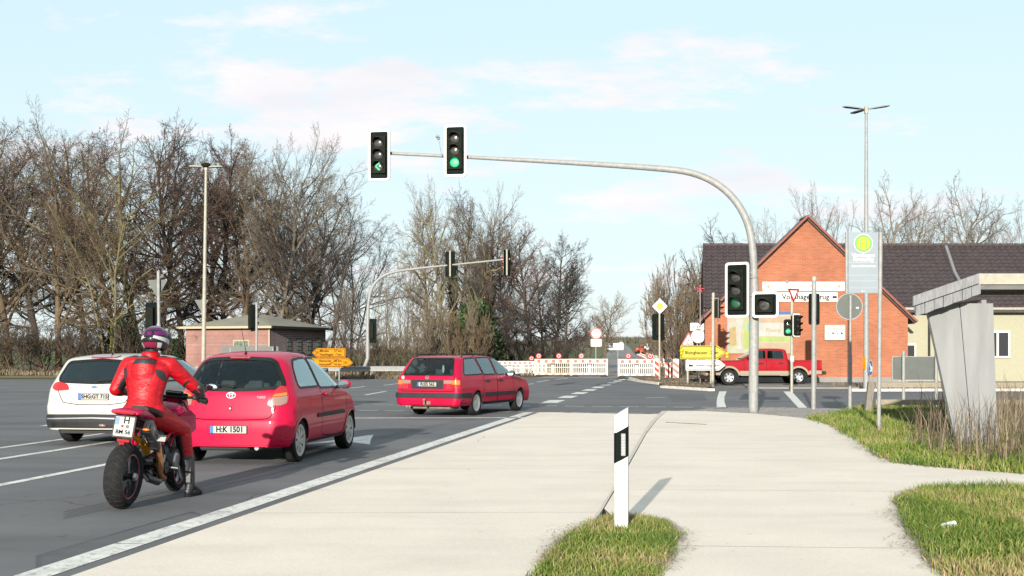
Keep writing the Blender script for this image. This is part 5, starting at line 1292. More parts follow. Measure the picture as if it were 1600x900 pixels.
def caps(ch):
    for (p0, r0), (p1, r1) in zip(ch, ch[1:]):
        p0, p1 = Vector(p0), Vector(p1); k = max(2, int((p1 - p0).length / .03))
        tor.tube([p0.lerp(p1, t / k) for t in range(k + 1)], [r0 + (r1 - r0) * t / k for t in range(k + 1)], 16)
    for (p, r) in ch: tor.ball(tuple(p), r, 9)
for sh, el, ha in ((LSH, LEL, LHA), (RSH, REL, RHA)):
    d = (ha - el).normalized()
    caps([(sh + Vector((-.01, (-.07 if sh.y > 0 else .07), .015)), .092), (sh, .092), (sh.lerp(el, .45), .080), (el, .067), (el.lerp(ha, .35), .062), (ha - d * .07, .040)])
for sy, kn, an in ((1, LKN, LAN), (-1, RKN, RAN)):
    h0 = Vector((.60, sy * .09, .88)); d = (an - kn).normalized()
    caps([(h0, .145), (h0.lerp(kn, .4), .118), (kn, .090), (kn + d * .12, .084), (an - d * .22, .068)])
tor.ball((.595, 0, 1.30), (.085, .135, .18), 10)              # hump on the back of the suit
for k in range(5):                                            # gathered folds at the waist
    z = 1.0 + k * .045
    tor.tube([(.63 + .0 - .128 * math.cos(a), .150 * math.sin(a), z + .012 * math.sin(3 * a + k)) for a in [(-1.3 + 2.6 * j / 14) for j in range(15)]], .0075, 6)
for sh, el in ((LSH, LEL), (RSH, REL)):
    for t in (.80, .92, 1.0):
        c = sh.lerp(el, t); ax = (el - sh).normalized(); a_ = ax.orthogonal().normalized(); b_ = ax.cross(a_); rr_ = .066 + (.055 - .066) * t
        tor.tube([c + (a_ * math.cos(q) + b_ * math.sin(q)) * rr_ for q in [2 * math.pi * j / 16 for j in range(17)]], .006, 5)
me = bpy.data.meshes.new('tmp'); me.from_pydata([tuple(v) for v in tor.v], [], tor.f)
def suitcol(c):
    # black inner panels: under the arms, inside and back of the legs, neck
    if c.z > 1.462: return 1
    for sh, el, ha, sy in ((LSH, LEL, LHA, 1), (RSH, REL, RHA, -1)):
        ax = (ha - el); t = (c - el).dot(ax) / ax.length_squared
        if .05 < t < .8 and (c - (el + ax * t)).length < .075 and (c.z - (el + ax * t).z) < -.022: return 1
        ax = (el - sh); t = (c - sh).dot(ax) / ax.length_squared
        if .35 < t < .95 and (c - (sh + ax * t)).length < .09 and (c.y - (sh + ax * t).y) * sy < -.03: return 1
    for kn, an, sy in ((LKN, LAN, 1), (RKN, RAN, -1)):
        ax = an - kn; t = (c - kn).dot(ax) / ax.length_squared
        if -.12 < t < .8 and (c - (kn + ax * t)).length < .12 and (c.y - (kn + ax * t).y) * sy < .006 and c.z < .78: return 1
    return 0
suit = finish(me, 'body', None, rider, .0095, 5, [M['leather_red'], M['leather_black']], suitcol)
proj_ = Car.__new__(Car); proj_.L, proj_.W = 2, .4; proj_.root = rider
proj_.bvh = BVHTree.FromPolygons([v.co.copy() for v in suit.data.vertices], [tuple(p.vertices) for p in suit.data.polygons])
def patch(name, pts, m, off=.004, par=suit, th=.006, sm=1): return proj_.panel(name, pts, 'rear', off, m, th, sm, parent=par, grid=.02)
patch('shoulder_pad_panel', [(.115, 1.385), (.11, 1.43), (.06, 1.445), (-.06, 1.445), (-.11, 1.43), (-.115, 1.385), (0, 1.402)], M['leather_black'], .006)
patch('stretch_panel', [(.195, 1.36), (.165, 1.27), (.185, 1.24), (.225, 1.30), (.228, 1.345)], M['leather_black'])
patch('stretch_panel', [(-.125, 1.345), (-.14, 1.28), (-.20, 1.21), (-.215, 1.225), (-.205, 1.31)], M['leather_black'])
M['seam'] = mat('seam_red', (0.15, 0.002, 0.006), .5)
def seam(pts, w_=.006): return proj_.strip('seam', pts, 'rear', w_, M['seam'], off=.002, parent=suit, smooth=1)
seam([(.11, 1.39), (.115, 1.30), (.06, 1.17), (0, 1.10), (-.06, 1.17), (-.115, 1.30), (-.11, 1.43)])
seam([(.20, 1.42), (.16, 1.2), (.14, 1.08), (.15, .92)]); seam([(-.20, 1.42), (-.16, 1.2), (-.14, 1.08), (-.15, .92)])
seam([(.14, 1.10), (0, 1.085), (-.14, 1.10)]); seam([(.145, .98), (0, .965), (-.145, .98)])
M['logo'] = mat('pale_logo', (0.45, 0.10, 0.09), .5)
patch('back_logo', [(.09, .925), (.03, .94), (.0, .965), (.0, .945), (-.10, .965), (-.02, .925), (-.03, .90), (.01, .92), (.06, .91)], M['logo'], .003, sm=0)
patch('armband', [(-.31, 1.16), (-.33, 1.18), (-.385, 1.225), (-.39, 1.205), (-.33, 1.15)], M['leather_black'], .004)
# collar
mb = MB(); mb.lathe([(.090, -.035), (.093, .0), (.088, .03), (.080, .028), (.080, -.03)], Matrix.Translation((.765, -.008, 1.478)) @ Matrix.Rotation(R(8), 4, 'Y'), 24); mb.build('collar', M['leather_red'], suit, True)
# gloves with separate fingers closed round the grips
def glove(name, wrist, grip, ax, sy):
    """ax: direction of the grip bar outwards"""
    ax = Vector(ax).normalized(); d = (grip - wrist).normalized(); up = Vector((0, 0, 1)); fw = Vector((1, 0, 0)) - ax * ax.x; fw.normalize()
    parts = [[(wrist - d * .075, .046), (wrist, .042), (wrist + d * .03, .040)]]
    palm0 = grip + up * .030 - fw * .045
    for k in range(4):
        parts.append([(wrist + d * .02, .026), (grip + ax * ((k - 1.5) * .022) + up * .034 - fw * .018, .0165)])
    for k in range(4):
        o = ax * ((k - 1.5) * .024); l = (1.0, 1.08, 1.0, .84)[k] if sy > 0 else (1.0, 1.08, 1.0, .84)[k]
        a = grip + o + up * .034 - fw * .015; b = grip + o + up * .026 + fw * .032 * l; c = grip + o - up * .012 + fw * .042 * l; e = grip + o - up * .032 + fw * .018
        parts.append([(a, .0135), (b, .0120), (c, .0110), (e, .0098)])
    inn = -ax
    parts.append([(wrist + d * .02 + inn * .02, .022), (grip + inn * .055 - fw * .02 + up * .0, .0155), (grip + inn * .052 + fw * .012 - up * .026, .0125)])
    g = organic(name, parts, M['leather_black'], rider, .0055, 2)
    return g
gr_r = Vector((1.065, -.36 , 1.04)); 
def lean(p): 
    c, s_ = math.cos(R(5)), math.sin(R(5)); return Vector((p.x, p.y * c - p.z * s_, p.y * s_ + p.z * c))
gR, gL = lean(Vector((1.065, -.36, 1.041))), lean(Vector((1.065, .36, 1.041)))
g1_ = glove('glove', RHA - (RHA - REL).normalized() * .055 , gR, lean(Vector((-.04, -.12, -.014))), -1)
g2_ = glove('glove', LHA - (LHA - LEL).normalized() * .055, gL, lean(Vector((-.04, .12, -.014))), 1)
mb = MB(); mb.box(tuple(gR + Vector((-.03, -.01, .055))), (.05, .07, .02), bevel=.008); mb.build('knuckle_guard', M['carbon'], g1_, 60)
# boots
def boot(an, kn, flat, out):
    d = (an - kn).normalized(); top = an - d * .27; f = Vector((math.cos(out), math.sin(out), 0)); z0 = .045 if flat else an.z - .075
    heel = Vector((an.x, an.y, z0)) - f * .035; toe = Vector((an.x, an.y, z0 - .006)) + f * .185
    return organic('boot', [[(top, .084), (an - d * .14, .070), (an, .052), (heel + Vector((0, 0, .012)), .042)], [(an, .044), (an + f * .07 + Vector((0, 0, -.03)), .040), (toe, .034)], [(heel, .036), (heel.lerp(toe, .5), .037), (toe, .033)]], M['leather_black'], rider, .008, 3)
bR = boot(RAN, RKN, True, R(-12)); bL = boot(LAN, LKN, False, R(0))
for b_, an, f_, z0 in ((bR, RAN, R(-12), .012), (bL, LAN, 0, LAN.z - .112)):
    fx = Vector((math.cos(f_), math.sin(f_), 0)); pr_ = MB(); pl = []
    for t, ww in ((-.065, .018), (-.045, .032), (.02, .034), (.10, .038), (.17, .036), (.205, .024), (.222, .008)): pl.append((t, ww))
    rx = Vector((-fx.y, fx.x, 0)); out = [Vector((an.x, an.y, z0)) + fx * t + rx * ww for t, ww in pl] + [Vector((an.x, an.y, z0)) + fx * t - rx * ww for t, ww in pl[::-1]]
    nn = len(out); pr_.add([o - Vector((0, 0, .010)) for o in out] + [o + Vector((0, 0, .012)) for o in out], [tuple(range(nn)), tuple(range(nn, 2 * nn))[::-1]] + [(i, i + nn, (i + 1) % nn + nn, (i + 1) % nn) for i in range(nn)])
    pr_.build('sole', M['rubber'], b_)
mb = MB(); d = (RAN - RKN).normalized(); c = RAN - d * .12
mb.box(tuple(c + Vector((-.056, -.02, 0))), (.012, .05, .17), rot=Matrix.Rotation(R(3), 3, 'Y'), bevel=.005); mb.build('boot_brace', M['engine'], bR)
# helmet
HC = Vector((.80, -.045, 1.635)); HR = Matrix.Translation(HC) @ Matrix.Rotation(R(-6), 4, 'Z') @ Matrix.Rotation(R(6), 4, 'Y')
def hpt(th, ph, k=1.0):     # th azimuth from front, ph from top
    a, b, c = .164, .135, .148; x = a * math.sin(ph) * math.cos(th); y = b * math.sin(ph) * math.sin(th); z = c * math.cos(ph)
    if x > 0 and z < 0: x *= 1 + .12 * min(1, -z / .1)
    if x < 0 and z < -.02: x *= 1 - 1.2 * (-z - .02); y *= 1 - .5 * (-z - .02)
    return Vector((x * k, y * k, z * k))
nu, nv = 192, 120; vs = []; fs = []; mi_ = []
for j in range(nv + 1):
    ph = R(128) * j / nv
    for i in range(nu): vs.append(HR @ hpt(2 * math.pi * i / nu, max(.001, ph)))
def hcol(i, j):
    az_ = ((i + .5) / nu * 360 + 180) % 360 - 180; el = 90 - (j + .5) / nv * 128; b = 180 - abs(az_)      # b: degrees from the back centre
    if abs(az_) < 62 and -12 < el < 28: return 2                                                         # visor opening
    arc = 26 - .0062 * b * b + .18 * b
    if el > 56: return 3
    if 14 + .05 * b < el < 30 + .10 * b and b < 110 and abs(b - 18) > 6: return 1                        # purple band
    top = 16 - .12 * b if b > 14 else -5; bot = 7 - .22 * b if b > 14 else 5
    if bot < el < top: return 0                                                                          # white sweep
    if -34 < el < -14 and b < 36: return 4
    if 40 < b < 60 and -36 < el < -14: return 0
    if el > 40: return 1 if b < 70 else 3
    return 2
for j in range(nv):
    for i in range(nu): i2 = (i + 1) % nu; fs.append((j * nu + i, (j + 1) * nu + i, (j + 1) * nu + i2, j * nu + i2)); mi_.append(hcol(i, j))
M['h_white'] = paint_mat('helmet_white', (.32, .32, .33)); M['h_purple'] = paint_mat('helmet_purple', (.085, .008, .07)); M['h_black'] = paint_mat('helmet_black', (.010, .010, .013)); M['h_grey'] = paint_mat('helmet_grey', (.10, .14, .17)); M['h_wine'] = paint_mat('helmet_wine', (.16, .012, .035))
helm = meshobj('helmet', vs, fs, [M['h_white'], M['h_purple'], M['h_black'], M['h_grey'], M['h_wine']], rider, True, mi_)
mb = MB(); mb.lathe([(.108, -.008), (.114, 0), (.108, .010), (.094, .004)], HR @ Matrix.Translation((.005, 0, -.088)) @ Matrix.Diagonal((1.12, .93, 1, 1)), 28); mb.build('neck_roll', M['h_black'], helm, True)
V4 = []; F4 = []
for j in range(9):
    for i in range(25): V4.append(HR @ hpt(R(-68 + 136 * i / 24), R(60 + 44 * j / 8), 1.03))
for j in range(8):
    for i in range(24): F4.append((j * 25 + i, (j + 1) * 25 + i, (j + 1) * 25 + i + 1, j * 25 + i + 1))
meshobj('visor', V4, F4, M['h_black'], helm, True)
for sy in (-1, 1): mb = MB(); c = HR @ hpt(R(74 * sy), R(78), 1.02); mb.ball(tuple(c), (.026, .012, .026), 8); mb.build('visor_pivot', M['h_black'], helm, True)
mb = MB(); mb.add([HR @ Vector(v) for v in ((-.150, -.05, .045), (-.150, .05, .045), (-.172, .045, .018), (-.172, -.045, .018), (-.120, -.05, .06), (-.120, .05, .06), (-.13, .045, .0), (-.13, -.045, .0))], [(0, 1, 2, 3), (4, 5, 1, 0), (3, 2, 6, 7), (0, 3, 7, 4), (1, 5, 6, 2)]); mb.build('rear_spoiler', M['h_black'], helm)
# head inside the helmet (face, closed by the visor)
hd = MB(); hd.ball((0, 0, 0), (.098, .078, .115), 12); hd.ball((.095, 0, -.02), (.02, .014, .022), 6)
for sy in (-1, 1): hd.ball((.08, sy * .032, .01), (.016, .016, .012), 6); hd.ball((0, sy * .078, -.005), (.018, .01, .03), 6)
hd.v = [HR @ v for v in hd.v]; M['skin'] = mat('skin', (.45, .26, .19), .55); hd.build('head', M['skin'], rider, True)
# ------------------------------------------------------------------ street furniture
BY = M['black']
def TR(loc, yaw=0.0, pitch=0.0): return Matrix.Translation(loc) @ Matrix.Rotation(R(yaw), 4, 'Z') @ Matrix.Rotation(R(pitch), 4, 'X')
M['housing'] = mat('signal_housing', (0.009, 0.010, 0.007), .7, var=.3, vscale=9, spec=.06)
def signal_head(parent, loc, yaw, n=3, bw=.60, bh=1.36, lit=None, arrow=False, lr=.135, view='front', white=True, lensm='lens_dark', name='signal_head', visor='black', vl=1.0):
    T = TR(loc, yaw); pitch = lr * 2 + .045
    mb = MB().prism(rrect(bw, bh, .085, 5), -.01, .012, T); bd = mb.build(name, M['board'], parent, 30)
    if white: MB().ring(rrect(bw - .008, bh - .008, .082, 5), rrect(bw - .125, bh - .125, .045, 5), -.016, -.009, T).build('white_border', M['white'], bd, 30)
    hh = n * pitch + .03; hw = lr * 2 + .06
    mb = MB(); mb.prism(rrect(hw, hh, .02, 3), -.085, -.012, T); mb.prism(rrect(hw * .8, hh * .96, .02, 3), .012, .17, T)
    for sx in (-1, 1): mb.prism([(sx * hw / 2, -hh / 2), (sx * (hw / 2 + .022), -hh / 2), (sx * (hw / 2 + .022), hh / 2), (sx * hw / 2, hh / 2)], -.10, -.012, T)
    mb.build('housing', M['housing'], bd, 30)
    for k in range(n):
        z = (n - 1) / 2 * pitch - k * pitch; on = lit == k
        L = T @ Matrix.Translation((0, -.085, z)) @ Matrix.Rotation(R(90), 4, 'X')
        mb = MB(); mb.lathe([(lr * .97 * math.sin(R(a)), .035 * math.cos(R(a)) - .008) for a in range(90, -1, -15)], L, 24)
        mm = 'lens_dark' if (not on or arrow) else lensm
        ln = mb.build('lens', M[mm], bd, True)
        if on and arrow:
            mb = MB(); A_ = T @ Matrix.Translation((0, -.122, z))
            c_ = [(.05, .10), (-.06, 0), (.05, -.10)]; t_ = .024
            for (p0, p1) in ((c_[0], c_[1]), (c_[1], c_[2])): mb.tube([A_ @ Vector((p0[0], 0, p0[1])), A_ @ Vector((p1[0], 0, p1[1]))], t_, 6)
            mb.build('green_arrow', M['green_on'], ln)
        mb = MB(); vs_ = []; fs_ = []; m_ = 16
        for i in range(m_ + 1):
            a = R(-15 + 210 * i / m_); l = .055 + .17 * vl * max(0, math.sin(a)) ** .7 if math.sin(a) > 0 else .055
            for rr_, yy in ((lr * 1.03, -.08), (lr * 1.03, -.085 - l), (lr * .97, -.085 - l), (lr * .97, -.08)): vs_.append((rr_ * math.cos(a), yy, z + rr_ * math.sin(a)))
        for i in range(m_):
            for q in range(3): fs_.append((i * 4 + q, i * 4 + q + 1, (i + 1) * 4 + q + 1, (i + 1) * 4 + q))
        mb.add(vs_, fs_, T); mb.build('visor', M[visor], bd, 50)
    return bd
def pole(root, z1, r=.045, m='galv', z0=0, name='pole', top=None, sleeve=None):
    b = Vector((0, 0, z0)); t = Vector((0, 0, z1)) if top is None else top
    mb = MB(); mb.tube([b, t], r, 14); mb.ball(tuple(t), (r, r, r * .4), 6)
    o = mb.build(name, M[m], root)
    if sleeve: mb = MB(); mb.tube([b, b.lerp(t, sleeve / (t - b).length)], r * 1.35, 14); mb.build('pole_sleeve', M[m], o)
    return o
def sign_plate(root, T, outline, m, back='signgrey', th=.006, name='sign'):
    mb = MB(); mb.mat(0).prism(outline, -th, 0, T); o = mb.build(name, M[m], root, 30)
    mb = MB(); mb.prism([(x * .997, z * .997) for x, z in outline], 0.0, .004, T); mb.build('sign_back', M[back], o, 30)
    return o
def tri(w_, r=.04, down=False):
    h = w_ * .866; p = [(-w_ / 2, -h / 3), (w_ / 2, -h / 3), (0, 2 * h / 3)]
    if down: p = [(x, -z) for x, z in p][::-1]
    return roundc(p, r)
def base(u, v, name, label, cat, group=None):
    g = G(u, v); return empty(name, (g.x, g.y, 0), 0, label, cat, group)

# ---- main signal mast with the long arm
r_ = base(1177, 647, 'signal_mast', 'big curved galvanised mast carrying green signals over the lanes, foot in the pavers', 'traffic light')
def loc(u, v, Y, root): return P(u, v, Y) - root.location
Yb = r_.location.y
mpx = [(1177, 640, 0), (1178, 520, 0), (1178.5, 430, 0), (1176, 382, 0), (1168, 345, .05), (1150, 313, .15), (1122, 287, .3), (1085, 270, .45), (1040, 263.5, .6), (900, 254.5, 1.2), (730, 245.5, 1.9), (600, 239, 2.4)]
pts = [Vector((0, 0, 0))] + [loc(u, v, Yb + d, r_) for u, v, d in mpx]
pts2 = [pts[0]] + [Vector(p) for p in chaikin([tuple(p) for p in pts[1:]], 2, False)]
nrm = len(pts2); rad = []
for p in pts2:
    if p.z < 3.4 and p.x > -.5: rad.append(.118 if p.z < 3.0 else .118 - (p.z - 3.0) * .04)
    else: rad.append(max(.042, .092 - .0065 * abs(min(0, p.x))))
mb = MB(); mb.tube(pts2, rad, 20); mast = mb.build('mast', M['galv'], r_, True)
for z in (.55, 2.9, 3.35): mb = MB(); mb.lathe([(.119, z), (.128, z + .005), (.128, z + .035), (.119, z + .04)], None, 20); mb.build('collar', M['galv'], mast)
MB().prism(rrect(.10, .42, .03, 3, 0, .75), -.124, -.10, None).build('access_door', M['galv'], mast)
signal_head(r_, loc(711.5, 235.5, Yb + 1.72, r_), -10, lit=2, lensm='green_on')
signal_head(r_, loc(592.5, 242.5, Yb + 2.2, r_), -10, lit=2, arrow=True)
for (u, v, dd) in ((711.5, 235.5, 1.9), (592.5, 242.5, 2.4)):
    p = loc(u, v, Yb + dd, r_); mb = MB(); mb.tube([p + Vector((0, .05, -.3)), p + Vector((0, .05, .35))], .035, 8); mb.box(tuple(p + Vector((0, 0, .02))), (.12, .2, .1)); mb.build('bracket', M['galv'], r_)
h1_ = signal_head(r_, loc(1152, 453, Yb - .22, r_), -32, bw=.63, bh=1.36, lit=2, lensm='green_dim', vl=1.35)
h2_ = signal_head(r_, loc(1196, 476, Yb - .44, r_), -26, vl=1.2, n=1, bw=.66, bh=.64, lr=.15)
mb = MB(); mb.tube([loc(1160, 425, Yb - .05, r_), loc(1178, 427, Yb, r_)], .02, 6); mb.tube([loc(1160, 488, Yb - .05, r_), loc(1178, 488, Yb, r_)], .02, 6); mb.tube([loc(1178, 476, Yb, r_), loc(1192, 476, Yb - .3, r_)], .03, 6); mb.build('bracket', M['galv'], r_)
p0 = loc(690, 243, Yb + 1.9, r_); p1 = loc(685, 216, Yb + 1.9, r_)
mb = MB(); mb.tube([p0, p1], .010, 6); mb.ball(tuple(p1), .045, 8); mb.box(tuple(p1 + Vector((-.03, -.02, .05))), (.08, .14, .06), bevel=.01); mb.build('traffic_camera', M['galv'], r_)

# ---- second mast with its arm, across the junction on the left
r_ = empty('signal_mast', (G(574, 589.5).x, 72.5, 0), 0, 'distant curved mast beyond the guard rail, two signal backs on its arm', 'traffic light')
Yb = r_.location.y
mpx = [(574.5, 560, 0), (574.5, 500, 0), (575.5, 470, 0), (581, 448, 0), (594, 433, 0), (615, 424.5, -.2), (650, 419.5, -.6), (705, 414, -1.2), (797, 404.5, -2.2)]
pts = [Vector((0, 0, 0))] + [loc(u, v, Yb + d, r_) for u, v, d in mpx]
pts2 = [pts[0]] + [Vector(p) for p in chaikin([tuple(p) for p in pts[1:]], 2, False)]
mb = MB(); mb.tube(pts2, [max(.05, .10 - .009 * p.x) if p.z > 4 else (.115 if p.z < 3.2 else .10) for p in pts2], 14); mb.build('mast', M['galv'], r_, True)
def backed(root, u, v, Y, yaw=180, h=1.5, vis='black'):
    p = loc(u, v, Y, root); hd_ = signal_head(root, p, yaw, bw=.60, bh=h, view='back', visor=vis)
    mb = MB(); mb.tube([p + Vector((0, -.18, -h * .48)), p + Vector((0, -.18, h * .52))], .055, 10); mb.build('mounting_tube', M['galv_cream'], hd_)
    return hd_
backed(r_, 703.5, 413, Yb - 1.2, 165); backed(r_, 792, 411, Yb - 2.1, 232, vis='orange')
signal_head(r_, loc(581, 517, Yb, r_), 172, bh=1.45, bw=.58)

# ---- priority-road pole with a signal back
r_ = base(1030.5, 596, 'signal_pole', 'pale pole topped by a yellow and white diamond sign, signal back below it', 'traffic light')
pole(r_, 5.0 - .55, .05, 'galv_cream', top=loc(1030.5, 466, r_.location.y, r_))
T = Matrix.Translation(loc(1031, 478.5, r_.location.y - .08, r_))
q = .41; sg = sign_plate(r_, T, roundc([(q, 0), (0, q), (-q, 0), (0, -q)], .05), 'white', name='priority_sign'); q = .235
MB().prism(roundc([(q, 0), (0, q), (-q, 0), (0, -q)], .12), -.009, -.005, T).build('yellow_field', M['yellow'], sg, 30)
signal_head(r_, loc(1028.5, 511, r_.location.y + .2, r_), 180, bh=1.40, bw=.66)

# ---- left poles
r_ = empty('signal_pole', (P(249, 500, 45).x, 45, 0), 0, 'grey pole behind the motorcyclist with the back of a triangular sign', 'traffic light')
pole(r_, 0, .06, 'galv', top=loc(247.5, 424, 45, r_), sleeve=2.6)
T = TR(loc(246, 447, 45.1, r_), 172); sign_plate(r_, T, tri(.80, .05, True), 'white', name='yield_sign')
signal_head(r_, loc(237, 500, 45.1, r_), 168, bh=1.3, bw=.5); 
p = loc(258, 425, 44.9, r_); mb = MB(); mb.tube([loc(248, 436, 45, r_), p], .012, 6); mb.ball(tuple(p), (.10, .06, .06), 8); mb.build('detector', M['galv'], r_)
r_ = empty('yield_sign', (P(316.5, 500, 60).x, 60, 0), 0, 'grey back of a triangular sign half hidden by the left street lamp pole', 'road sign')
pole(r_, 4.2, .03); sign_plate(r_, TR(loc(315, 475, 60.1, r_), 175), tri(.72, .05, True), 'white', name='sign_face')
r_ = empty('signal_pole', (P(400.5, 500, 55).x, 55, 0), 0, 'thin pole before the pink brick hut with a black signal seen from behind', 'traffic light')
pole(r_, 0, .055, 'galv', top=loc(401, 474, 55, r_)); signal_head(r_, loc(395, 497, 55.1, r_), 130, bh=1.2, bw=.42)
r_ = empty('road_sign', (P(390, 546, 57).x, 57, 0), 0, 'long grey back of a road sign above the roof of the red hatchback', 'road sign')
for sx in (-.9, 1.1): o = pole(r_, 1.75, .035); o.location.x = sx
MB().prism(rrect(2.7, .42, .05, 3, 0, 1.62), -.01, .01).build('sign_panel', M['signgrey'], r_)

# ---- yellow direction signs on the far left corner
def arrow_sign(root, T, w_, h, right, m, rim, name='direction_sign', tip=.28):
    p = [(-w_ / 2, -h / 2), (w_ / 2 - tip, -h / 2), (w_ / 2, 0), (w_ / 2 - tip, h / 2), (-w_ / 2, h / 2)]
    if not right: p = [(-x, z) for x, z in p][::-1]
    p = roundc(p, .04); o = sign_plate(root, T, p, m, name=name)
    f = lambda k, kz: [(x * k, z * kz) for x, z in p]
    MB().ring(f(1 - .07 / w_, 1 - .07 / h), f(1 - .115 / w_, 1 - .125 / h), -.009, -.005, T).build('sign_rim', M[rim], o, 30)
    return o
def on_sign(parent, T, txt, sz, x, z, m='ink', bold=0.004, xs=1, shear=0):
    t = text_mesh(txt, sz, 'lettering', M[m], parent, rot=Matrix.Identity(4), extrude=.001, bold=bold, xs=xs, shear=shear)
    t.data.transform(T @ Matrix.Translation((x, -.011, z)) @ Matrix.Rotation(R(90), 4, 'X')); return t
r_ = empty('direction_sign', (P(513, 560, 67).x, 67, 0), 0, 'two stacked amber direction signs pointing left and right above the guard rail', 'road sign')
for sx in (-.5, .6): o = pole(r_, 1.75, .04); o.location.x = sx
T = Matrix.Translation(loc(513.5, 551.2, 66.9, r_)); a = arrow_sign(r_, T, 1.84, .50, False, 'yellow2', 'ink', 'upper_arrow')
on_sign(a, T, 'Minden      27 km', .17, .12, .10); on_sign(a, T, 'Stadthagen  7 km', .17, .12, -.10); MB().ring(rrect(.26, .17, .02, 2, -.62), rrect(.235, .145, .02, 2, -.62), -.012, -.006, T).build('road_number_box', M['ink'], a); on_sign(a, T, '65', .13, -.62, 0)
T = Matrix.Translation(loc(519.5, 566.7, 66.9, r_)); a = arrow_sign(r_, T, 2.26, .52, True, 'yellow2', 'ink', 'lower_arrow')
on_sign(a, T, 'Hannover   38 km', .17, -.12, .10); on_sign(a, T, 'Nenndorf   10 km', .17, -.12, -.10); MB().ring(rrect(.26, .17, .02, 2, .72), rrect(.235, .145, .02, 2, .72), -.012, -.006, T).build('road_number_box', M['ink'], a); on_sign(a, T, '65', .13, .72, 0)
mb = MB(); mb.tube([T @ Vector((-.36, -.022, -.16)), T @ Vector((.30, -.022, .20))], .035, 6, flat=.3); mb.tube([T @ Vector((-.34, -.022, .12)), T @ Vector((.34, -.022, -.16))], .035, 6, flat=.3); mb.build('red_cross', M['lens_red'], a)

# ---- guard rail
r_ = empty('guard_rail', (0, 71, 0), 0, 'galvanised guard rail running along the far left edge of the junction', 'guard rail')
x0, x1 = -18.5, -4.2; prof_ = [(-.0, .74), (-.05, .72), (-.05, .66), (0, .62), (0, .56), (-.05, .52), (-.05, .46), (0, .44)]
n = int((x1 - x0) / 2.0); pm_ = None
for k in range(n):
    a, b = x0 + k * 2.04, x0 + k * 2.04 + 2.035
    if pm_ is None:
        vs_ = [(x, y, z) for x in (0, 2.035) for y, z in prof_]; fs_ = [(i, i + 8, i + 9, i + 1) for i in range(7)]
        pm_ = meshobj('rail_plank', vs_, fs_, M['galv'], r_, 30); md = pm_.data; o = pm_
        pb = MB().box((0, .06, .33), (.06, .1, .72)).build('rail_post', M['galv'], r_); pmd = pb.data; ob = pb
    else:
        o = link(bpy.data.objects.new('rail_plank', md), r_); ob = link(bpy.data.objects.new('rail_post', pmd), r_)
    o.location = (a, 0, 0); ob.location = (a + .05, 0, 0)

# ---- street lamps
def lamp(root, H, m, arms, r0=.09, r1=.05, hm='galv', hk=1.0):
    mb = MB(); mb.tube([(0, 0, 0), (0, 0, H * .25), (0, 0, H)], [r0, r0 * .85, r1], 16); mb.build('pole', M[m], root)
    MB().box((0, 0, H), (.14, .14, .30), bevel=.02).build('pole_head', M['galv_cream'], root)
    for ang, ln_, tilt in arms:
        mb = MB(); vs_ = []; fs_ = []; secs = [(.10, .05, .04 * hk), (.30, .11, .055 * hk), (.62, .15, .06 * hk), (.88, .13, .05 * hk), (.96, .05, .02 * hk)]
        for (x, hw, hh) in secs:
            for k in range(12):
                a = 2 * math.pi * k / 12; zz = math.sin(a); vs_.append((x * ln_, hw * math.cos(a), hh * (zz if zz > 0 else zz * .25) + x * ln_ * math.tan(R(tilt))))
        for i in range(4):
            for k in range(12): fs_.append((i * 12 + k, i * 12 + (k + 1) % 12, (i + 1) * 12 + (k + 1) % 12, (i + 1) * 12 + k))
        fs_ += [tuple(range(12))[::-1], tuple(range(48, 60))]
        T = Matrix.Translation((0, 0, H + .02)) @ Matrix.Rotation(R(ang), 4, 'Z'); mb.add(vs_, fs_, T); lh = mb.build('lamp_head', M[hm], root, 50)
        mb = MB(); mb.add([(x * ln_, y, x * ln_ * math.tan(R(tilt)) - .018) for x, y in ((.30, -.08), (.85, -.10), (.85, .10), (.30, .08))], [(0, 3, 2, 1)], T); mb.build('lamp_glass', M['housing'], lh)
g = G(1352, 610.5); r_ = empty('street_lamp', (g.x, g.y, 0), 0, 'tall street lamp with three heads rising behind the bus stop sign', 'street lamp')
r_.location.x = P(1353.5, 400, g.y).x
lamp(r_, (VH - 172) * g.y / F + CH, 'galv', [(178, .98, 7), (2, 1.0, 9), (120, .85, -2)], .12, .055)
T = TR(loc(1360, 575, g.y - .1, r_), 58); sg = sign_plate(r_, T, circ(.33, 28), 'blue', name='keep_sign'); MB().ring(circ(.33, 28), circ(.30, 28), -.008, -.005, T).build('white_rim', M['white'], sg)
mb = MB(); 
for a_, b_ in (((-.14, .16), (.13, -.14)), ((.13, -.14), (-.06, -.12)), ((.13, -.14), (.12, .06))): mb.tube([T @ Vector((a_[0], -.012, a_[1])), T @ Vector((b_[0], -.012, b_[1]))], .028, 6)
mb.build('white_arrow', M['white'], sg)
MB().prism(rrect(.14, .50, .02, 2), -.01, .01, TR(loc(1350, 567, g.y - .15, r_), 30)).build('marker_plate', M['yellow2'], r_)
g = Vector((P(321, 500, 58).x, 58, 0)); r_ = empty('street_lamp', (P(317.5, 560, 58).x, 58, 0), 0, 'cream street lamp with two flat heads before the bare trees on the left', 'street lamp')
H = (VH - 262) * 58 / F + CH; r_.rotation_euler = (0, R(.75), 0)
lamp(r_, H, 'galv_cream', [(180, .84, 1), (0, .84, 1)], .115, .06, 'galv_cream', 1.5); mb = MB(); mb.ball((0, 0, H + .12), (.24, .18, .13), 8); mb.build('lamp_hub', M['housing'], r_, True)

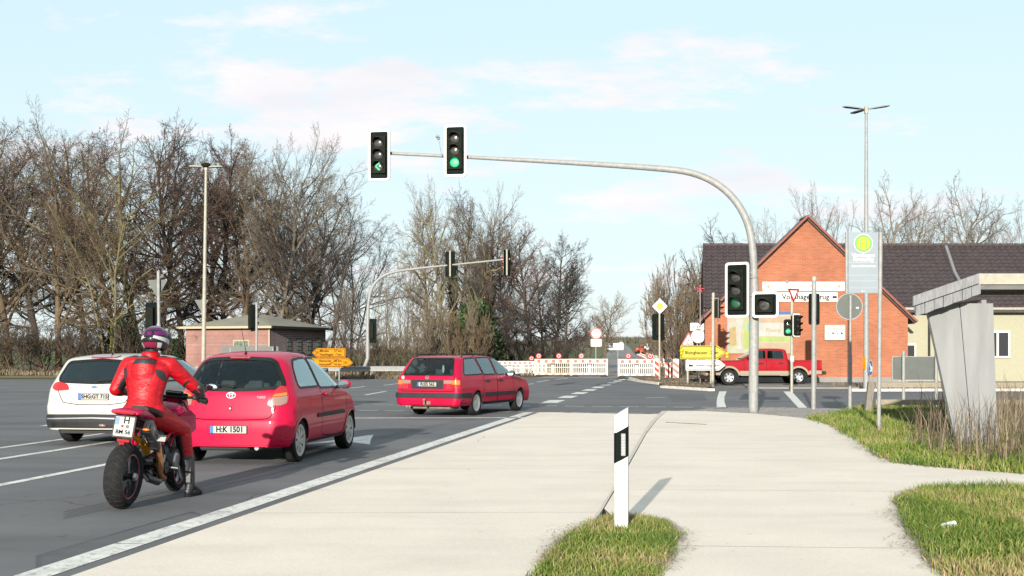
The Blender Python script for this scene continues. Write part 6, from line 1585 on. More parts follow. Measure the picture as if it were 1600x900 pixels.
# ---- pedestrian signal pole with yield sign
r_ = base(1237, 613.5, 'signal_pole', 'pole with yield sign, green pedestrian light and side-on signal before the inn wall', 'traffic light')
Y_ = r_.location.y; pole(r_, 0, .055, 'galv_cream', top=loc(1237.5, 455, Y_, r_))
T = TR(loc(1240, 458.5, Y_ - .08, r_), 32); sg = sign_plate(r_, T, tri(.62, .03, True), 'red', name='yield_sign'); MB().prism([(x * .62, z * .62) for x, z in tri(.62, .03, True)], -.010, -.005, T).build('white_field', M['white'], sg)
signal_head(r_, loc(1231, 512, Y_ - .1, r_), -6, n=2, bw=.30, bh=.64, lr=.105, lit=1, lensm='green_on', white=False)
signal_head(r_, loc(1244, 508, Y_ - .1, r_), 38, n=3, bw=.46, bh=.90, lr=.10)
p = loc(1230, 440, Y_, r_); mb = MB(); mb.tube([loc(1236, 452, Y_, r_), p], .01, 5); mb.ball(tuple(p), .06, 6); mb.build('detector', M['galv'], r_)
mb = MB(); mb.box(tuple(loc(1237.5, 561, Y_, r_)), (.16, .14, .26), bevel=.03); mb.build('push_button_box', M['dirtywhite'], r_, 60)
# plain thick pole in front
r_ = base(1271, 641.5, 'bare_pole', 'bare thick grey pole standing in the reddish pavers right of the mast', 'pole')
pole(r_, 0, .060, 'galv', top=loc(1272, 434, r_.location.y, r_)); mb = MB(); mb.lathe([(.0, .03), (.07, .03), (.07, -.08)], Matrix.Translation(loc(1272, 434, r_.location.y, r_)), 14); mb.build('pole_cap', M['galv_cream'], r_)
r_ = empty('signal_pole', (P(1274, 500, 53).x, 53, 0), 0, 'black signal back on a pole against the inn wall, below the name boards', 'traffic light')
pole(r_, 0, .05, 'galv_cream', top=loc(1274, 462, 53, r_)); signal_head(r_, loc(1272, 483, 52.8, r_), 180, bh=1.36, bw=.48)
# pole with side-on signal by the island
r_ = base(1113.5, 603.5, 'signal_pole', 'pale pole rising behind the arrow signs with a side-on signal head', 'traffic light')
Y_ = r_.location.y; pole(r_, 0, .07, 'galv_cream', top=loc(1114.5, 458, Y_, r_)); signal_head(r_, loc(1122, 483, Y_, r_), 78, bh=1.1, bw=.42, lr=.11)
MB().box(tuple(loc(1117, 466, Y_, r_)), (.3, .04, .03)).build('bracket', M['galv'], r_)

# ---- arrow signs on the island
r_ = base(1080, 602.5, 'direction_sign', 'bright yellow Blyinghausen arrow sign over a white industrial area arrow on the island', 'road sign')
Y_ = r_.location.y
for u in (1074.5, 1111): o = pole(r_, 2.0, .05, 'galv_cream'); o.location.x = loc(u, 560, Y_, r_).x
T = Matrix.Translation(loc(1098.5, 550.6, Y_ - .09, r_)); a = arrow_sign(r_, T, 2.10, .62, True, 'yellow', 'ink', 'yellow_arrow', .36); on_sign(a, T, 'Blyinghausen', .20, -.32, -.02, bold=.003); on_sign(a, T, '2 km', .19, .52, -.02, bold=.003)
T = Matrix.Translation(loc(1102.5, 570.5, Y_ - .09, r_)); a = arrow_sign(r_, T, 1.84, .49, True, 'white', 'ink', 'white_arrow', .30); on_sign(a, T, 'Gewerbegebiet', .20, .06, -.01, bold=.003)
mb = MB(); mb.prism([(-.78, -.07), (-.58, -.07), (-.58, .0), (-.62, .03), (-.66, .0), (-.70, .03), (-.74, .0), (-.74, .06), (-.78, .06)], -.012, -.006, T); mb.build('factory_symbol', M['ink'], a)
for (u, v, yw_) in ((1065, 548, 0), (1136, 553, 0)):
    p = loc(u, v, Y_ - .1, r_); mb = MB(); mb.ball(tuple(p), .10, 8); mb.box(tuple(p + Vector((0, 0, -.13))), (.14, .1, .14), bevel=.02); mb.build('warning_lamp', M['yellow'], r_, True)
r_ = empty('roadworks_sign', (P(1075, 560, 62).x, 62, .08), 0, 'red-edged roadworks triangle on a stake behind the yellow arrow sign', 'road sign')
pole(r_, 2.2, .03); T = TR(loc(1076, 533, 61.9, r_), -8); sg = sign_plate(r_, T, tri(.82, .05), 'red', name='triangle'); MB().prism([(x * .70, z * .70) for x, z in tri(.82, .03)], -.010, -.005, T).build('white_field', M['white'], sg)
mb = MB(); mb.ball(tuple(T @ Vector((.02, -.012, .12))), (.03, .006, .03), 6); mb.tube([T @ Vector((.02, -.012, .08)), T @ Vector((-.04, -.012, -.03)), T @ Vector((-.08, -.012, -.12))], .02, 5); mb.tube([T @ Vector((0, -.012, .05)), T @ Vector((.10, -.012, -.05))], .012, 5); mb.prism([(.06, -.13), (.19, -.13), (.125, -.05)], -.014, -.008, T); mb.build('digger_figure', M['ink'], sg)
r_ = empty('temporary_sign', (P(1089.5, 560, 61).x, 61, .08), 0, 'white round sign with a small lettered plate above, left of the inn corner', 'road sign')
pole(r_, 2.8, .03); T = Matrix.Translation(loc(1091, 525, 60.9, r_)); sg = sign_plate(r_, T, circ(.36, 28), 'white', name='round_sign'); MB().ring(circ(.36, 28), circ(.33, 28), -.008, -.005, T).build('sign_rim', M['galv'], sg)
T = TR(loc(1089.5, 510.5, 60.9, r_), 0, 0); a = sign_plate(r_, T, rrect(.72, .38, .03, 3), 'white', name='text_plate'); on_sign(a, T, 'II  km', .20, 0, 0)['kind'] = 'stuff'
MB().box((0, 0, .06), (.7, .45, .12), bevel=.03).build('foot_plate', M['under'], r_)

# ---- road works: barriers
M['barrier'] = mat('barrier_white', (.50, .49, .47), .55, var=.1, vscale=4); M['barrier_y'] = mat('barrier_cream', (.40, .375, .29), .55, var=.1, vscale=4)
M['lamp_red'] = mat('warning_lamp_red', (.30, .004, .02), .3, coat=.5)
def barrier(name, loc_, yaw, w_, h, m, lamps, label, group='road works barriers', feet=True):
    r_ = empty(name, loc_, R(yaw), label, 'barrier', group)
    mb = MB(); mb.box((0, 0, h * .86), (w_, .04, h * .25), bevel=.008); mb.box((0, 0, h * .52), (w_, .035, h * .04)); mb.box((0, 0, h * .16), (w_, .04, h * .10), bevel=.008)
    for sx in (-1, 1): mb.box((sx * (w_ / 2 - .035), 0, h * .53), (.07, .045, h * .92))
    mb.box((0, 0, h * .42), (w_ * .09, .036, h * .50)); mb.build('frame', M[m], r_)
    mb = MB(); nb = 18
    for k in range(nb):
        x = -w_ / 2 + (k + 1) * w_ / (nb + 1)
        if abs(x) > w_ * .05: mb.box((x, 0, h * .46), (.038, .03, h * .58))
    mb.build('bars', M[m], r_)['kind'] = 'stuff'
    rf = None
    for k in range(5):
        x = -w_ / 2 + w_ * (k + .5) / 5 + w_ * .02
        if rf is None: rf = MB().box((0, 0, 0), (w_ * .085, .052, h * .17), bevel=.01).build('reflector', M['orange'], r_); o = rf; o2 = MB().box((0, 0, 0), (w_ * .075, .052, h * .05)).build('lower_reflector', M['orange'], r_); m2 = o2.data
        else: o = link(bpy.data.objects.new('reflector', rf.data), r_); o2 = link(bpy.data.objects.new('lower_reflector', m2), r_)
        o.location = (x, 0, h * .855); o2.location = (x, 0, h * .155)
    if feet:
        for sx in (-.8, .8): MB().box((sx * w_ / 2, 0, .05), (.40, .8, .10), bevel=.02).build('foot', M['under'], r_)
    for x in lamps:
        mb = MB(); mb.box((x, 0, h + .03), (.14, .1, .10)); mb.lathe([(0, -.05), (.17, -.05), (.18, 0), (.17, .05), (0, .05)], Matrix.Translation((x, 0, h + .17)) @ RXm, 20); lo_ = mb.build('warning_lamp', M['lamp_red'], r_)
        MB().ring(circ(.11, 16, x, h + .17), circ(.07, 16, x, h + .17), -.056, -.049).build('lamp_ring', M['dirtywhite'], lo_)
    return r_
Yf = 77.5; wf = 2.33; hf = 1.16
def bx_(u, Y): return (u - 800) * Y / F
barrier('road_barrier', (bx_(863.7, Yf), Yf, 0), 1, wf, hf, 'barrier_y', [-.9, .38], 'cream-yellow barrier at the left end of the front row, two red lamps')
barrier('road_barrier', (bx_(921, Yf), Yf, 0), -1, wf, hf, 'barrier', [-.52], 'white barrier in the front row next to the road gap, one red lamp')
barrier('road_barrier', (bx_(994.5, 74.5), 74.5, 0), -1, 2.26, hf, 'barrier', [-.5, .82], 'white barrier right of the road gap, two red lamps')
barrier('road_barrier', (bx_(757, 83), 83, 0), 2, 1.75, .98, 'barrier', [], 'rearmost white barrier whose left part hides behind the dark red estate')
barrier('road_barrier', (bx_(796, 83), 83.1, 0), 2, 1.72, .98, 'barrier', [], 'rear-row white barrier just right of the dark red estate car')
barrier('road_barrier', (bx_(835, 83), 83.2, 0), 2, 1.7, .98, 'barrier', [-.2], 'rear-row white barrier partly behind the cream-yellow one')
barrier('road_barrier', (bx_(1045, 112), 112, zt(112)), 2, 1.75, 1.0, 'barrier', [.3, -.5], 'small distant white barrier between the diamond-sign pole and triangle')
def beacon(Y, u=None, X=None, h=1.15, w_=.33, yaw=0, label='', foot=True, d=1):
    X = bx_(u, Y) if u is not None else X
    r_ = empty('beacon', (X, Y, zt(Y) if Y > 82 else .0), R(yaw), label, 'beacon', 'striped road works beacons')
    MB().prism(rrect(w_, h, .03, 3, 0, h / 2 + .06), -.02, .02).build('panel', M['barrier'], r_)
    n = 3; pm_ = None
    for k in range(n):
        z = .10 + (k + .1) * h / n; sl = w_ * .75
        pl = clip_band([(-w_ / 2 + .01, z), (w_ / 2 - .01, z - sl * d), (w_ / 2 - .01, z - sl * d + h / n * .52), (-w_ / 2 + .01, z + h / n * .52)], .09, h + .03, 0, 1)
        if len(pl) > 2: MB().prism(pl, -.026, -.018).build('stripe', M['orange'], r_)
    if foot: MB().box((0, 0, .05), (.7, .4, .10), bevel=.03).build('foot', M['under'], r_)
    return r_
beacon(70, 1043.5, yaw=8, h=1.12, label='red and white striped beacon left of its twin on the island')
beacon(69.5, 1056, yaw=-4, h=1.12, label='red and white striped beacon right of its twin, nearest the arrow signs')
beacon(73.5, 1026.5, yaw=20, h=1.12, w_=.34, label='striped beacon squeezed between the right barrier and the diamond-sign pole')
beacon(84, 1023.5, yaw=10, h=1.2, w_=.34, label='striped beacon standing behind the right-hand white barrier')
for k in range(11):
    Y = 112 + k * 14.5; X = lerp_tab([(73.6, 8.0), (90, 11.2), (140, 16.2), (275, 27.8)], Y) + .3
    beacon(Y, X=X, h=1.0, w_=.4, yaw=15, label=('nearest', 'second nearest', 'third nearest', 'fourth nearest', 'fifth nearest', 'middle', 'fifth farthest', 'fourth farthest', 'third farthest', 'second farthest', 'farthest')[k] + ' striped beacon in the line along the right edge of the country road', foot=False)
# signs beyond the barriers
r_ = empty('closed_road_sign', (bx_(931.5, 82), 82.3, 0), 0, 'round white road sign with red rim above a white plate, left of the closed road', 'road sign')
pole(r_, 3.3, .035); T = Matrix.Translation(loc(931.5, 521, 82.2, r_)); sg = sign_plate(r_, T, circ(.38, 28), 'white', name='round_sign'); MB().ring(circ(.38, 28), circ(.30, 28), -.009, -.005, T).build('red_rim', M['orange'], sg)
T = Matrix.Translation(loc(931.5, 535.5, 82.2, r_)); sign_plate(r_, T, rrect(.72, .50, .03, 3), 'white', name='lower_plate')
r_ = empty('closed_road_board', (bx_(966, 80), 80.3, 0), 0, 'blank white board on a thin post in the gap between the barriers', 'road sign')
pole(r_, 2.2, .025); T = Matrix.Translation(loc(966, 541.5, 80.2, r_)); sign_plate(r_, T, rrect(.68, .44, .03, 3), 'white', name='board')
r_ = empty('no_overtaking_sign', (bx_(1041, 125), 125, zt(125)), 0, 'small round red-rimmed sign on a thin post by the earth bank', 'road sign')
pole(r_, 2.3, .03); T = Matrix.Translation(loc(1041, 532, 124.9, r_)); sg = sign_plate(r_, T, circ(.36, 24), 'white', name='round_sign'); MB().ring(circ(.36, 24), circ(.27, 24), -.009, -.005, T).build('red_rim', M['red'], sg)
mb = MB(); mb.box(tuple(T @ Vector((-.08, -.012, 0))), (.13, .004, .09)); mb.box(tuple(T @ Vector((.09, -.012, 0))), (.13, .004, .09)); mb.build('car_symbols', M['ink'], sg)
# distant machines on the site
def machine(u, v, Y, m, label, name, cat, k=1.0):
    z = zt(Y); r_ = empty(name, (bx_(u, Y), Y, CH - (v - VH) * Y / F), R(8), label, cat); r_.scale = (k,) * 3
    mb = MB(); mb.box((0, 0, .75), (2.6, 1.6, .5), bevel=.08); mb.box((-.9, 0, 1.25), (.9, 1.5, .6), bevel=.1); mb.build('body', M[m], r_, 50)
    mb = MB(); mb.box((.35, 0, 1.75), (1.0, 1.3, 1.3), bevel=.08); cb = mb.build('cab', M[m], r_, 50); mb = MB(); mb.box((.35, 0, 1.85), (1.02, 1.1, .8)); mb.box((.35, 0, 1.85), (.8, 1.32, .8)); mb.build('cab_window', M['darkgrey'], cb)
    for sx in (-.8, .9):
        for sy in (-.7, .7): mb = MB(); mb.lathe([(0, -.2), (.48, -.2), (.52, -.1), (.52, .1), (.48, .2), (0, .2)], Matrix.Translation((sx, sy, .5)) @ RXm, 18); mb.build('wheel', M['rubber'], r_)
    return r_
machine(1001, 553, 175, 'orange', 'small orange-red machine on the road works right of the country road', 'dumper', 'dumper', .55)
machine(1011, 549, 190, 'white', 'pale machine standing behind the orange-red one', 'roller', 'roller', .5)
def far_car(u, v, Y, m, label, kk=1.0):
    r_ = empty('parked_car', (bx_(u, Y), Y, CH - (v - VH) * Y / F), R(95), label, 'car'); r_.scale = (.8,) * 3; mb = MB(); mb.box((0, 0, .55), (4.1, 1.7, .6), bevel=.12); mb.box((-.2, 0, 1.1), (2.3, 1.5, .55), bevel=.2); mb.build('body', M[m], r_, 60)
    mb = MB(); mb.box((-.2, 0, 1.12), (2.34, 1.35, .32)); mb.box((-.2, 0, 1.12), (1.9, 1.54, .32)); mb.build('window', M['darkgrey'], r_)
    for sx in (-1.3, 1.3):
        for sy in (-.75, .75): mb = MB(); mb.lathe([(0, -.1), (.31, -.1), (.31, .1), (0, .1)], Matrix.Translation((sx, sy, .31)) @ RXm, 14); mb.build('wheel', M['rubber'], r_)
far_car(955, 549, 255, 'white_car', 'tiny pale car standing far down the country road'); far_car(953, 543.5, 330, 'silver_car', 'tiny grey car behind the pale one far down the country road'); far_car(970, 538, 420, 'white_car', 'tiny light van on the crest of the country road')

# ---- marker post in the foreground
g = G(969, 828, .03); r_ = empty('marker_post', (g.x + .01, g.y, .03), R(4), 'white plastic roadside marker post with black band and grey reflector', 'marker post')
hw_, H_ = .061, 1.02
vs_ = []; fs_ = []
pf = [(-hw_, .0), (-hw_ * .9, .045), (0, .058), (hw_ * .9, .045), (hw_, 0), (hw_ * .8, -.03), (0, -.040), (-hw_ * .8, -.03)]
def topz(x): return H_ - .075 + (x + hw_) / (2 * hw_) * .075
for z_ in ('b', 't'): vs_ += [(x, y, -.08 if z_ == 'b' else topz(x)) for x, y in pf]
fs_ = [(i, (i + 1) % 8, 8 + (i + 1) % 8, 8 + i) for i in range(8)] + [tuple(range(8, 16))]
pst = meshobj('post_body', vs_, fs_, M['white'], r_, 30)
vs_ = []; 
for k_, (zl) in enumerate((0, 1)):
    for x, y in [(-hw_ - .001, .0), (-hw_ * .8, -.0315), (0, -.0415), (hw_ * .8, -.0315), (hw_ + .001, 0), (hw_ * .9, .047), (0, .060), (-hw_ * .9, .047)]:
        vs_.append((x, y, (.555 if zl == 0 else .805) + (x + hw_) / (2 * hw_) * .065))
meshobj('black_band', vs_, [(i, (i + 1) % 8, 8 + (i + 1) % 8, 8 + i) for i in range(8)], M['board'], r_, 30)
rb = MB().prism(rrect(.036, .185, .006, 2, .008, .713), -.053, -.040).build('reflector', M['galv'], r_)
mb = MB()
for k in range(7): mb.prism(rrect(.026, .018, .004, 2, .008, .640 + k * .0245), -.0565, -.052)
mb.build('reflector_cells', M['chrome'], rb)['kind'] = 'stuff'
mb = MB()
for k in range(6): mb.prism(rrect(.006, .008, .001, 1, -.014, .655 + k * .024), -.0565, -.040)
mb.build('reflector_clips', M['ink'], rb)['kind'] = 'stuff'

# ---- bus stop flag
M['flag'] = mat('bus_stop_panel', (.165, .195, .22), .45, var=.06, vscale=2); M['lime'] = mat('bus_stop_green', (.10, .27, .07), .4); M['faint'] = mat('faint_print', (.26, .29, .30), .5)
r_ = base(1373, 679, 'bus_stop_sign', 'grey-blue bus stop sign with yellow H on a green disc, on a steel post', 'bus stop'); Y_ = r_.location.y
pole(r_, 0, .038, 'galv', top=loc(1376, 363, Y_, r_)); mb = MB(); mb.tube([loc(1323, 363, Y_, r_), loc(1323, 459, Y_, r_)], .030, 10); mb.build('side_stile', M['galv'], r_)
c = loc(1348.5, 410.5, Y_, r_); T = Matrix.Translation(c); pw_, ph_ = .55, 1.12
pn = MB().prism(rrect(pw_, ph_, .01, 2), -.018, .018, T).build('panel', M['flag'], r_, 30)
def on(parent, outline, y0, y1, m, name): return MB().prism(outline, y0, y1, T).build(name, M[m], parent, 30)
on(pn, circ(.172, 36, 0, .355), -.0215, -.018, 'white', 'roundel_rim'); on(pn, circ(.162, 36, 0, .355), -.024, -.021, 'lime', 'green_ring'); on(pn, circ(.118, 36, 0, .355), -.0265, -.0235, 'yellow', 'yellow_disc')
mb = MB()
for sx in (-1, 1): mb.prism([(sx * .060 - .010, .275), (sx * .060 + .010, .275), (sx * .060 + .010, .435), (sx * .060 - .010, .435)], -.029, -.026, T)
mb.prism([(-.05, .346), (.05, .346), (.05, .364), (-.05, .364)], -.029, -.026, T); mb.build('letter_h', M['lime'], pn)
def fl(txt, sz, x, z, m='faint', bold=.002): 
    t = text_mesh(txt, sz, 'lettering', M[m], pn, rot=Matrix.Identity(4), extrude=.001, bold=bold); t.data.transform(T @ Matrix.Translation((x, -.0205, z)) @ Matrix.Rotation(R(90), 4, 'X'))
fl('Vornhagen', .095, 0, .135, 'white', .003); fl('Kreuzung', .095, 0, .06, 'white', .003); fl('Stadt- und Nahverkehr', .048, .01, -.065, 'white', .0015); fl('Bus', .05, 0, -.525, 'faint')
for z in (-.002, -.235, -.34, -.47): on(pn, [(-.265, z), (.265, z), (.265, z + .007), (-.265, z + .007)], -.020, -.0175, 'faint', 'divider')
# ---- round sign seen from behind
r_ = base(1328, 646, 'round_sign', 'round sign seen from behind on a thin post left of the bus stop post', 'road sign'); Y_ = r_.location.y
pole(r_, 0, .034, 'galv', top=loc(1329, 462, Y_, r_), sleeve=1.45); T = TR(loc(1327, 479, Y_ + .06, r_), 180)
sg = sign_plate(r_, T, circ(.325, 32), 'white', name='sign_face'); MB().ring(circ(.335, 32), circ(.312, 32), -.01, .012, T).build('sign_rim', M['galv'], sg)
MB().prism(rrect(.07, .035, .005, 2, -.2, -.03), .004, .007, T).build('maker_sticker', M['white'], sg)

# ---- fence rails, back of a board
M['wood'] = mat('weathered_wood', (.20, .175, .13), .8, var=.25, vscale=6, stretch=(1, 8, 8), bump=.4, bscale=30); M['woodgrey'] = mat('grey_wood', (.14, .125, .105), .85, var=.3, vscale=10, stretch=(4, 4, 1), bump=.5, bscale=20)
r_ = empty('wooden_fence', (P(1358, 640, 29.5).x, 29.5, 0), R(-2), 'low rail fence with a leaning weathered post at the edge of the verge', 'fence')
mb = MB(); mb.box((0, 0, .36), (.16, .16, .90), rot=Matrix.Rotation(R(7), 3, 'Y'), bevel=.015); mb.build('fence_post', M['woodgrey'], r_)
for x in (2.4, 4.8, 7.2): MB().box((x, 0, .33), (.15, .15, .85), bevel=.015).build('fence_post', M['woodgrey'], r_)
for z, zz in ((.735, 0), (.32, 0)):
    for k in range(3): MB().box((.12 + 1.2 + k * 2.4, -.10, z), (2.38, .045, .125), bevel=.008).build('rail', M['wood'], r_)
r_ = empty('road_sign', (P(1428, 576, 31.5).x, 31.5, 0), 0, 'grey back of a rectangular sign on two posts behind the rail fence', 'road sign')
for u, ub in ((1411, 0), (1462, 0)): o = pole(r_, 1.55, .045, 'galv'); o.location = (P(u, 576, 31.5).x - r_.location.x, -.04, 0)
T = TR(loc(1428, 575.5, 31.6, r_), 0); MB().prism(rrect(1.12, .60, .05, 4), -.008, .008, T).build('sign_panel', M['signgrey'], r_, 30); MB().ring(rrect(1.15, .63, .06, 4), rrect(1.11, .59, .045, 4), -.012, .012, T).build('sign_frame', M['galv'], r_, 30)
for dz in (-.27, ): MB().box(tuple(loc(1435, 595, 31.5, r_)), (1.05, .03, .03)).build('cross_bar', M['galv'], r_)

# ---- bus shelter at the right edge
M['shelter'] = mat('shelter_wall', (.175, .18, .182), .8, var=.12, vscale=2, stretch=(2.5, 2.5, .4)); M['fascia'] = mat('lead_flashing', (.14, .142, .15), .6, .0, var=.25, vscale=8, stretch=(3, 3, .6)); M['felt'] = mat('roof_felt', (.11, .11, .11), .9, var=.2)
r_ = empty('bus_shelter', (P(1421, 500, 19).x, 19, 0), 0, 'grey bus shelter with metal-edged roof at the right edge of the frame', 'bus shelter')
def shp(l): return [(x * .76, 1.5 + (z - 1.5) * .76) for x, z in l]
mb = MB(); mb.prism(shp([(0, 2.36), (0, 2.60), (1.3, 3.05), (2.35, 3.05), (2.35, 2.80), (1.3, 2.80)]), -.2, 1.6); mb.v = [Vector((v.x + .37 * (v.y + .2), v.y, v.z)) for v in mb.v]; mb.build('roof', M['felt'], r_)
mb = MB(); mb.prism(shp([(-.03, 2.46), (-.03, 2.66), (1.3, 3.12), (1.3, 2.92)]), -.26, -.202); mb.build('fascia', M['fascia'], r_)
mb = MB(); mb.prism(shp([(1.305, 2.90), (1.305, 3.12), (2.35, 3.12), (2.35, 2.90)]), -.24, -.202); mb.build('fascia', M['galv_cream'], r_)
for k in range(7):
    x = .02 + k * .19; zt0 = 2.45 + (x / 1.3) * .45; mb = MB(); mb.prism(shp([(x, zt0 - .20 - .02 * (k % 2)), (x + .178, zt0 - .20 + .055), (x + .178, zt0 + .06), (x, zt0)]), -.25 - .004 * (k % 2), -.205); mb.build('edge_board', M['fascia'], r_)
c0 = r_.location
for k in range(2):
    def wl(u0, v0): p = P(u0, v0, 19.15); return (p.x - c0.x, p.z)
    uu = [1447, 1500, 1553, 1606, 1660]; lb = [1496, 1520, 1560, 1606, 1660]
    mb = MB(); mb.prism([wl(lb[k], 700), wl(lb[k + 1] - 1.2, 700), wl(uu[k + 1] - 1.2, 474), wl(uu[k], 474)], .15, .25); mb.build('wall_panel', M['shelter'], r_)
mb = MB(); mb.box((1.30, .95, 1.2), (.08, 1.2, 2.3)); mb.build('end_wall', M['shelter'], r_)
mb = MB(); mb.box((1.0, .8, .015), (1.4, 1.6, .1)); mb.build('floor_slab', M['concrete'], r_)

# ---- small hut on the left (front pink, side dark brick)
def brick_mat(name, c1, c2, mortar, scale=1.0, bw=.25, bh=.075, bump=.4, rot=None, msize=.012):
    m = bpy.data.materials.new(name); m.use_nodes = True; t = m.node_tree; b = t.nodes['Principled BSDF']; b.inputs['Roughness'].default_value = .85; b.inputs['Specular IOR Level'].default_value = .15
    tcn = N(t, 'ShaderNodeTexCoord'); sp_ = N(t, 'ShaderNodeSeparateXYZ'); t.links.new(tcn.outputs['Object'], sp_.inputs[0]); cb = N(t, 'ShaderNodeCombineXYZ'); ad = N(t, 'ShaderNodeMath', operation='ADD')
    t.links.new(sp_.outputs['X'], ad.inputs[0]); t.links.new(sp_.outputs['Y'], ad.inputs[1]); t.links.new(ad.outputs[0], cb.inputs[0]); t.links.new(sp_.outputs['Z'], cb.inputs[1])
    br = N(t, 'ShaderNodeTexBrick'); br.inputs['Scale'].default_value = 1; br.inputs['Brick Width'].default_value = bw; br.inputs['Row Height'].default_value = bh; br.inputs['Mortar Size'].default_value = msize; br.inputs['Mortar Smooth'].default_value = .2
    br.inputs['Color1'].default_value = (*c1, 1); br.inputs['Color2'].default_value = (*c2, 1); br.inputs['Mortar'].default_value = (*mortar, 1); t.links.new(cb.outputs[0], br.inputs['Vector'])
    n = N(t, 'ShaderNodeTexNoise'); n.inputs['Scale'].default_value = .8; n.inputs['Detail'].default_value = 6; t.links.new(tcn.outputs['Object'], n.inputs[0])
    mr = N(t, 'ShaderNodeMapRange'); mr.inputs[1].default_value = .3; mr.inputs[2].default_value = .7; mr.inputs[3].default_value = .86; mr.inputs[4].default_value = 1.14; t.links.new(n.outputs['Fac'], mr.inputs[0])
    hs = N(t, 'ShaderNodeHueSaturation'); t.links.new(br.outputs['Color'], hs.inputs['Color']); t.links.new(mr.outputs[0], hs.inputs['Value']); t.links.new(hs.outputs[0], b.inputs['Base Color'])
    bp = N(t, 'ShaderNodeBump'); bp.inputs['Strength'].default_value = bump; bp.inputs['Distance'].default_value = .01; bp.invert = True; t.links.new(br.outputs['Fac'], bp.inputs['Height']); t.links.new(bp.outputs[0], b.inputs['Normal'])
    return m
M['brick_red'] = brick_mat('orange_brick', (.29, .094, .046), (.235, .070, .034), (.235, .13, .085))
M['brick_pink'] = brick_mat('pink_brick', (.225, .125, .108), (.205, .112, .096), (.16, .09, .078), bw=.5, bh=.28, bump=.2, msize=.01)
M['brick_dark'] = brick_mat('purple_brick', (.17, .115, .125), (.125, .085, .095), (.24, .21, .20), bw=.26, bh=.14, msize=.02)
M['mossroof'] = mat('mossy_roof', (.14, .138, .128), .9, var=.3, vscale=.8, col2=(.19, .18, .12)); M['creamtrim'] = mat('cream_trim', (.30, .26, .18), .6)
HA = R(20.3); hut = empty('transformer_hut', (-17.15, 86, 0), HA * -1 + 0, 'small hipped-roof hut, pink brick front and dark purple brick side, behind the red hatchback', 'hut')
# local: front wall runs along -x from the corner, side wall along +y
hut.rotation_euler = (0, 0, -HA); fw_, sw_, hz = 7.0, 8.2, 3.35
MB().box((-fw_ / 2, .15, hz / 2), (fw_ - .02, .30, hz)).build('front_wall', M['brick_pink'], hut)
MB().box((-.14, sw_ / 2 + .02, hz / 2), (.30, sw_ - .3, hz)).build('side_wall', M['brick_dark'], hut)
MB().box((-fw_ + .14, sw_ / 2, hz / 2), (.28, sw_ - .6, hz)).build('side_wall', M['brick_pink'], hut); MB().box((-fw_ / 2, sw_ - .15, hz / 2), (fw_ - .7, .3, hz)).build('back_wall', M['brick_pink'], hut)
MB().box((-.02, -.005, hz / 2), (.10, .06, hz - .02)).build('corner_strip', M['creamtrim'], hut)
o_ = .45; vs_ = [(-fw_ - o_, -o_, hz + .04), (o_, -o_, hz + .04), (o_, sw_ + o_, hz + .04), (-fw_ - o_, sw_ + o_, hz + .04), (-fw_ / 2 - .3, sw_ / 2 - .5, hz + 1.05), (-fw_ / 2 + .3, sw_ / 2 + .5, hz + 1.05)]
rf_ = meshobj('roof', vs_, [(0, 1, 4), (1, 5, 4), (1, 2, 5), (2, 3, 5), (3, 4, 5), (3, 0, 4), (3, 2, 1, 0)], M['mossroof'], hut)
MB().box((-fw_ / 2, -o_ - .03, hz + .0), (fw_ + 2 * o_, .06, .16)).build('eaves_board', M['creamtrim'], rf_); MB().box((o_ + .03, sw_ / 2, hz), (.06, sw_ + 2 * o_, .18)).build('eaves_board', M['darkgrey'], rf_)
for z in (2.75, 2.1, 1.45): MB().box((-fw_ / 2, -.012, z), (fw_ - .2, .03, .035)).build('course_line', M['brick_dark'], hut)
wf_ = MB().ring(rrect(1.35, 1.0, .02, 1, -2.3, 1.95), rrect(1.22, .88, .02, 1, -2.3, 1.95), -.05, .02).build('glass_block_window', M['creamtrim'], hut)
M['pane'] = mat('old_glass_block', (.10, .13, .10), .25, var=.5, vscale=4)
pn0 = None
for i in range(3):
    for j in range(2):
        q_ = MB().prism(rrect(.37, .40, .05, 3, -2.3 + (i - 1) * .41, 1.95 + (j - .5) * .44), -.035, .0).build('pane', M['pane'], wf_)
MB().prism(rrect(1.24, .9, .01, 1, -2.3, 1.95), -.012, -.004).build('pane_grout', M['creamtrim'], wf_)
for k in range(4):
    y = 2.6 + k * 1.45; w1 = MB().box((.02, y, 2.0), (.05, .62, 1.25)).build('slit_window', M['darkgrey'], hut)
    for a in range(2):
        for b in range(4): MB().box((.05, y + (a - .5) * .30, 1.55 + b * .30), (.02, .24, .24)).build('pane', M['pane'], w1)

# ---- the inn
M['tile_dark'] = mat('dark_roof_tile', (.042, .031, .032), .5, var=.25, vscale=3, spec=.4); M['tile_red'] = mat('red_verge_tile', (.15, .05, .032), .7, var=.2); M['plaster_y'] = mat('yellow_plaster', (.25, .24, .17), .8, var=.06)
inn = empty('inn', (14.7, 60.7, .06), 0, 'brick inn with orange gable, dark tiled roof and painted name boards', 'building')
gw, ez, az_ = 5.06, 3.2, 8.1
MB().prism([(-gw, 0), (gw, 0), (gw, ez), (0, az_), (-gw, ez)], 0, .35).build('gable_wall', M['brick_red'], inn)
MB().box((0, -.012, .12), (2 * gw + .02, .05, .26)).build('plinth', M['asphalt_old'], inn)
for sx in (-1, 1): MB().box((sx * (gw - .17), .9, ez / 2), (.34, 1.1, ez)).build('side_wall', M['brick_red'], inn)
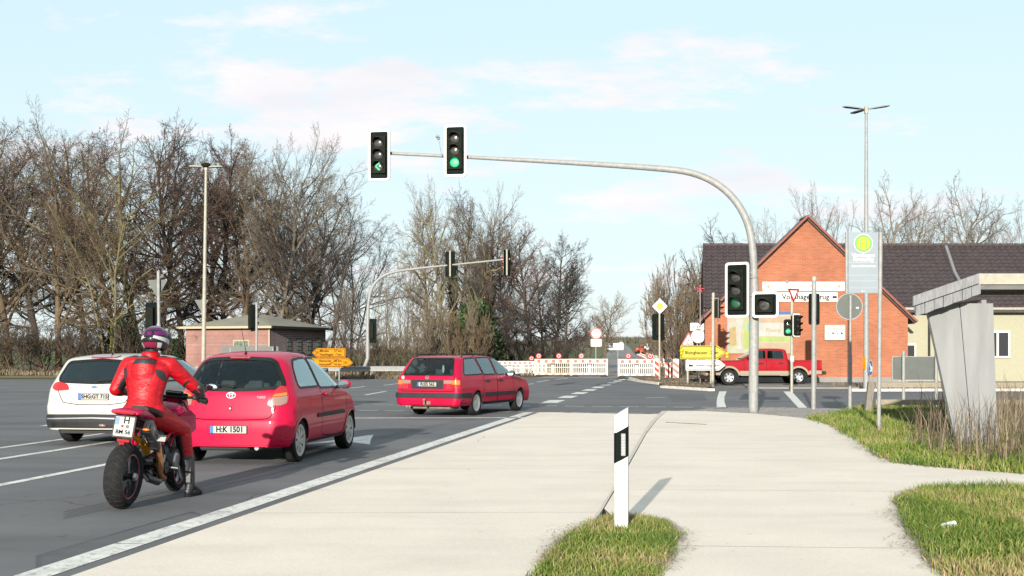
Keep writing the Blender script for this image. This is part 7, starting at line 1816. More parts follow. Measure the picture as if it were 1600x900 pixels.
# tiled roof planes: real wavy pantiles in overlapping courses
def tiled(name, A, B, C, D, m, parent, tw=.30, th=.33, amp=.028):
    """A-B eave (left to right), D-C ridge above; wavy sheet with a step per course"""
    A, B, C, D = map(Vector, (A, B, C, D)); nu = max(2, int((B - A).length / tw)); nv = max(2, int((D - A).length / th)); n = (B - A).cross(D - A).normalized()
    vs_ = []; fs_ = []; SU = 4
    cols = nu * SU + 1
    for j in range(nv):
        for e in (0, 1):
            t = (j + e) / nv
            for i in range(cols):
                s_ = i / (cols - 1); p = A.lerp(B, s_).lerp(D.lerp(C, s_), t); vs_.append(p + n * (amp * math.sin(2 * math.pi * i / SU + .6) + (.055 if e == 0 else .005)))
    for j in range(nv):
        for e in (0, 1):
            r0 = (2 * j + e) * cols; r1 = r0 + cols
            if 2 * j + e + 1 >= 2 * nv: continue
            for i in range(cols - 1): fs_.append((r0 + i, r0 + i + 1, r1 + i + 1, r1 + i))
    o = meshobj(name, vs_, fs_, M[m], parent, False); o['kind'] = 'stuff'; return o
ov = .35; sl = (az_ - ez) / gw
rg = empty('gable_roof', (0, 0, 0)); rg.parent = inn
lo = ez - ov * sl
for sx in (-1, 1):
    y0, y1 = -.22, 1.25
    a, b = Vector((sx * (gw + ov), y0, lo + .12)), Vector((0, y0, az_ + .14)); c, d = Vector((0, y1, az_ + .14)), Vector((sx * (gw + ov), y1, lo + .12))
    n_ = Vector((sx * sl, 0, 1)).normalized() * .10
    mb = MB(); mb.add([a, b, c, d, a - n_, b - n_, c - n_, d - n_], [(0, 1, 2, 3), (7, 6, 5, 4), (0, 4, 5, 1), (3, 2, 6, 7), (0, 3, 7, 4), (1, 5, 6, 2)]); mb.build('roof_slab', M['tile_dark'], rg)
    # verge tiles one by one down the slope
    nt_ = 20; L_ = (b - a).length; vt = None; ang = math.atan2((b - a).z, abs((b - a).x))
    for k in range(nt_):
        p = b.lerp(a, (k + .5) / nt_)
        if vt is None: vt = MB().box((0, 0, 0), (L_ / nt_ * 1.08, .26, .11), bevel=.015).build('verge_tile', M['tile_red'], rg); o = vt
        else: o = link(bpy.data.objects.new('verge_tile', vt.data), rg)
        o.location = p + Vector((0, -.06, .02 + .008 * (k % 2))); o.rotation_euler = (0, ang if sx > 0 else -ang, 0)
MB().tube([(0, -.30, az_ + .13), (0, 1.2, az_ + .13)], .09, 10).build('ridge_tile', M['tile_dark'], inn)
# main wing behind with ridge parallel to the street
wy0, wy1 = 1.25, 6.4; xl, xr_ = -4.95, 22.0; xlt = -4.16; e2, r2 = 3.72, 7.35
MB().prism([(-gw + .3, 0), (gw - .3, 0), (gw - .3, ez), (0, az_ - .1), (-gw + .3, ez)], 1.0, 1.2).build('back_gable', M['brick_red'], inn)
MB().box(((xl + xr_) / 2 + .1, wy0 + .65, e2 / 2), (xr_ - xl - .5, .3, e2)).build('street_wall', M['plaster_y'], inn)
mr_t = tiled('roof_tiles', (xl, wy0, e2), (xr_, wy0, e2), (xr_, wy1, r2), (xlt, wy1, r2), 'tile_dark', inn, .33, .36, .035)
meshobj('roof_deck', [(xl, wy0, e2 - .04), (xr_, wy0, e2 - .04), (xr_, wy1, r2 - .04), (xlt, wy1, r2 - .04), (xl, wy0, e2 - .2), (xr_, wy0, e2 - .2), (xr_, wy1, r2 - .2), (xlt, wy1, r2 - .2)], [(0, 1, 2, 3), (7, 6, 5, 4), (0, 4, 5, 1), (0, 3, 7, 4), (1, 5, 6, 2)], M['tile_dark'], inn)
meshobj('end_wall', [(xl + .25, wy0 + .4, 0), (xl + .25, wy0 + .4, e2 - .05), (xlt + .22, wy1, r2 - .25), (xlt + .8, 11.5, e2 - .05), (xlt + .8, 11.5, 0)], [(0, 1, 2, 3, 4)], M['brick_red'], inn)
meshobj('back_roof', [(xlt, wy1, r2), (xr_, wy1, r2), (xr_, 12, e2), (xlt + .6, 12, e2)], [(0, 1, 2, 3)], M['tile_dark'], inn)
nrt = None
for k in range(64):
    x = xlt + (xr_ - xlt) * (k + .5) / 64
    if nrt is None: nrt = MB().tube([(-.20, 0, 0), (.21, 0, 0)], [.12, .10], 8).build('ridge_tile', M['tile_dark'], inn); o = nrt
    else: o = link(bpy.data.objects.new('ridge_tile', nrt.data), inn)
    o.location = (x, wy1, r2 + .05)
MB().tube([(9.15, wy1 - .3, r2 - .05), (8.9, wy1 - 2.3, r2 - 1.6), (8.75, wy0 + 1.0, e2 + .95)], .09, 8).build('valley_ridge', M['fascia'], inn)
MB().tube([(5.3, wy0 - .06, e2 - .02), (xr_, wy0 - .06, e2 - .02)], .08, 8).build('gutter', M['galv_cream'], inn)
MB().box((5.75, wy0 + .49, 1.35), (.55, .08, 1.2)).build('window', M['white'], inn); 
wq = [o for o in inn.children if o.name.startswith('window')][0]; MB().box((5.75, wy0 + .44, 1.35), (.40, .03, 1.0)).build('pane', M['darkgrey'], wq)
MB().tube([(6.7, wy0 + .42, 0), (6.7, wy0 + .42, e2 - .2)], .06, 8).build('downpipe', M['darkgrey'], inn)
for k in range(3): 
    w1 = MB().box((10.2 + k * 3.2, wy0 + .46, 1.9), (1.3, .12, 1.4), bevel=.01).build('window', M['white'], inn)
    for a in (-.3, .3): MB().box((10.2 + k * 3.2 + a, wy0 + .39, 1.9), (.48, .03, 1.2)).build('pane', M['darkgrey'], w1)
# name boards, notice board, mural
def wpx(u, v): return ((u - 800) * 60.7 / F - 14.7, CH - (v - VH) * 60.7 / F - .06)
def wbox(u0, v0, u1, v1): (x0, z1), (x1, z0) = wpx(u0, v0), wpx(u1, v1); return (x0 + x1) / 2, (z0 + z1) / 2, x1 - x0, z1 - z0
x, z, w1, h1 = wbox(1191, 440.5, 1319, 455); nb1 = MB().prism(rrect(w1, h1, .02, 2, x, z), -.08, 0).build('name_board', M['barrier'], inn)
M['print_red'] = mat('faded_orange_print', (.27, .15, .10), .6); M['print_gold'] = mat('faded_gold_print', (.24, .18, .05), .6)
T = Matrix.Translation((0, -.075, 0)); on_sign(nb1, T, 'Schaumburger Pilsener', .26, x + .25, z + .04, 'print_red', .004, shear=.25)
MB().box((x, -.085, z - h1 * .38), (w1, .02, .04)).build('board_line', M['galv'], nb1)
for sx in (-1, 1): MB().prism([(x + sx * w1 * .43 - .10, z + .0), (x + sx * w1 * .43 + .10, z + .12), (x + sx * w1 * .43 + .02, z - .1)], -.09, -.08).build('bird_emblem', M['print_gold'], nb1)
x, z, w1, h1 = wbox(1205, 457, 1308, 471.5); nb2 = MB().prism(rrect(w1, h1, .02, 2, x, z), -.08, 0).build('name_board', M['barrier'], inn)
on_sign(nb2, T, 'Vornhäger Krug', .36, x + .05, z, 'ink', .008)
mb = MB()
for dx_ in (-.08, .0): mb.box((x - w1 * .43 + dx_, -.088, z), (.03, .012, .26))
mb.box((x + w1 * .455, -.088, z), (.22, .012, .10)); mb.build('small_emblem', M['ink'], nb2)
x, z, w1, h1 = wbox(1288, 508, 1320, 531); nb = MB().prism(rrect(w1, h1, .03, 2, x, z), -.06, 0).build('notice_board', M['barrier'], inn); MB().ring(rrect(w1 + .05, h1 + .05, .03, 2, x, z), rrect(w1 - .05, h1 - .05, .02, 2, x, z), -.075, -.01).build('board_frame', M['wood'], nb)
T2 = Matrix.Translation((0, -.055, 0)); on_sign(nb, T2, 'Vornhäger Krug', .12, x, z + .22, 'print_gold', .003)
for k, mm in enumerate(('print_gold', 'ink', 'print_red', 'ink')): MB().prism([(x - .35 + k * .22, z - .1), (x - .27 + k * .22, z - .1), (x - .27 + k * .22, z + .0), (x - .35 + k * .22, z + .02)], -.066, -.058).build('board_mark', M[mm], nb)
M['mural'] = bpy.data.materials.new('painted_mural'); m = M['mural']; m.use_nodes = True; t = m.node_tree; b = t.nodes['Principled BSDF']; b.inputs['Roughness'].default_value = .8
tcn = N(t, 'ShaderNodeTexCoord'); n = N(t, 'ShaderNodeTexNoise'); n.inputs['Scale'].default_value = 1.4; n.inputs['Detail'].default_value = 3; t.links.new(tcn.outputs['Object'], n.inputs[0])
cr = N(t, 'ShaderNodeValToRGB'); e = cr.color_ramp.elements; e[0].position = .38; e[0].color = (.25, .22, .16, 1); e[1].position = .64; e[1].color = (.22, .24, .12, 1); k = e.new(.5); k.color = (.26, .25, .21, 1); t.links.new(n.outputs['Fac'], cr.inputs[0]); t.links.new(cr.outputs[0], b.inputs['Base Color'])
x, z, w1, h1 = wbox(1137, 489, 1238, 552); mu = MB().prism(rrect(w1, h1, .02, 2, x, z), -.03, 0).build('mural', M['mural'], inn)
def mp_(pts, mm, y=-.034, name='mural_shape'):
    return MB().prism([wpx(u, v) for u, v in pts][::-1], y, -.028).build(name, M[mm], mu)
for nm_, c_ in (('mu_blue', (.04, .08, .22)), ('mu_white', (.27, .27, .25)), ('mu_lime', (.20, .25, .08)), ('mu_ochre', (.23, .17, .08)), ('mu_cyan', (.08, .22, .22)), ('mu_peach', (.25, .19, .13)), ('mu_lilac', (.22, .18, .36))): M[nm_] = mat(nm_, c_, .8, var=.12, vscale=2)
mp_([(1204, 487), (1239, 487), (1239, 491.5), (1204, 491.5)], 'mu_blue'); mp_([(1136, 489), (1137.6, 489), (1137.6, 552), (1136, 552)], 'mu_lilac')
mp_([(1186, 496), (1238, 494), (1238, 504), (1186, 504)], 'mu_peach'); mp_([(1186, 505), (1229, 505), (1229, 525), (1186, 525)], 'mu_white'); mp_([(1184, 526), (1238, 526), (1238, 534), (1184, 534)], 'mu_lime'); mp_([(1184, 535.5), (1238, 535.5), (1238, 551), (1184, 551)], 'mu_peach')
mp_([(1150, 500), (1161, 500), (1158, 514), (1156.5, 516), (1156.5, 540), (1161, 545), (1150, 545), (1154.5, 540), (1154.5, 516), (1153, 514)], 'mu_white', -.038); mp_([(1139, 514), (1149, 510), (1151, 540), (1139, 540)], 'mu_ochre'); mp_([(1162, 516), (1171, 512), (1171, 545), (1161, 545)], 'mu_lime'); mp_(circ(8.5, 20, 1176, 510), 'mu_cyan', -.040)
on_sign(mu, Matrix.Translation((0, -.03, 0)), 'Pilsener', .26, *wpx(1209, 516), 'print_gold', .004)
# small red and white pinwheel flag by the eaves
r_ = empty('flag', (P(1094, 455, 58).x, 58, .06), 0, 'small red and white flag left of the inn roof', 'flag')
pole(r_, 4.7, .02, 'galv'); mb = MB()
for k in range(5):
    a = R(72 * k + 20); mb.prism([(0, 4.5), (.26 * math.cos(a - .25), 4.5 + .24 * math.sin(a - .25)), (.10 * math.cos(a + .3), 4.5 + .10 * math.sin(a + .3))], -.03, -.022)
mb.build('flag_cloth', M['lamp_red'], r_)
# litter by the path
g = G(1469, 838); mb = MB(); mb.tube([(0, 0, .03), (.13, .03, .045)], [.022, .032], 10); o = mb.build('paper_cup', M['white']); o.location = (g.x, g.y, .05); tag(o, 'white paper cup lying in the grass at the lower right', 'litter')
reeds = blades('dry_reeds', pxpoly([(1418, 700), (1436, 672), (1475, 655), (1640, 650), (1660, 745), (1478, 728), (1446, 718)]), 1500, 1.0, .02, M['drystem'], 11, lean=.5, wid=.006, dry=.6)
tag(reeds, 'dry grey-brown reeds and weeds by the right edge of the verge', 'weeds')
weeds = blades('kerb_weeds', pxpoly([(1040, 604), (1108, 607), (1112, 600), (1060, 590), (1010, 590), (1000, 594)]), 1500, .10, .07, M['drystem'], 12, lean=.8, wid=.012, dry=.6); tag(weeds, 'dry weeds on the traffic island', 'weeds')
weeds = blades('kerb_weeds', pxpoly([(1290, 607), (1420, 609), (1600, 607), (1600, 604.5), (1290, 604)]), 1200, .18, .06, M['drystem'], 13, lean=.8, wid=.014, dry=.5); tag(weeds, 'dry weeds along the kerb before the inn', 'weeds')
wg = blades('rail_grass', [(-22, 69.6), (-2, 71), (-2, 74.5), (-22, 73.5)], 14000, .34, -.03, M['drystem'], 14, lean=.8, wid=.014, dry=.4); tag(wg, 'rough grass under the guard rail', 'grass')
# ------------------------------------------------------------------ trees
def bark(name, c1, c2, rough=.9):
    return mat(name, c1, rough, var=.3, vscale=1.2, col2=c2, objvar=.18, spec=.1)
M['bark_brown'] = bark('brown_bark', (.070, .050, .034), (.12, .088, .055)); M['bark_moss'] = bark('mossy_bark', (.090, .082, .042), (.135, .12, .07)); M['bark_dark'] = bark('dark_bark', (.030, .025, .022), (.060, .048, .040)); M['bark_pale'] = bark('pale_bark', (.095, .083, .065), (.15, .132, .105))
M['twig_red'] = bark('reddish_twigs', (.058, .040, .033), (.092, .064, .052)); M['twig_pale'] = bark('pale_twigs', (.085, .070, .052), (.13, .108, .08)); M['twig_dark'] = bark('dark_twigs', (.030, .026, .025), (.058, .047, .042)); M['twig_tan'] = bark('tan_twigs', (.088, .066, .043), (.135, .10, .065)); M['twig_grey'] = bark('grey_twigs', (.10, .086, .074), (.15, .13, .11))
M['ivy'] = mat('ivy_leaves', (.012, .028, .009), .45, var=.4, vscale=1.2, col2=(.032, .058, .016), spec=.3)
M['moss'] = mat('yellow_lichen_leaves', (.10, .12, .015), .6, var=.3, col2=(.19, .19, .03))
class TB:
    def __init__(s): s.v = []; s.f = []
    def limb(s, pts, rad, n):
        b = len(s.v); up = None; V = s.v; Fx = s.f; L = len(pts)
        for i in range(L):
            p = pts[i]; t = pts[min(i + 1, L - 1)] - pts[max(i - 1, 0)]; t.normalize()
            if up is None: up = Vector((1, 0, 0)) if abs(t.x) < .8 else Vector((0, 1, 0))
            a = up - t * up.dot(t); a.normalize(); c = t.cross(a); up = a; r = rad[i]
            for k in range(n):
                th = 6.2832 * k / n; q = p + a * (math.cos(th) * r) + c * (math.sin(th) * r); V.append((q.x, q.y, q.z))
        for i in range(L - 1):
            for k in range(n):
                k2 = (k + 1) % n; Fx.append((b + i * n + k, b + i * n + k2, b + (i + 1) * n + k2, b + (i + 1) * n + k))
    def mesh(s, name, m):
        me = bpy.data.meshes.new(name); me.from_pydata(s.v, [], s.f); me.materials.append(m); return me
def make_tree(seed, H, r0, P_):
    rng = random.Random(seed); T0, T1 = TB(), TB()
    nseg = [11, 7, 5, 3, 2]; sides = [9, 6, 4, 3, 3]; minr = [.03, .020, .013, .009, .0065]
    cnt = P_['cnt']; ang = P_['ang']; lr = P_['len']; trop = P_['trop']; wob = P_['wob']; start = P_['start']
    tips = []
    def rv(s_): return Vector((rng.gauss(0, s_), rng.gauss(0, s_), rng.gauss(0, s_)))
    def grow(p, d, L, r, lv):
        n = nseg[lv]; pts = [p.copy()]; rad = [r]; d = d.copy(); q = p.copy(); step = L / n
        for i in range(n):
            d = d + rv(wob[lv]) + Vector((0, 0, trop[lv])); d.normalize(); q = q + d * step; pts.append(q.copy())
            t = (i + 1) / n; rad.append(max(minr[lv] * .7, r * (1 - t * (.72 if lv == 0 else .80))))
        if lv == 0: rad[0] = r * 1.35
        (T0 if lv < 2 else T1).limb(pts, rad, sides[lv])
        if lv == 4: tips.append(pts[-1]); tips.append(pts[1]); return
        k = cnt[lv] if lv else cnt[0]
        for j in range(k):
            t = start[lv] + (1 - start[lv]) * (j + rng.random() * .8) / k; t = min(t, .99)
            x = t * n; i = int(x); pp = pts[i].lerp(pts[min(i + 1, n)], x - i); dd = (pts[min(i + 1, n)] - pts[i]).normalized()
            ax = dd.orthogonal().normalized(); ax.rotate(Matrix.Rotation(rng.random() * 6.2832, 3, dd)); a = R(ang[lv] * (1.15 - .45 * t) + rng.gauss(0, 8))
            nd = dd * math.cos(a) + ax * math.sin(a)
            shape = ((.50 + .55 * math.sin(math.pi * min(1, .12 + .80 * t))) if lv == 0 else (1.05 - .55 * t))
            cl = L * lr[lv] * shape * rng.uniform(.75, 1.2); rr = max(minr[lv + 1], min(rad[i] * .62, .018 * cl + .004 if lv else .021 * cl + .01))
            if cl > .15: grow(pp, nd, cl, rr, lv + 1)
    stems = P_.get('stems', 1)
    for sidx in range(stems):
        if stems == 1: grow(Vector((0, 0, -.2)), Vector((rng.gauss(0, .03), rng.gauss(0, .03), 1)).normalized(), H * .80, r0, 0)
        else:
            a = 6.2832 * sidx / stems + rng.random(); sp_ = P_.get('spread', .3) * rng.uniform(.2, 1.2)
            grow(Vector((math.cos(a) * .25 * P_.get('base', 1), math.sin(a) * .25 * P_.get('base', 1), -.1)), Vector((math.cos(a) * sp_, math.sin(a) * sp_, 1)).normalized(), H * rng.uniform(.7, 1.0), r0 * rng.uniform(.6, 1), 0)
    # buds and seed cones at the twig ends
    bs = P_.get('bud', 0)
    if bs:
        for p in tips:
            if rng.random() < P_.get('budp', .8):
                a = rv(bs); b = rv(bs); i = len(T1.v); T1.v += [tuple(p + a), tuple(p + b), tuple(p - a * .5 - b * .5)]; T1.f.append((i, i + 1, i + 2))
    return T0, T1
KINDS = {
 'alder': (dict(cnt=[34, 10, 7, 6], ang=[66, 50, 48, 48], len=[.34, .46, .46, .50], trop=[.02, .06, .05, .03, .02], wob=[.045, .10, .13, .16, .18], start=[.20, .16, .15, .12], bud=.032, budp=.6), 20, .26),
 'oak': (dict(cnt=[19, 10, 8, 6], ang=[68, 52, 52, 52], len=[.50, .44, .44, .46], trop=[.0, .07, .05, .03, .02], wob=[.09, .17, .20, .22, .22], start=[.22, .18, .15, .12], bud=.022, budp=.3), 19, .42),
 'ash': (dict(cnt=[24, 10, 7, 6], ang=[58, 46, 46, 44], len=[.50, .46, .45, .48], trop=[.02, .05, .06, .05, .04], wob=[.05, .09, .11, .13, .15], start=[.20, .18, .15, .12], bud=.022, budp=.3), 20, .30),
 'forked': (dict(cnt=[14, 9, 7, 6], ang=[54, 48, 46, 46], len=[.52, .46, .46, .48], trop=[.02, .045, .05, .04, .03], wob=[.08, .13, .15, .17, .18], start=[.24, .2, .15, .12], stems=3, spread=.42, bud=.022, budp=.3), 17, .22),
 'thicket': (dict(cnt=[12, 6, 5, 5], ang=[34, 36, 38, 40], len=[.40, .45, .48, .5], trop=[.05, .10, .06, .03, .02], wob=[.08, .11, .13, .15, .15], start=[.12, .15, .15, .12], stems=11, spread=.6, base=5, bud=.03, budp=.6), 5.5, .05),
 'sapling': (dict(cnt=[15, 5, 4, 3], ang=[38, 40, 40, 40], len=[.34, .42, .45, .45], trop=[.04, .12, .08, .04, .02], wob=[.04, .08, .10, .12, .12], start=[.15, .2, .15, .12], stems=2, spread=.12, bud=.02, budp=.5), 9, .07),
}
PROTO = {}
for kk, (P_, H, r0) in KINDS.items():
    for sd_ in ((1, 2) if kk in ('alder', 'ash') else (1,)):
        T0, T1 = make_tree(sd_ * 17 + len(kk), H, r0, P_)
        zz_ = sorted(v[2] for v in T1.v); zmax = zz_[int(len(zz_) * .992)]
        PROTO[(kk, sd_)] = (T0.mesh('trunk', M['bark_brown']), T1.mesh('crown', M['twig_red']), zmax)
        print(kk, sd_, len(T0.f), len(T1.f), zmax)
def ivy_mesh(seed, h, r, n, leaf=.16):
    rng = np.random.RandomState(seed); z = rng.rand(n) ** .85 * h; a = rng.rand(n) * 6.283; rr = r * (.35 + .75 * rng.rand(n)) * (1.1 - .6 * z / h) * (1 + .35 * np.sin(a * 2 + z * 1.3))
    c = np.stack([np.cos(a) * rr, np.sin(a) * rr, z], 1); u = rng.randn(n, 3); u /= np.linalg.norm(u, axis=1)[:, None]; w_ = rng.randn(n, 3); w_ -= (w_ * u).sum(1)[:, None] * u; w_ /= np.linalg.norm(w_, axis=1)[:, None]
    s_ = (leaf * (.5 + rng.rand(n)))[:, None]; v = np.stack([c - u * s_, c - w_ * s_ * .6, c + u * s_, c + w_ * s_ * .6], 1).reshape(-1, 3)
    me = bpy.data.meshes.new('ivy'); me.from_pydata(v.tolist(), [], (np.arange(n * 4).reshape(-1, 4)).tolist()); me.materials.append(M['ivy']); return me
IVY = [ivy_mesh(3, 9, .75, 2600), ivy_mesh(5, 3.2, 1.5, 3000, .13)]
def obj_mat(o, m):
    o.material_slots[0].link = 'OBJECT'; o.material_slots[0].material = m
WF = 1.04
def tree(name, kind, var, u, vtop, Y, wfac, bk, tw, label, cat='tree', group=None, ivy=None, rot=None, trunk='trunk', sink=0, X=None):
    T0, T1, zm = PROTO[(kind, var)]; z0 = zt(Y) - .05 if Y > 60 else 0
    h = CH - (vtop - VH) * Y / F - z0; sc = h / zm
    r_ = empty(name, ((u - 800) * Y / F if X is None else X, Y, z0), random.random() * 6.28 if rot is None else R(rot), label, cat, group); wfac *= WF; r_.scale = (sc * wfac, sc * wfac, sc)
    a = link(bpy.data.objects.new(trunk, T0), r_); b = link(bpy.data.objects.new('crown', T1), r_); obj_mat(a, M[bk]); obj_mat(b, M[tw])
    if ivy: c = link(bpy.data.objects.new('ivy', IVY[0]), r_); c.scale = (ivy, ivy, ivy)
    return r_
GL = 'bare trees in the wood left of the junction'; GM = 'bare trees beside the closed country road'; GR = 'bare trees behind the inn'
L_ = [
 ('alder', 1, -70, 190, 96, 1.0, 'bark_brown', 'twig_red', 'bare reddish tree at the far left edge, outermost of the front row'),
 ('ash', 1, 15, 185, 95, .9, 'bark_brown', 'twig_pale', 'bare pale-twigged tree above the roof end of the white hatchback'),
 ('ash', 2, 92, 172, 94, .85, 'bark_brown', 'twig_pale', 'tall pale-twigged tree left of the mossy trunk'),
 ('forked', 1, 172, 250, 90, .8, 'bark_moss', 'twig_tan', 'lichen-yellow forked tree rising left of the motorcyclist'),
 ('oak', 1, 222, 205, 97, .80, 'bark_moss', 'twig_red', 'thick-trunked tree directly behind the motorcyclist helmet'),
 ('alder', 2, 135, 212, 104, .9, 'bark_brown', 'twig_red', 'reddish bare tree behind the lichen-yellow forked tree'),
 ('alder', 1, 285, 203, 100, .95, 'bark_dark', 'twig_red', 'dark red-twigged tree left of the cream street lamp'),
 ('alder', 2, 345, 222, 106, .9, 'bark_dark', 'twig_red', 'dark red-twigged tree right of the cream street lamp'),
 ('oak', 1, 374, 228, 101, .72, 'bark_brown', 'twig_pale', 'thick leaning tree over the roof peak of the hut'),
 ('ash', 1, 432, 208, 99, .75, 'bark_pale', 'twig_pale', 'pale tall tree above the dark brick side of the hut'),
 ('ash', 2, 462, 232, 103, .80, 'bark_brown', 'twig_pale', 'pale tree just right of the hut roof'),
 ('forked', 1, 505, 268, 98, .95, 'bark_dark', 'twig_dark', 'dark multi-stemmed tree right of the hut'),
 ('forked', 1, 550, 322, 102, .85, 'bark_dark', 'twig_dark', 'lower dark tree at the right end of the left wood'),
 ('alder', 1, -10, 215, 118, 1.0, 'bark_brown', 'twig_red', 'rear reddish tree behind the left edge of the wood'),
 ('alder', 2, 60, 225, 116, 1.1, 'bark_dark', 'twig_red', 'rear dark tree showing above the white hatchback'),
 ('alder', 1, 180, 222, 121, 1.0, 'bark_brown', 'twig_red', 'rear reddish tree behind the motorcyclist'),
 ('alder', 2, 250, 218, 117, 1.0, 'bark_dark', 'twig_dark', 'rear dark tree between helmet and lamp pole'),
 ('ash', 1, 318, 228, 122, .95, 'bark_brown', 'twig_red', 'rear red-brown tree behind the cream street lamp'),
 ('alder', 1, 408, 245, 118, 1.0, 'bark_dark', 'twig_red', 'rear red-brown tree behind the hut peak'),
 ('ash', 2, 480, 275, 124, .9, 'bark_dark', 'twig_pale', 'rear pale tree behind the multi-stemmed dark tree'),
 ('alder', 2, -110, 200, 110, 1.2, 'bark_brown', 'twig_red', 'rear tree beyond the far left edge of the wood'),
]
for (k, var, u, vt_, Y, wf_, bk, tw, lb) in L_: tree('bare_tree', k, var, u, vt_, Y, wf_, bk, tw, lb, group=GL)
M_ = [
 ('ash', 1, 692, 283, 98, .62, 'bark_moss', 'twig_pale', 'tallest pale tree of the middle wood, left of its ivy-clad neighbour', None),
 ('alder', 2, 672, 318, 101, .62, 'bark_moss', 'twig_tan', 'tan-twigged tree at the left side of the middle wood', None),
 ('alder', 1, 708, 300, 103, .70, 'bark_dark', 'twig_dark', 'tree with ivy-clad dark trunk in the middle wood', 1.25),
 ('ash', 2, 760, 298, 99, .72, 'bark_brown', 'twig_pale', 'wide pale-brown tree right of the ivy-clad trunk', .9),
 ('oak', 1, 738, 345, 94, .55, 'bark_moss', 'twig_dark', 'crooked ivy-grown tree standing over the tan bushes', 1.1),
 ('alder', 1, 802, 345, 100, .85, 'bark_dark', 'twig_dark', 'dark slanting-topped tree above the rear barriers', None),
 ('alder', 2, 832, 352, 97, .95, 'bark_dark', 'twig_red', 'dark red-brown tree above the cream-yellow barrier', None),
 ('alder', 1, 862, 372, 99, .95, 'bark_dark', 'twig_dark', 'dark tree near the right end of the middle wood', None),
 ('alder', 2, 882, 405, 96, .9, 'bark_dark', 'twig_dark', 'lowest dark tree at the right end of the middle wood', None),
 ('alder', 1, 780, 378, 118, 1.0, 'bark_dark', 'twig_dark', 'rear dark tree deep inside the middle wood', None),
 ('alder', 2, 850, 405, 120, 1.0, 'bark_dark', 'twig_dark', 'rear dark tree behind the right half of the middle wood', None),
 ('forked', 1, 812, 440, 90, .8, 'bark_dark', 'twig_dark', 'low dark tree among the trunks behind the barriers', None),
]
for (k, var, u, vt_, Y, wf_, bk, tw, lb, iv) in M_: tree('bare_tree', k, var, u, vt_, Y, wf_, bk, tw, lb, group=GM, ivy=iv)
# far roadside trees, right-hand trees
for (k, var, u, vt_, Y, wf_, bk, tw, lb) in [
 ('ash', 1, 944, 458, 190, 1.0, 'bark_brown', 'twig_tan', 'round tan tree beside the country road, left of the blank board'),
 ('ash', 2, 922, 482, 215, 1.0, 'bark_dark', 'twig_grey', 'grey far tree left of the round tan one'),
 ('alder', 1, 908, 500, 185, 1.0, 'bark_dark', 'twig_grey', 'far grey tree just right of the middle wood'),
 ('alder', 2, 1036, 492, 210, .8, 'bark_dark', 'twig_grey', 'far grey tree behind the diamond sign'),
 ('alder', 1, 955, 508, 320, 1.0, 'bark_dark', 'twig_grey', 'farthest small tree near the end of the road'),
 ('alder', 2, 1012, 521, 420, 1.0, 'bark_dark', 'twig_grey', 'tiny tree on the skyline over the earth bank')]:
    tree('bare_tree', k, var, u, vt_, Y, wf_, bk, tw, lb, group='far trees along the country road')
for (k, var, u, vt_, Y, wf_, bk, tw, lb) in [
 ('oak', 1, 1088, 350, 96, .95, 'bark_dark', 'twig_dark', 'gnarled dark oak-like tree left of the inn roof'),
 ('thicket', 1, 1050, 425, 98, .46, 'bark_brown', 'twig_tan', 'tan bushy tree left of the inn, behind the diamond sign'),
 ('thicket', 1, 1076, 398, 92, .62, 'bark_dark', 'twig_tan', 'tan bushy tree below the gnarled dark one'),
 ('thicket', 1, 1062, 430, 84, .8, 'bark_brown', 'twig_tan', 'lower brown bush between diamond sign and triangle'),
 ('thicket', 1, 1100, 440, 86, .6, 'bark_brown', 'twig_dark', 'dark brown bush against the left end of the inn'),
 ('ash', 1, 1222, 332, 108, .70, 'bark_pale', 'twig_grey', 'pale tree behind the inn, left of the gable peak'),
 ('ash', 1, 1288, 290, 112, .62, 'bark_pale', 'twig_grey', 'pale tree right of the gable peak'),
 ('oak', 1, 1350, 282, 110, .8, 'bark_pale', 'twig_grey', 'big pale tree behind the bus stop sign'),
 ('ash', 2, 1412, 300, 114, .62, 'bark_pale', 'twig_grey', 'pale tree right of the tall street lamp'),
 ('oak', 1, 1458, 285, 112, .75, 'bark_pale', 'twig_grey', 'pale tree above the bus shelter'),
 ('forked', 1, 1555, 300, 112, .7, 'bark_pale', 'twig_grey', 'pale tree at the far right edge')]:
    tree('bare_tree' if k != 'thicket' else 'bare_bush', k, var, u, vt_, Y, wf_, bk, tw, lb, group=GR if Y > 105 else None, cat='tree' if k != 'thicket' else 'bush')
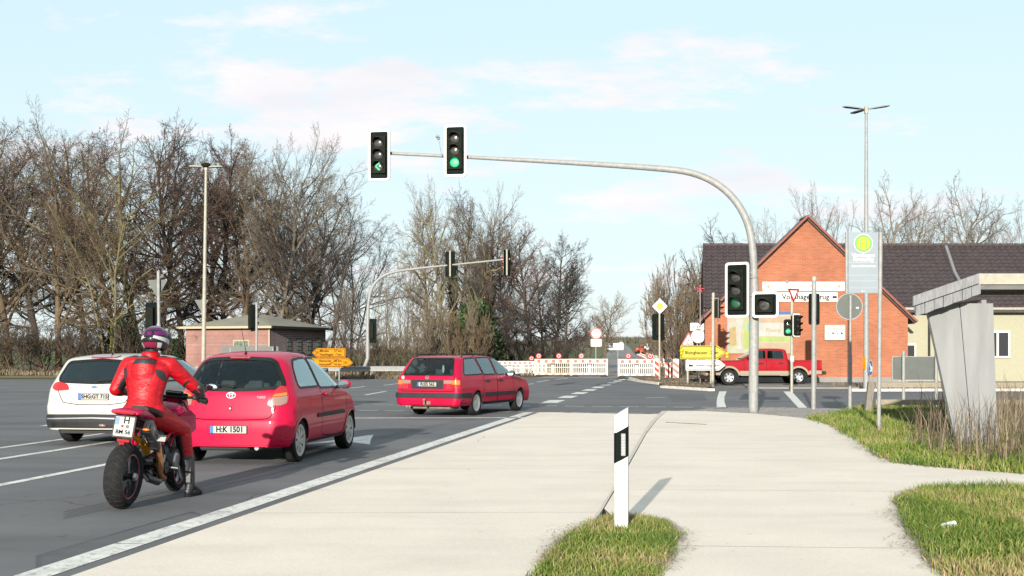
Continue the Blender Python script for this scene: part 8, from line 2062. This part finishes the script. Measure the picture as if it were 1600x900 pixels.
# mistletoe in the tree by the lamp
# bushes and saplings
GB = 'leafless bushes along the road'
for (k, u, vt_, Y, wf_, bk, tw, lb) in [
 ('thicket', 606, 528, 84, 1.3, 'bark_brown', 'twig_tan', 'brown bush behind the guard rail, left of the dark red estate'),
 ('thicket', 640, 508, 86, 1.1, 'bark_pale', 'twig_tan', 'tall brown bush above the rear window of the dark red estate'),
 ('thicket', 668, 486, 88, .85, 'bark_pale', 'twig_tan', 'tan willow-like bush under the tallest middle tree'),
 ('thicket', 700, 462, 87, .75, 'bark_pale', 'twig_tan', 'golden upright bush before the ivy-clad trunk'),
 ('thicket', 730, 490, 86, .85, 'bark_brown', 'twig_tan', 'brown bush right of the golden upright one'),
 ('thicket', 758, 512, 91, 1.1, 'bark_brown', 'twig_dark', 'low dark bush above the roof of the dark red estate'),
 ('thicket', 560, 520, 83, 1.5, 'bark_brown', 'twig_dark', 'low dark bush right of the amber direction signs'),
 ('thicket', 805, 528, 98, 1.6, 'bark_dark', 'twig_dark', 'dark undergrowth behind the rear barriers'),
 ('thicket', 850, 528, 97, 1.6, 'bark_dark', 'twig_dark', 'dark undergrowth left of the round white sign'),
 ('thicket', 886, 532, 95, 1.2, 'bark_dark', 'twig_dark', 'dark undergrowth next to the round white sign'),
 ('thicket', 150, 505, 89, 1.5, 'bark_brown', 'twig_dark', 'undergrowth above the white hatchback roof'),
 ('thicket', 200, 490, 91, 1.3, 'bark_brown', 'twig_dark', 'undergrowth left of the motorcyclist helmet'),
 ('thicket', 262, 500, 90, 1.3, 'bark_brown', 'twig_dark', 'undergrowth between the helmet and the hut'),
 ('thicket', 100, 500, 90, 1.6, 'bark_brown', 'twig_dark', 'undergrowth at the left of the wood'),
 ('thicket', 40, 500, 90, 1.6, 'bark_brown', 'twig_dark', 'undergrowth near the left frame edge'),
 ('thicket', -20, 505, 90, 1.6, 'bark_brown', 'twig_tan', 'undergrowth at the outer left frame edge'),
 ('sapling', 545, 440, 92, 1.1, 'bark_brown', 'twig_grey', 'thin sapling left of the distant curved mast'),
 ('sapling', 592, 425, 94, 1.0, 'bark_pale', 'twig_grey', 'thin pale sapling right of the distant curved mast'),
 ('sapling', 622, 440, 90, 1.0, 'bark_pale', 'twig_grey', 'thin sapling between curved mast and middle wood'),
 ('sapling', 525, 455, 90, 1.1, 'bark_dark', 'twig_grey', 'thin dark sapling above the amber direction signs'),
 ('sapling', 640, 410, 99, 1.0, 'bark_pale', 'twig_grey', 'tall thin sapling at the left of the middle wood')]:
    tree('bare_bush' if k == 'thicket' else 'sapling', k, 1, u, vt_, Y, wf_, bk, tw, lb, cat='bush' if k == 'thicket' else 'sapling', group=GB if k == 'thicket' else 'thin saplings beside the curved mast', trunk='stems')
# ivy / evergreen undergrowth in the left wood
for (u, v, Y, k_, lb) in ((192, 520, 92, 1.0, 'dark green ivy bush left of the motorcyclist helmet'), (212, 540, 91, .8, 'low green ivy bush beside the helmet'), (272, 545, 91, .7, 'small green bush near the left corner of the hut'), (742, 500, 91, 1.25, 'ivy mound in the middle wood above the dark red estate'), (722, 540, 92, .9, 'low ivy mound under the golden bush')):
    o = link(bpy.data.objects.new('ivy_bush', IVY[1])); o.location = (bx_(u, Y), Y, zt(Y) - .05); h = CH - (v - 22 * k_ - VH) * Y / F; o.scale = (k_, k_, max(.6, h / 3.2)); tag(o, lb, 'bush')
# lichen cover on the forked tree
lm = ivy_mesh(9, 4.6, .24, 1500, .05); lm.materials.clear(); lm.materials.append(M['moss'])
tr_ = [o for o in bpy.data.objects if o.get('label', '').startswith('lichen-yellow')][0]; c = link(bpy.data.objects.new('lichen', lm), tr_); c.location = (0.15, 0, 0)

# ------------------------------------------------------------------ far land
def fieldstrip(name, pts, m, dz):
    me = [(x, y, zt(y) + dz) for x, y in pts]; return meshobj(name, me, [tuple(range(len(me)))], M[m])
M['straw'] = ground_mat('dry_grass', (.12, .10, .05), (.17, .145, .075), 10, .6, speck=.3, big=.2); M['green_field'] = ground_mat('green_field', (.06, .10, .02), (.085, .12, .03), 10, .4, speck=.2, big=.05)
fieldstrip('field', [(-400, 142), (9.5, 142), (20.5, 272), (-400, 272)], 'green_field', .02)['kind'] = 'structure'
fieldstrip('verge_strip', [(-60, 75), (-4, 75.2), (2.5, 81.8), (-60, 81.8)], 'straw', -.02)['kind'] = 'structure'
fieldstrip('side_verge', [(12.5, 84), (40, 84), (40, 138), (17.0, 138)], 'straw', .02)['kind'] = 'structure'
# earth bank right of the country road
xs_ = [0, .12, .3, .5, .7, .88, 1]; vs_ = []; ybk = [100, 120, 145, 180, 230, 300, 380, 470]
for y in ybk:
    x0_ = lerp_tab([(90, 12.4), (140, 17.5), (275, 29.5), (590, 59)], y); w_ = 14 + (y - 100) * .10
    for t in xs_:
        hh = math.sin(math.pi * min(1, t * 1.0)) ** .8 if 0 < t < 1 else 0
        hz_ = lerp_tab([(100, .6), (120, 1.5), (145, 2.4), (230, 4.4), (470, 7.5)], y)
        vs_.append((x0_ + w_ * t, y, zt(y) - .1 + hh * hz_ * (1 + .12 * math.sin(y * .3 + t * 9))))
nx_ = len(xs_); meshobj('earth_bank', vs_, [(j * nx_ + i, j * nx_ + i + 1, (j + 1) * nx_ + i + 1, (j + 1) * nx_ + i) for j in range(len(ybk) - 1) for i in range(nx_ - 1)], M['soil'], smooth=True)['kind'] = 'structure'
bg_ = blades('bank_grass', [(18, 100), (30, 100), (44, 180), (28, 180)], 5000, .5, 0.0, M['blade'], 21, lean=.8, wid=.04, dry=.9); tag(bg_, 'dry grass on the earth bank right of the country road', 'grass')
me = bg_.data; co = np.zeros(len(me.vertices) * 3); me.vertices.foreach_get('co', co); co = co.reshape(-1, 3)
# rest the blades on the bank
bvh_ = BVHTree.FromPolygons([Vector(v) for v in vs_], [(j * nx_ + i, j * nx_ + i + 1, (j + 1) * nx_ + i + 1, (j + 1) * nx_ + i) for j in range(len(ybk) - 1) for i in range(nx_ - 1)])
for b in range(0, len(co), 5):
    h = bvh_.ray_cast(Vector((co[b][0], co[b][1], 60)), Vector((0, 0, -1)))
    z = h[0].z if h[0] else zt(co[b][1]) - .04
    co[b:b + 5, 2] += z
me.vertices.foreach_set('co', co.reshape(-1)); me.update()
# long pale greenhouses across the fields
M['poly'] = mat('greenhouse_film', (.24, .255, .27), .4, var=.12, vscale=.2)
for (u0, u1, Y, h_, lb) in ((120, 300, 300, 3.4, 'long pale greenhouse seen between the trunks of the left wood'), (515, 585, 290, 3.2, 'pale greenhouse left of the distant curved mast'), (588, 662, 292, 3.2, 'pale greenhouse right of the distant curved mast')):
    r_ = empty('greenhouse', (bx_((u0 + u1) / 2, Y), Y, zt(Y)), 0, lb, 'greenhouse'); wd = (u1 - u0) * Y / F
    mb = MB(); pr2 = [(-4 + 8 * k / 8, h_ * math.sin(math.pi * k / 8) ** .55 if 0 < k < 8 else 0) for k in range(9)]
    T = Matrix.Rotation(R(90), 4, 'Z'); mb.prism(pr2, -wd / 2, wd / 2, T); mb.build('film', M['poly'], r_, 50)
    mb = MB(); 
    for k in range(int(wd / 4)): mb.box((-wd / 2 + 2 + k * 4, -4.0, h_ * .35), (.12, .06, h_ * .7))
    mb.build('hoops', M['galv'], r_)['kind'] = 'stuff'
M['farwood'] = mat('far_wood', (.045, .048, .034), .9, var=.4, vscale=.03, col2=(.085, .075, .055))
for (nm, y0, y1, x0_, x1_, n, h_, sd_, lb) in (('distant_wood', 640, 700, -700, 48, 9000, 6.5, 31, 'far-off wood on the horizon left of the country road'), ('distant_wood', 900, 980, 60, 700, 6000, 6, 32, 'far-off wood on the horizon right of the country road'), ('hedge', 285, 292, -200, 10, 6000, 2.6, 33, 'dark hedge line crossing the fields behind the left wood'), ('distant_wood', 1300, 1400, 70, 160, 2500, 7, 34, 'hazy wood closing the end of the country road')):
    o = blades(nm, [(x0_, y0), (x1_, y0), (x1_, y1), (x0_, y1)], n, h_, 0, M['farwood'], sd_, lean=.35, wid=max(.5, h_ * .10), dry=.3)
    o.location.z = zt(y0) - .5; tag(o, lb, 'wood' if nm != 'hedge' else 'hedge')
# leaf litter and rough ground under the woods
lit = blades('forest_floor_grass', [(-60, 82), (5, 82), (5, 96), (-60, 96)], 11000, .4, 0, M['drystem'], 41, lean=.9, wid=.04, dry=.9); tag(lit, 'rough dry grass on the floor of the woods', 'grass')
KIDS = {}
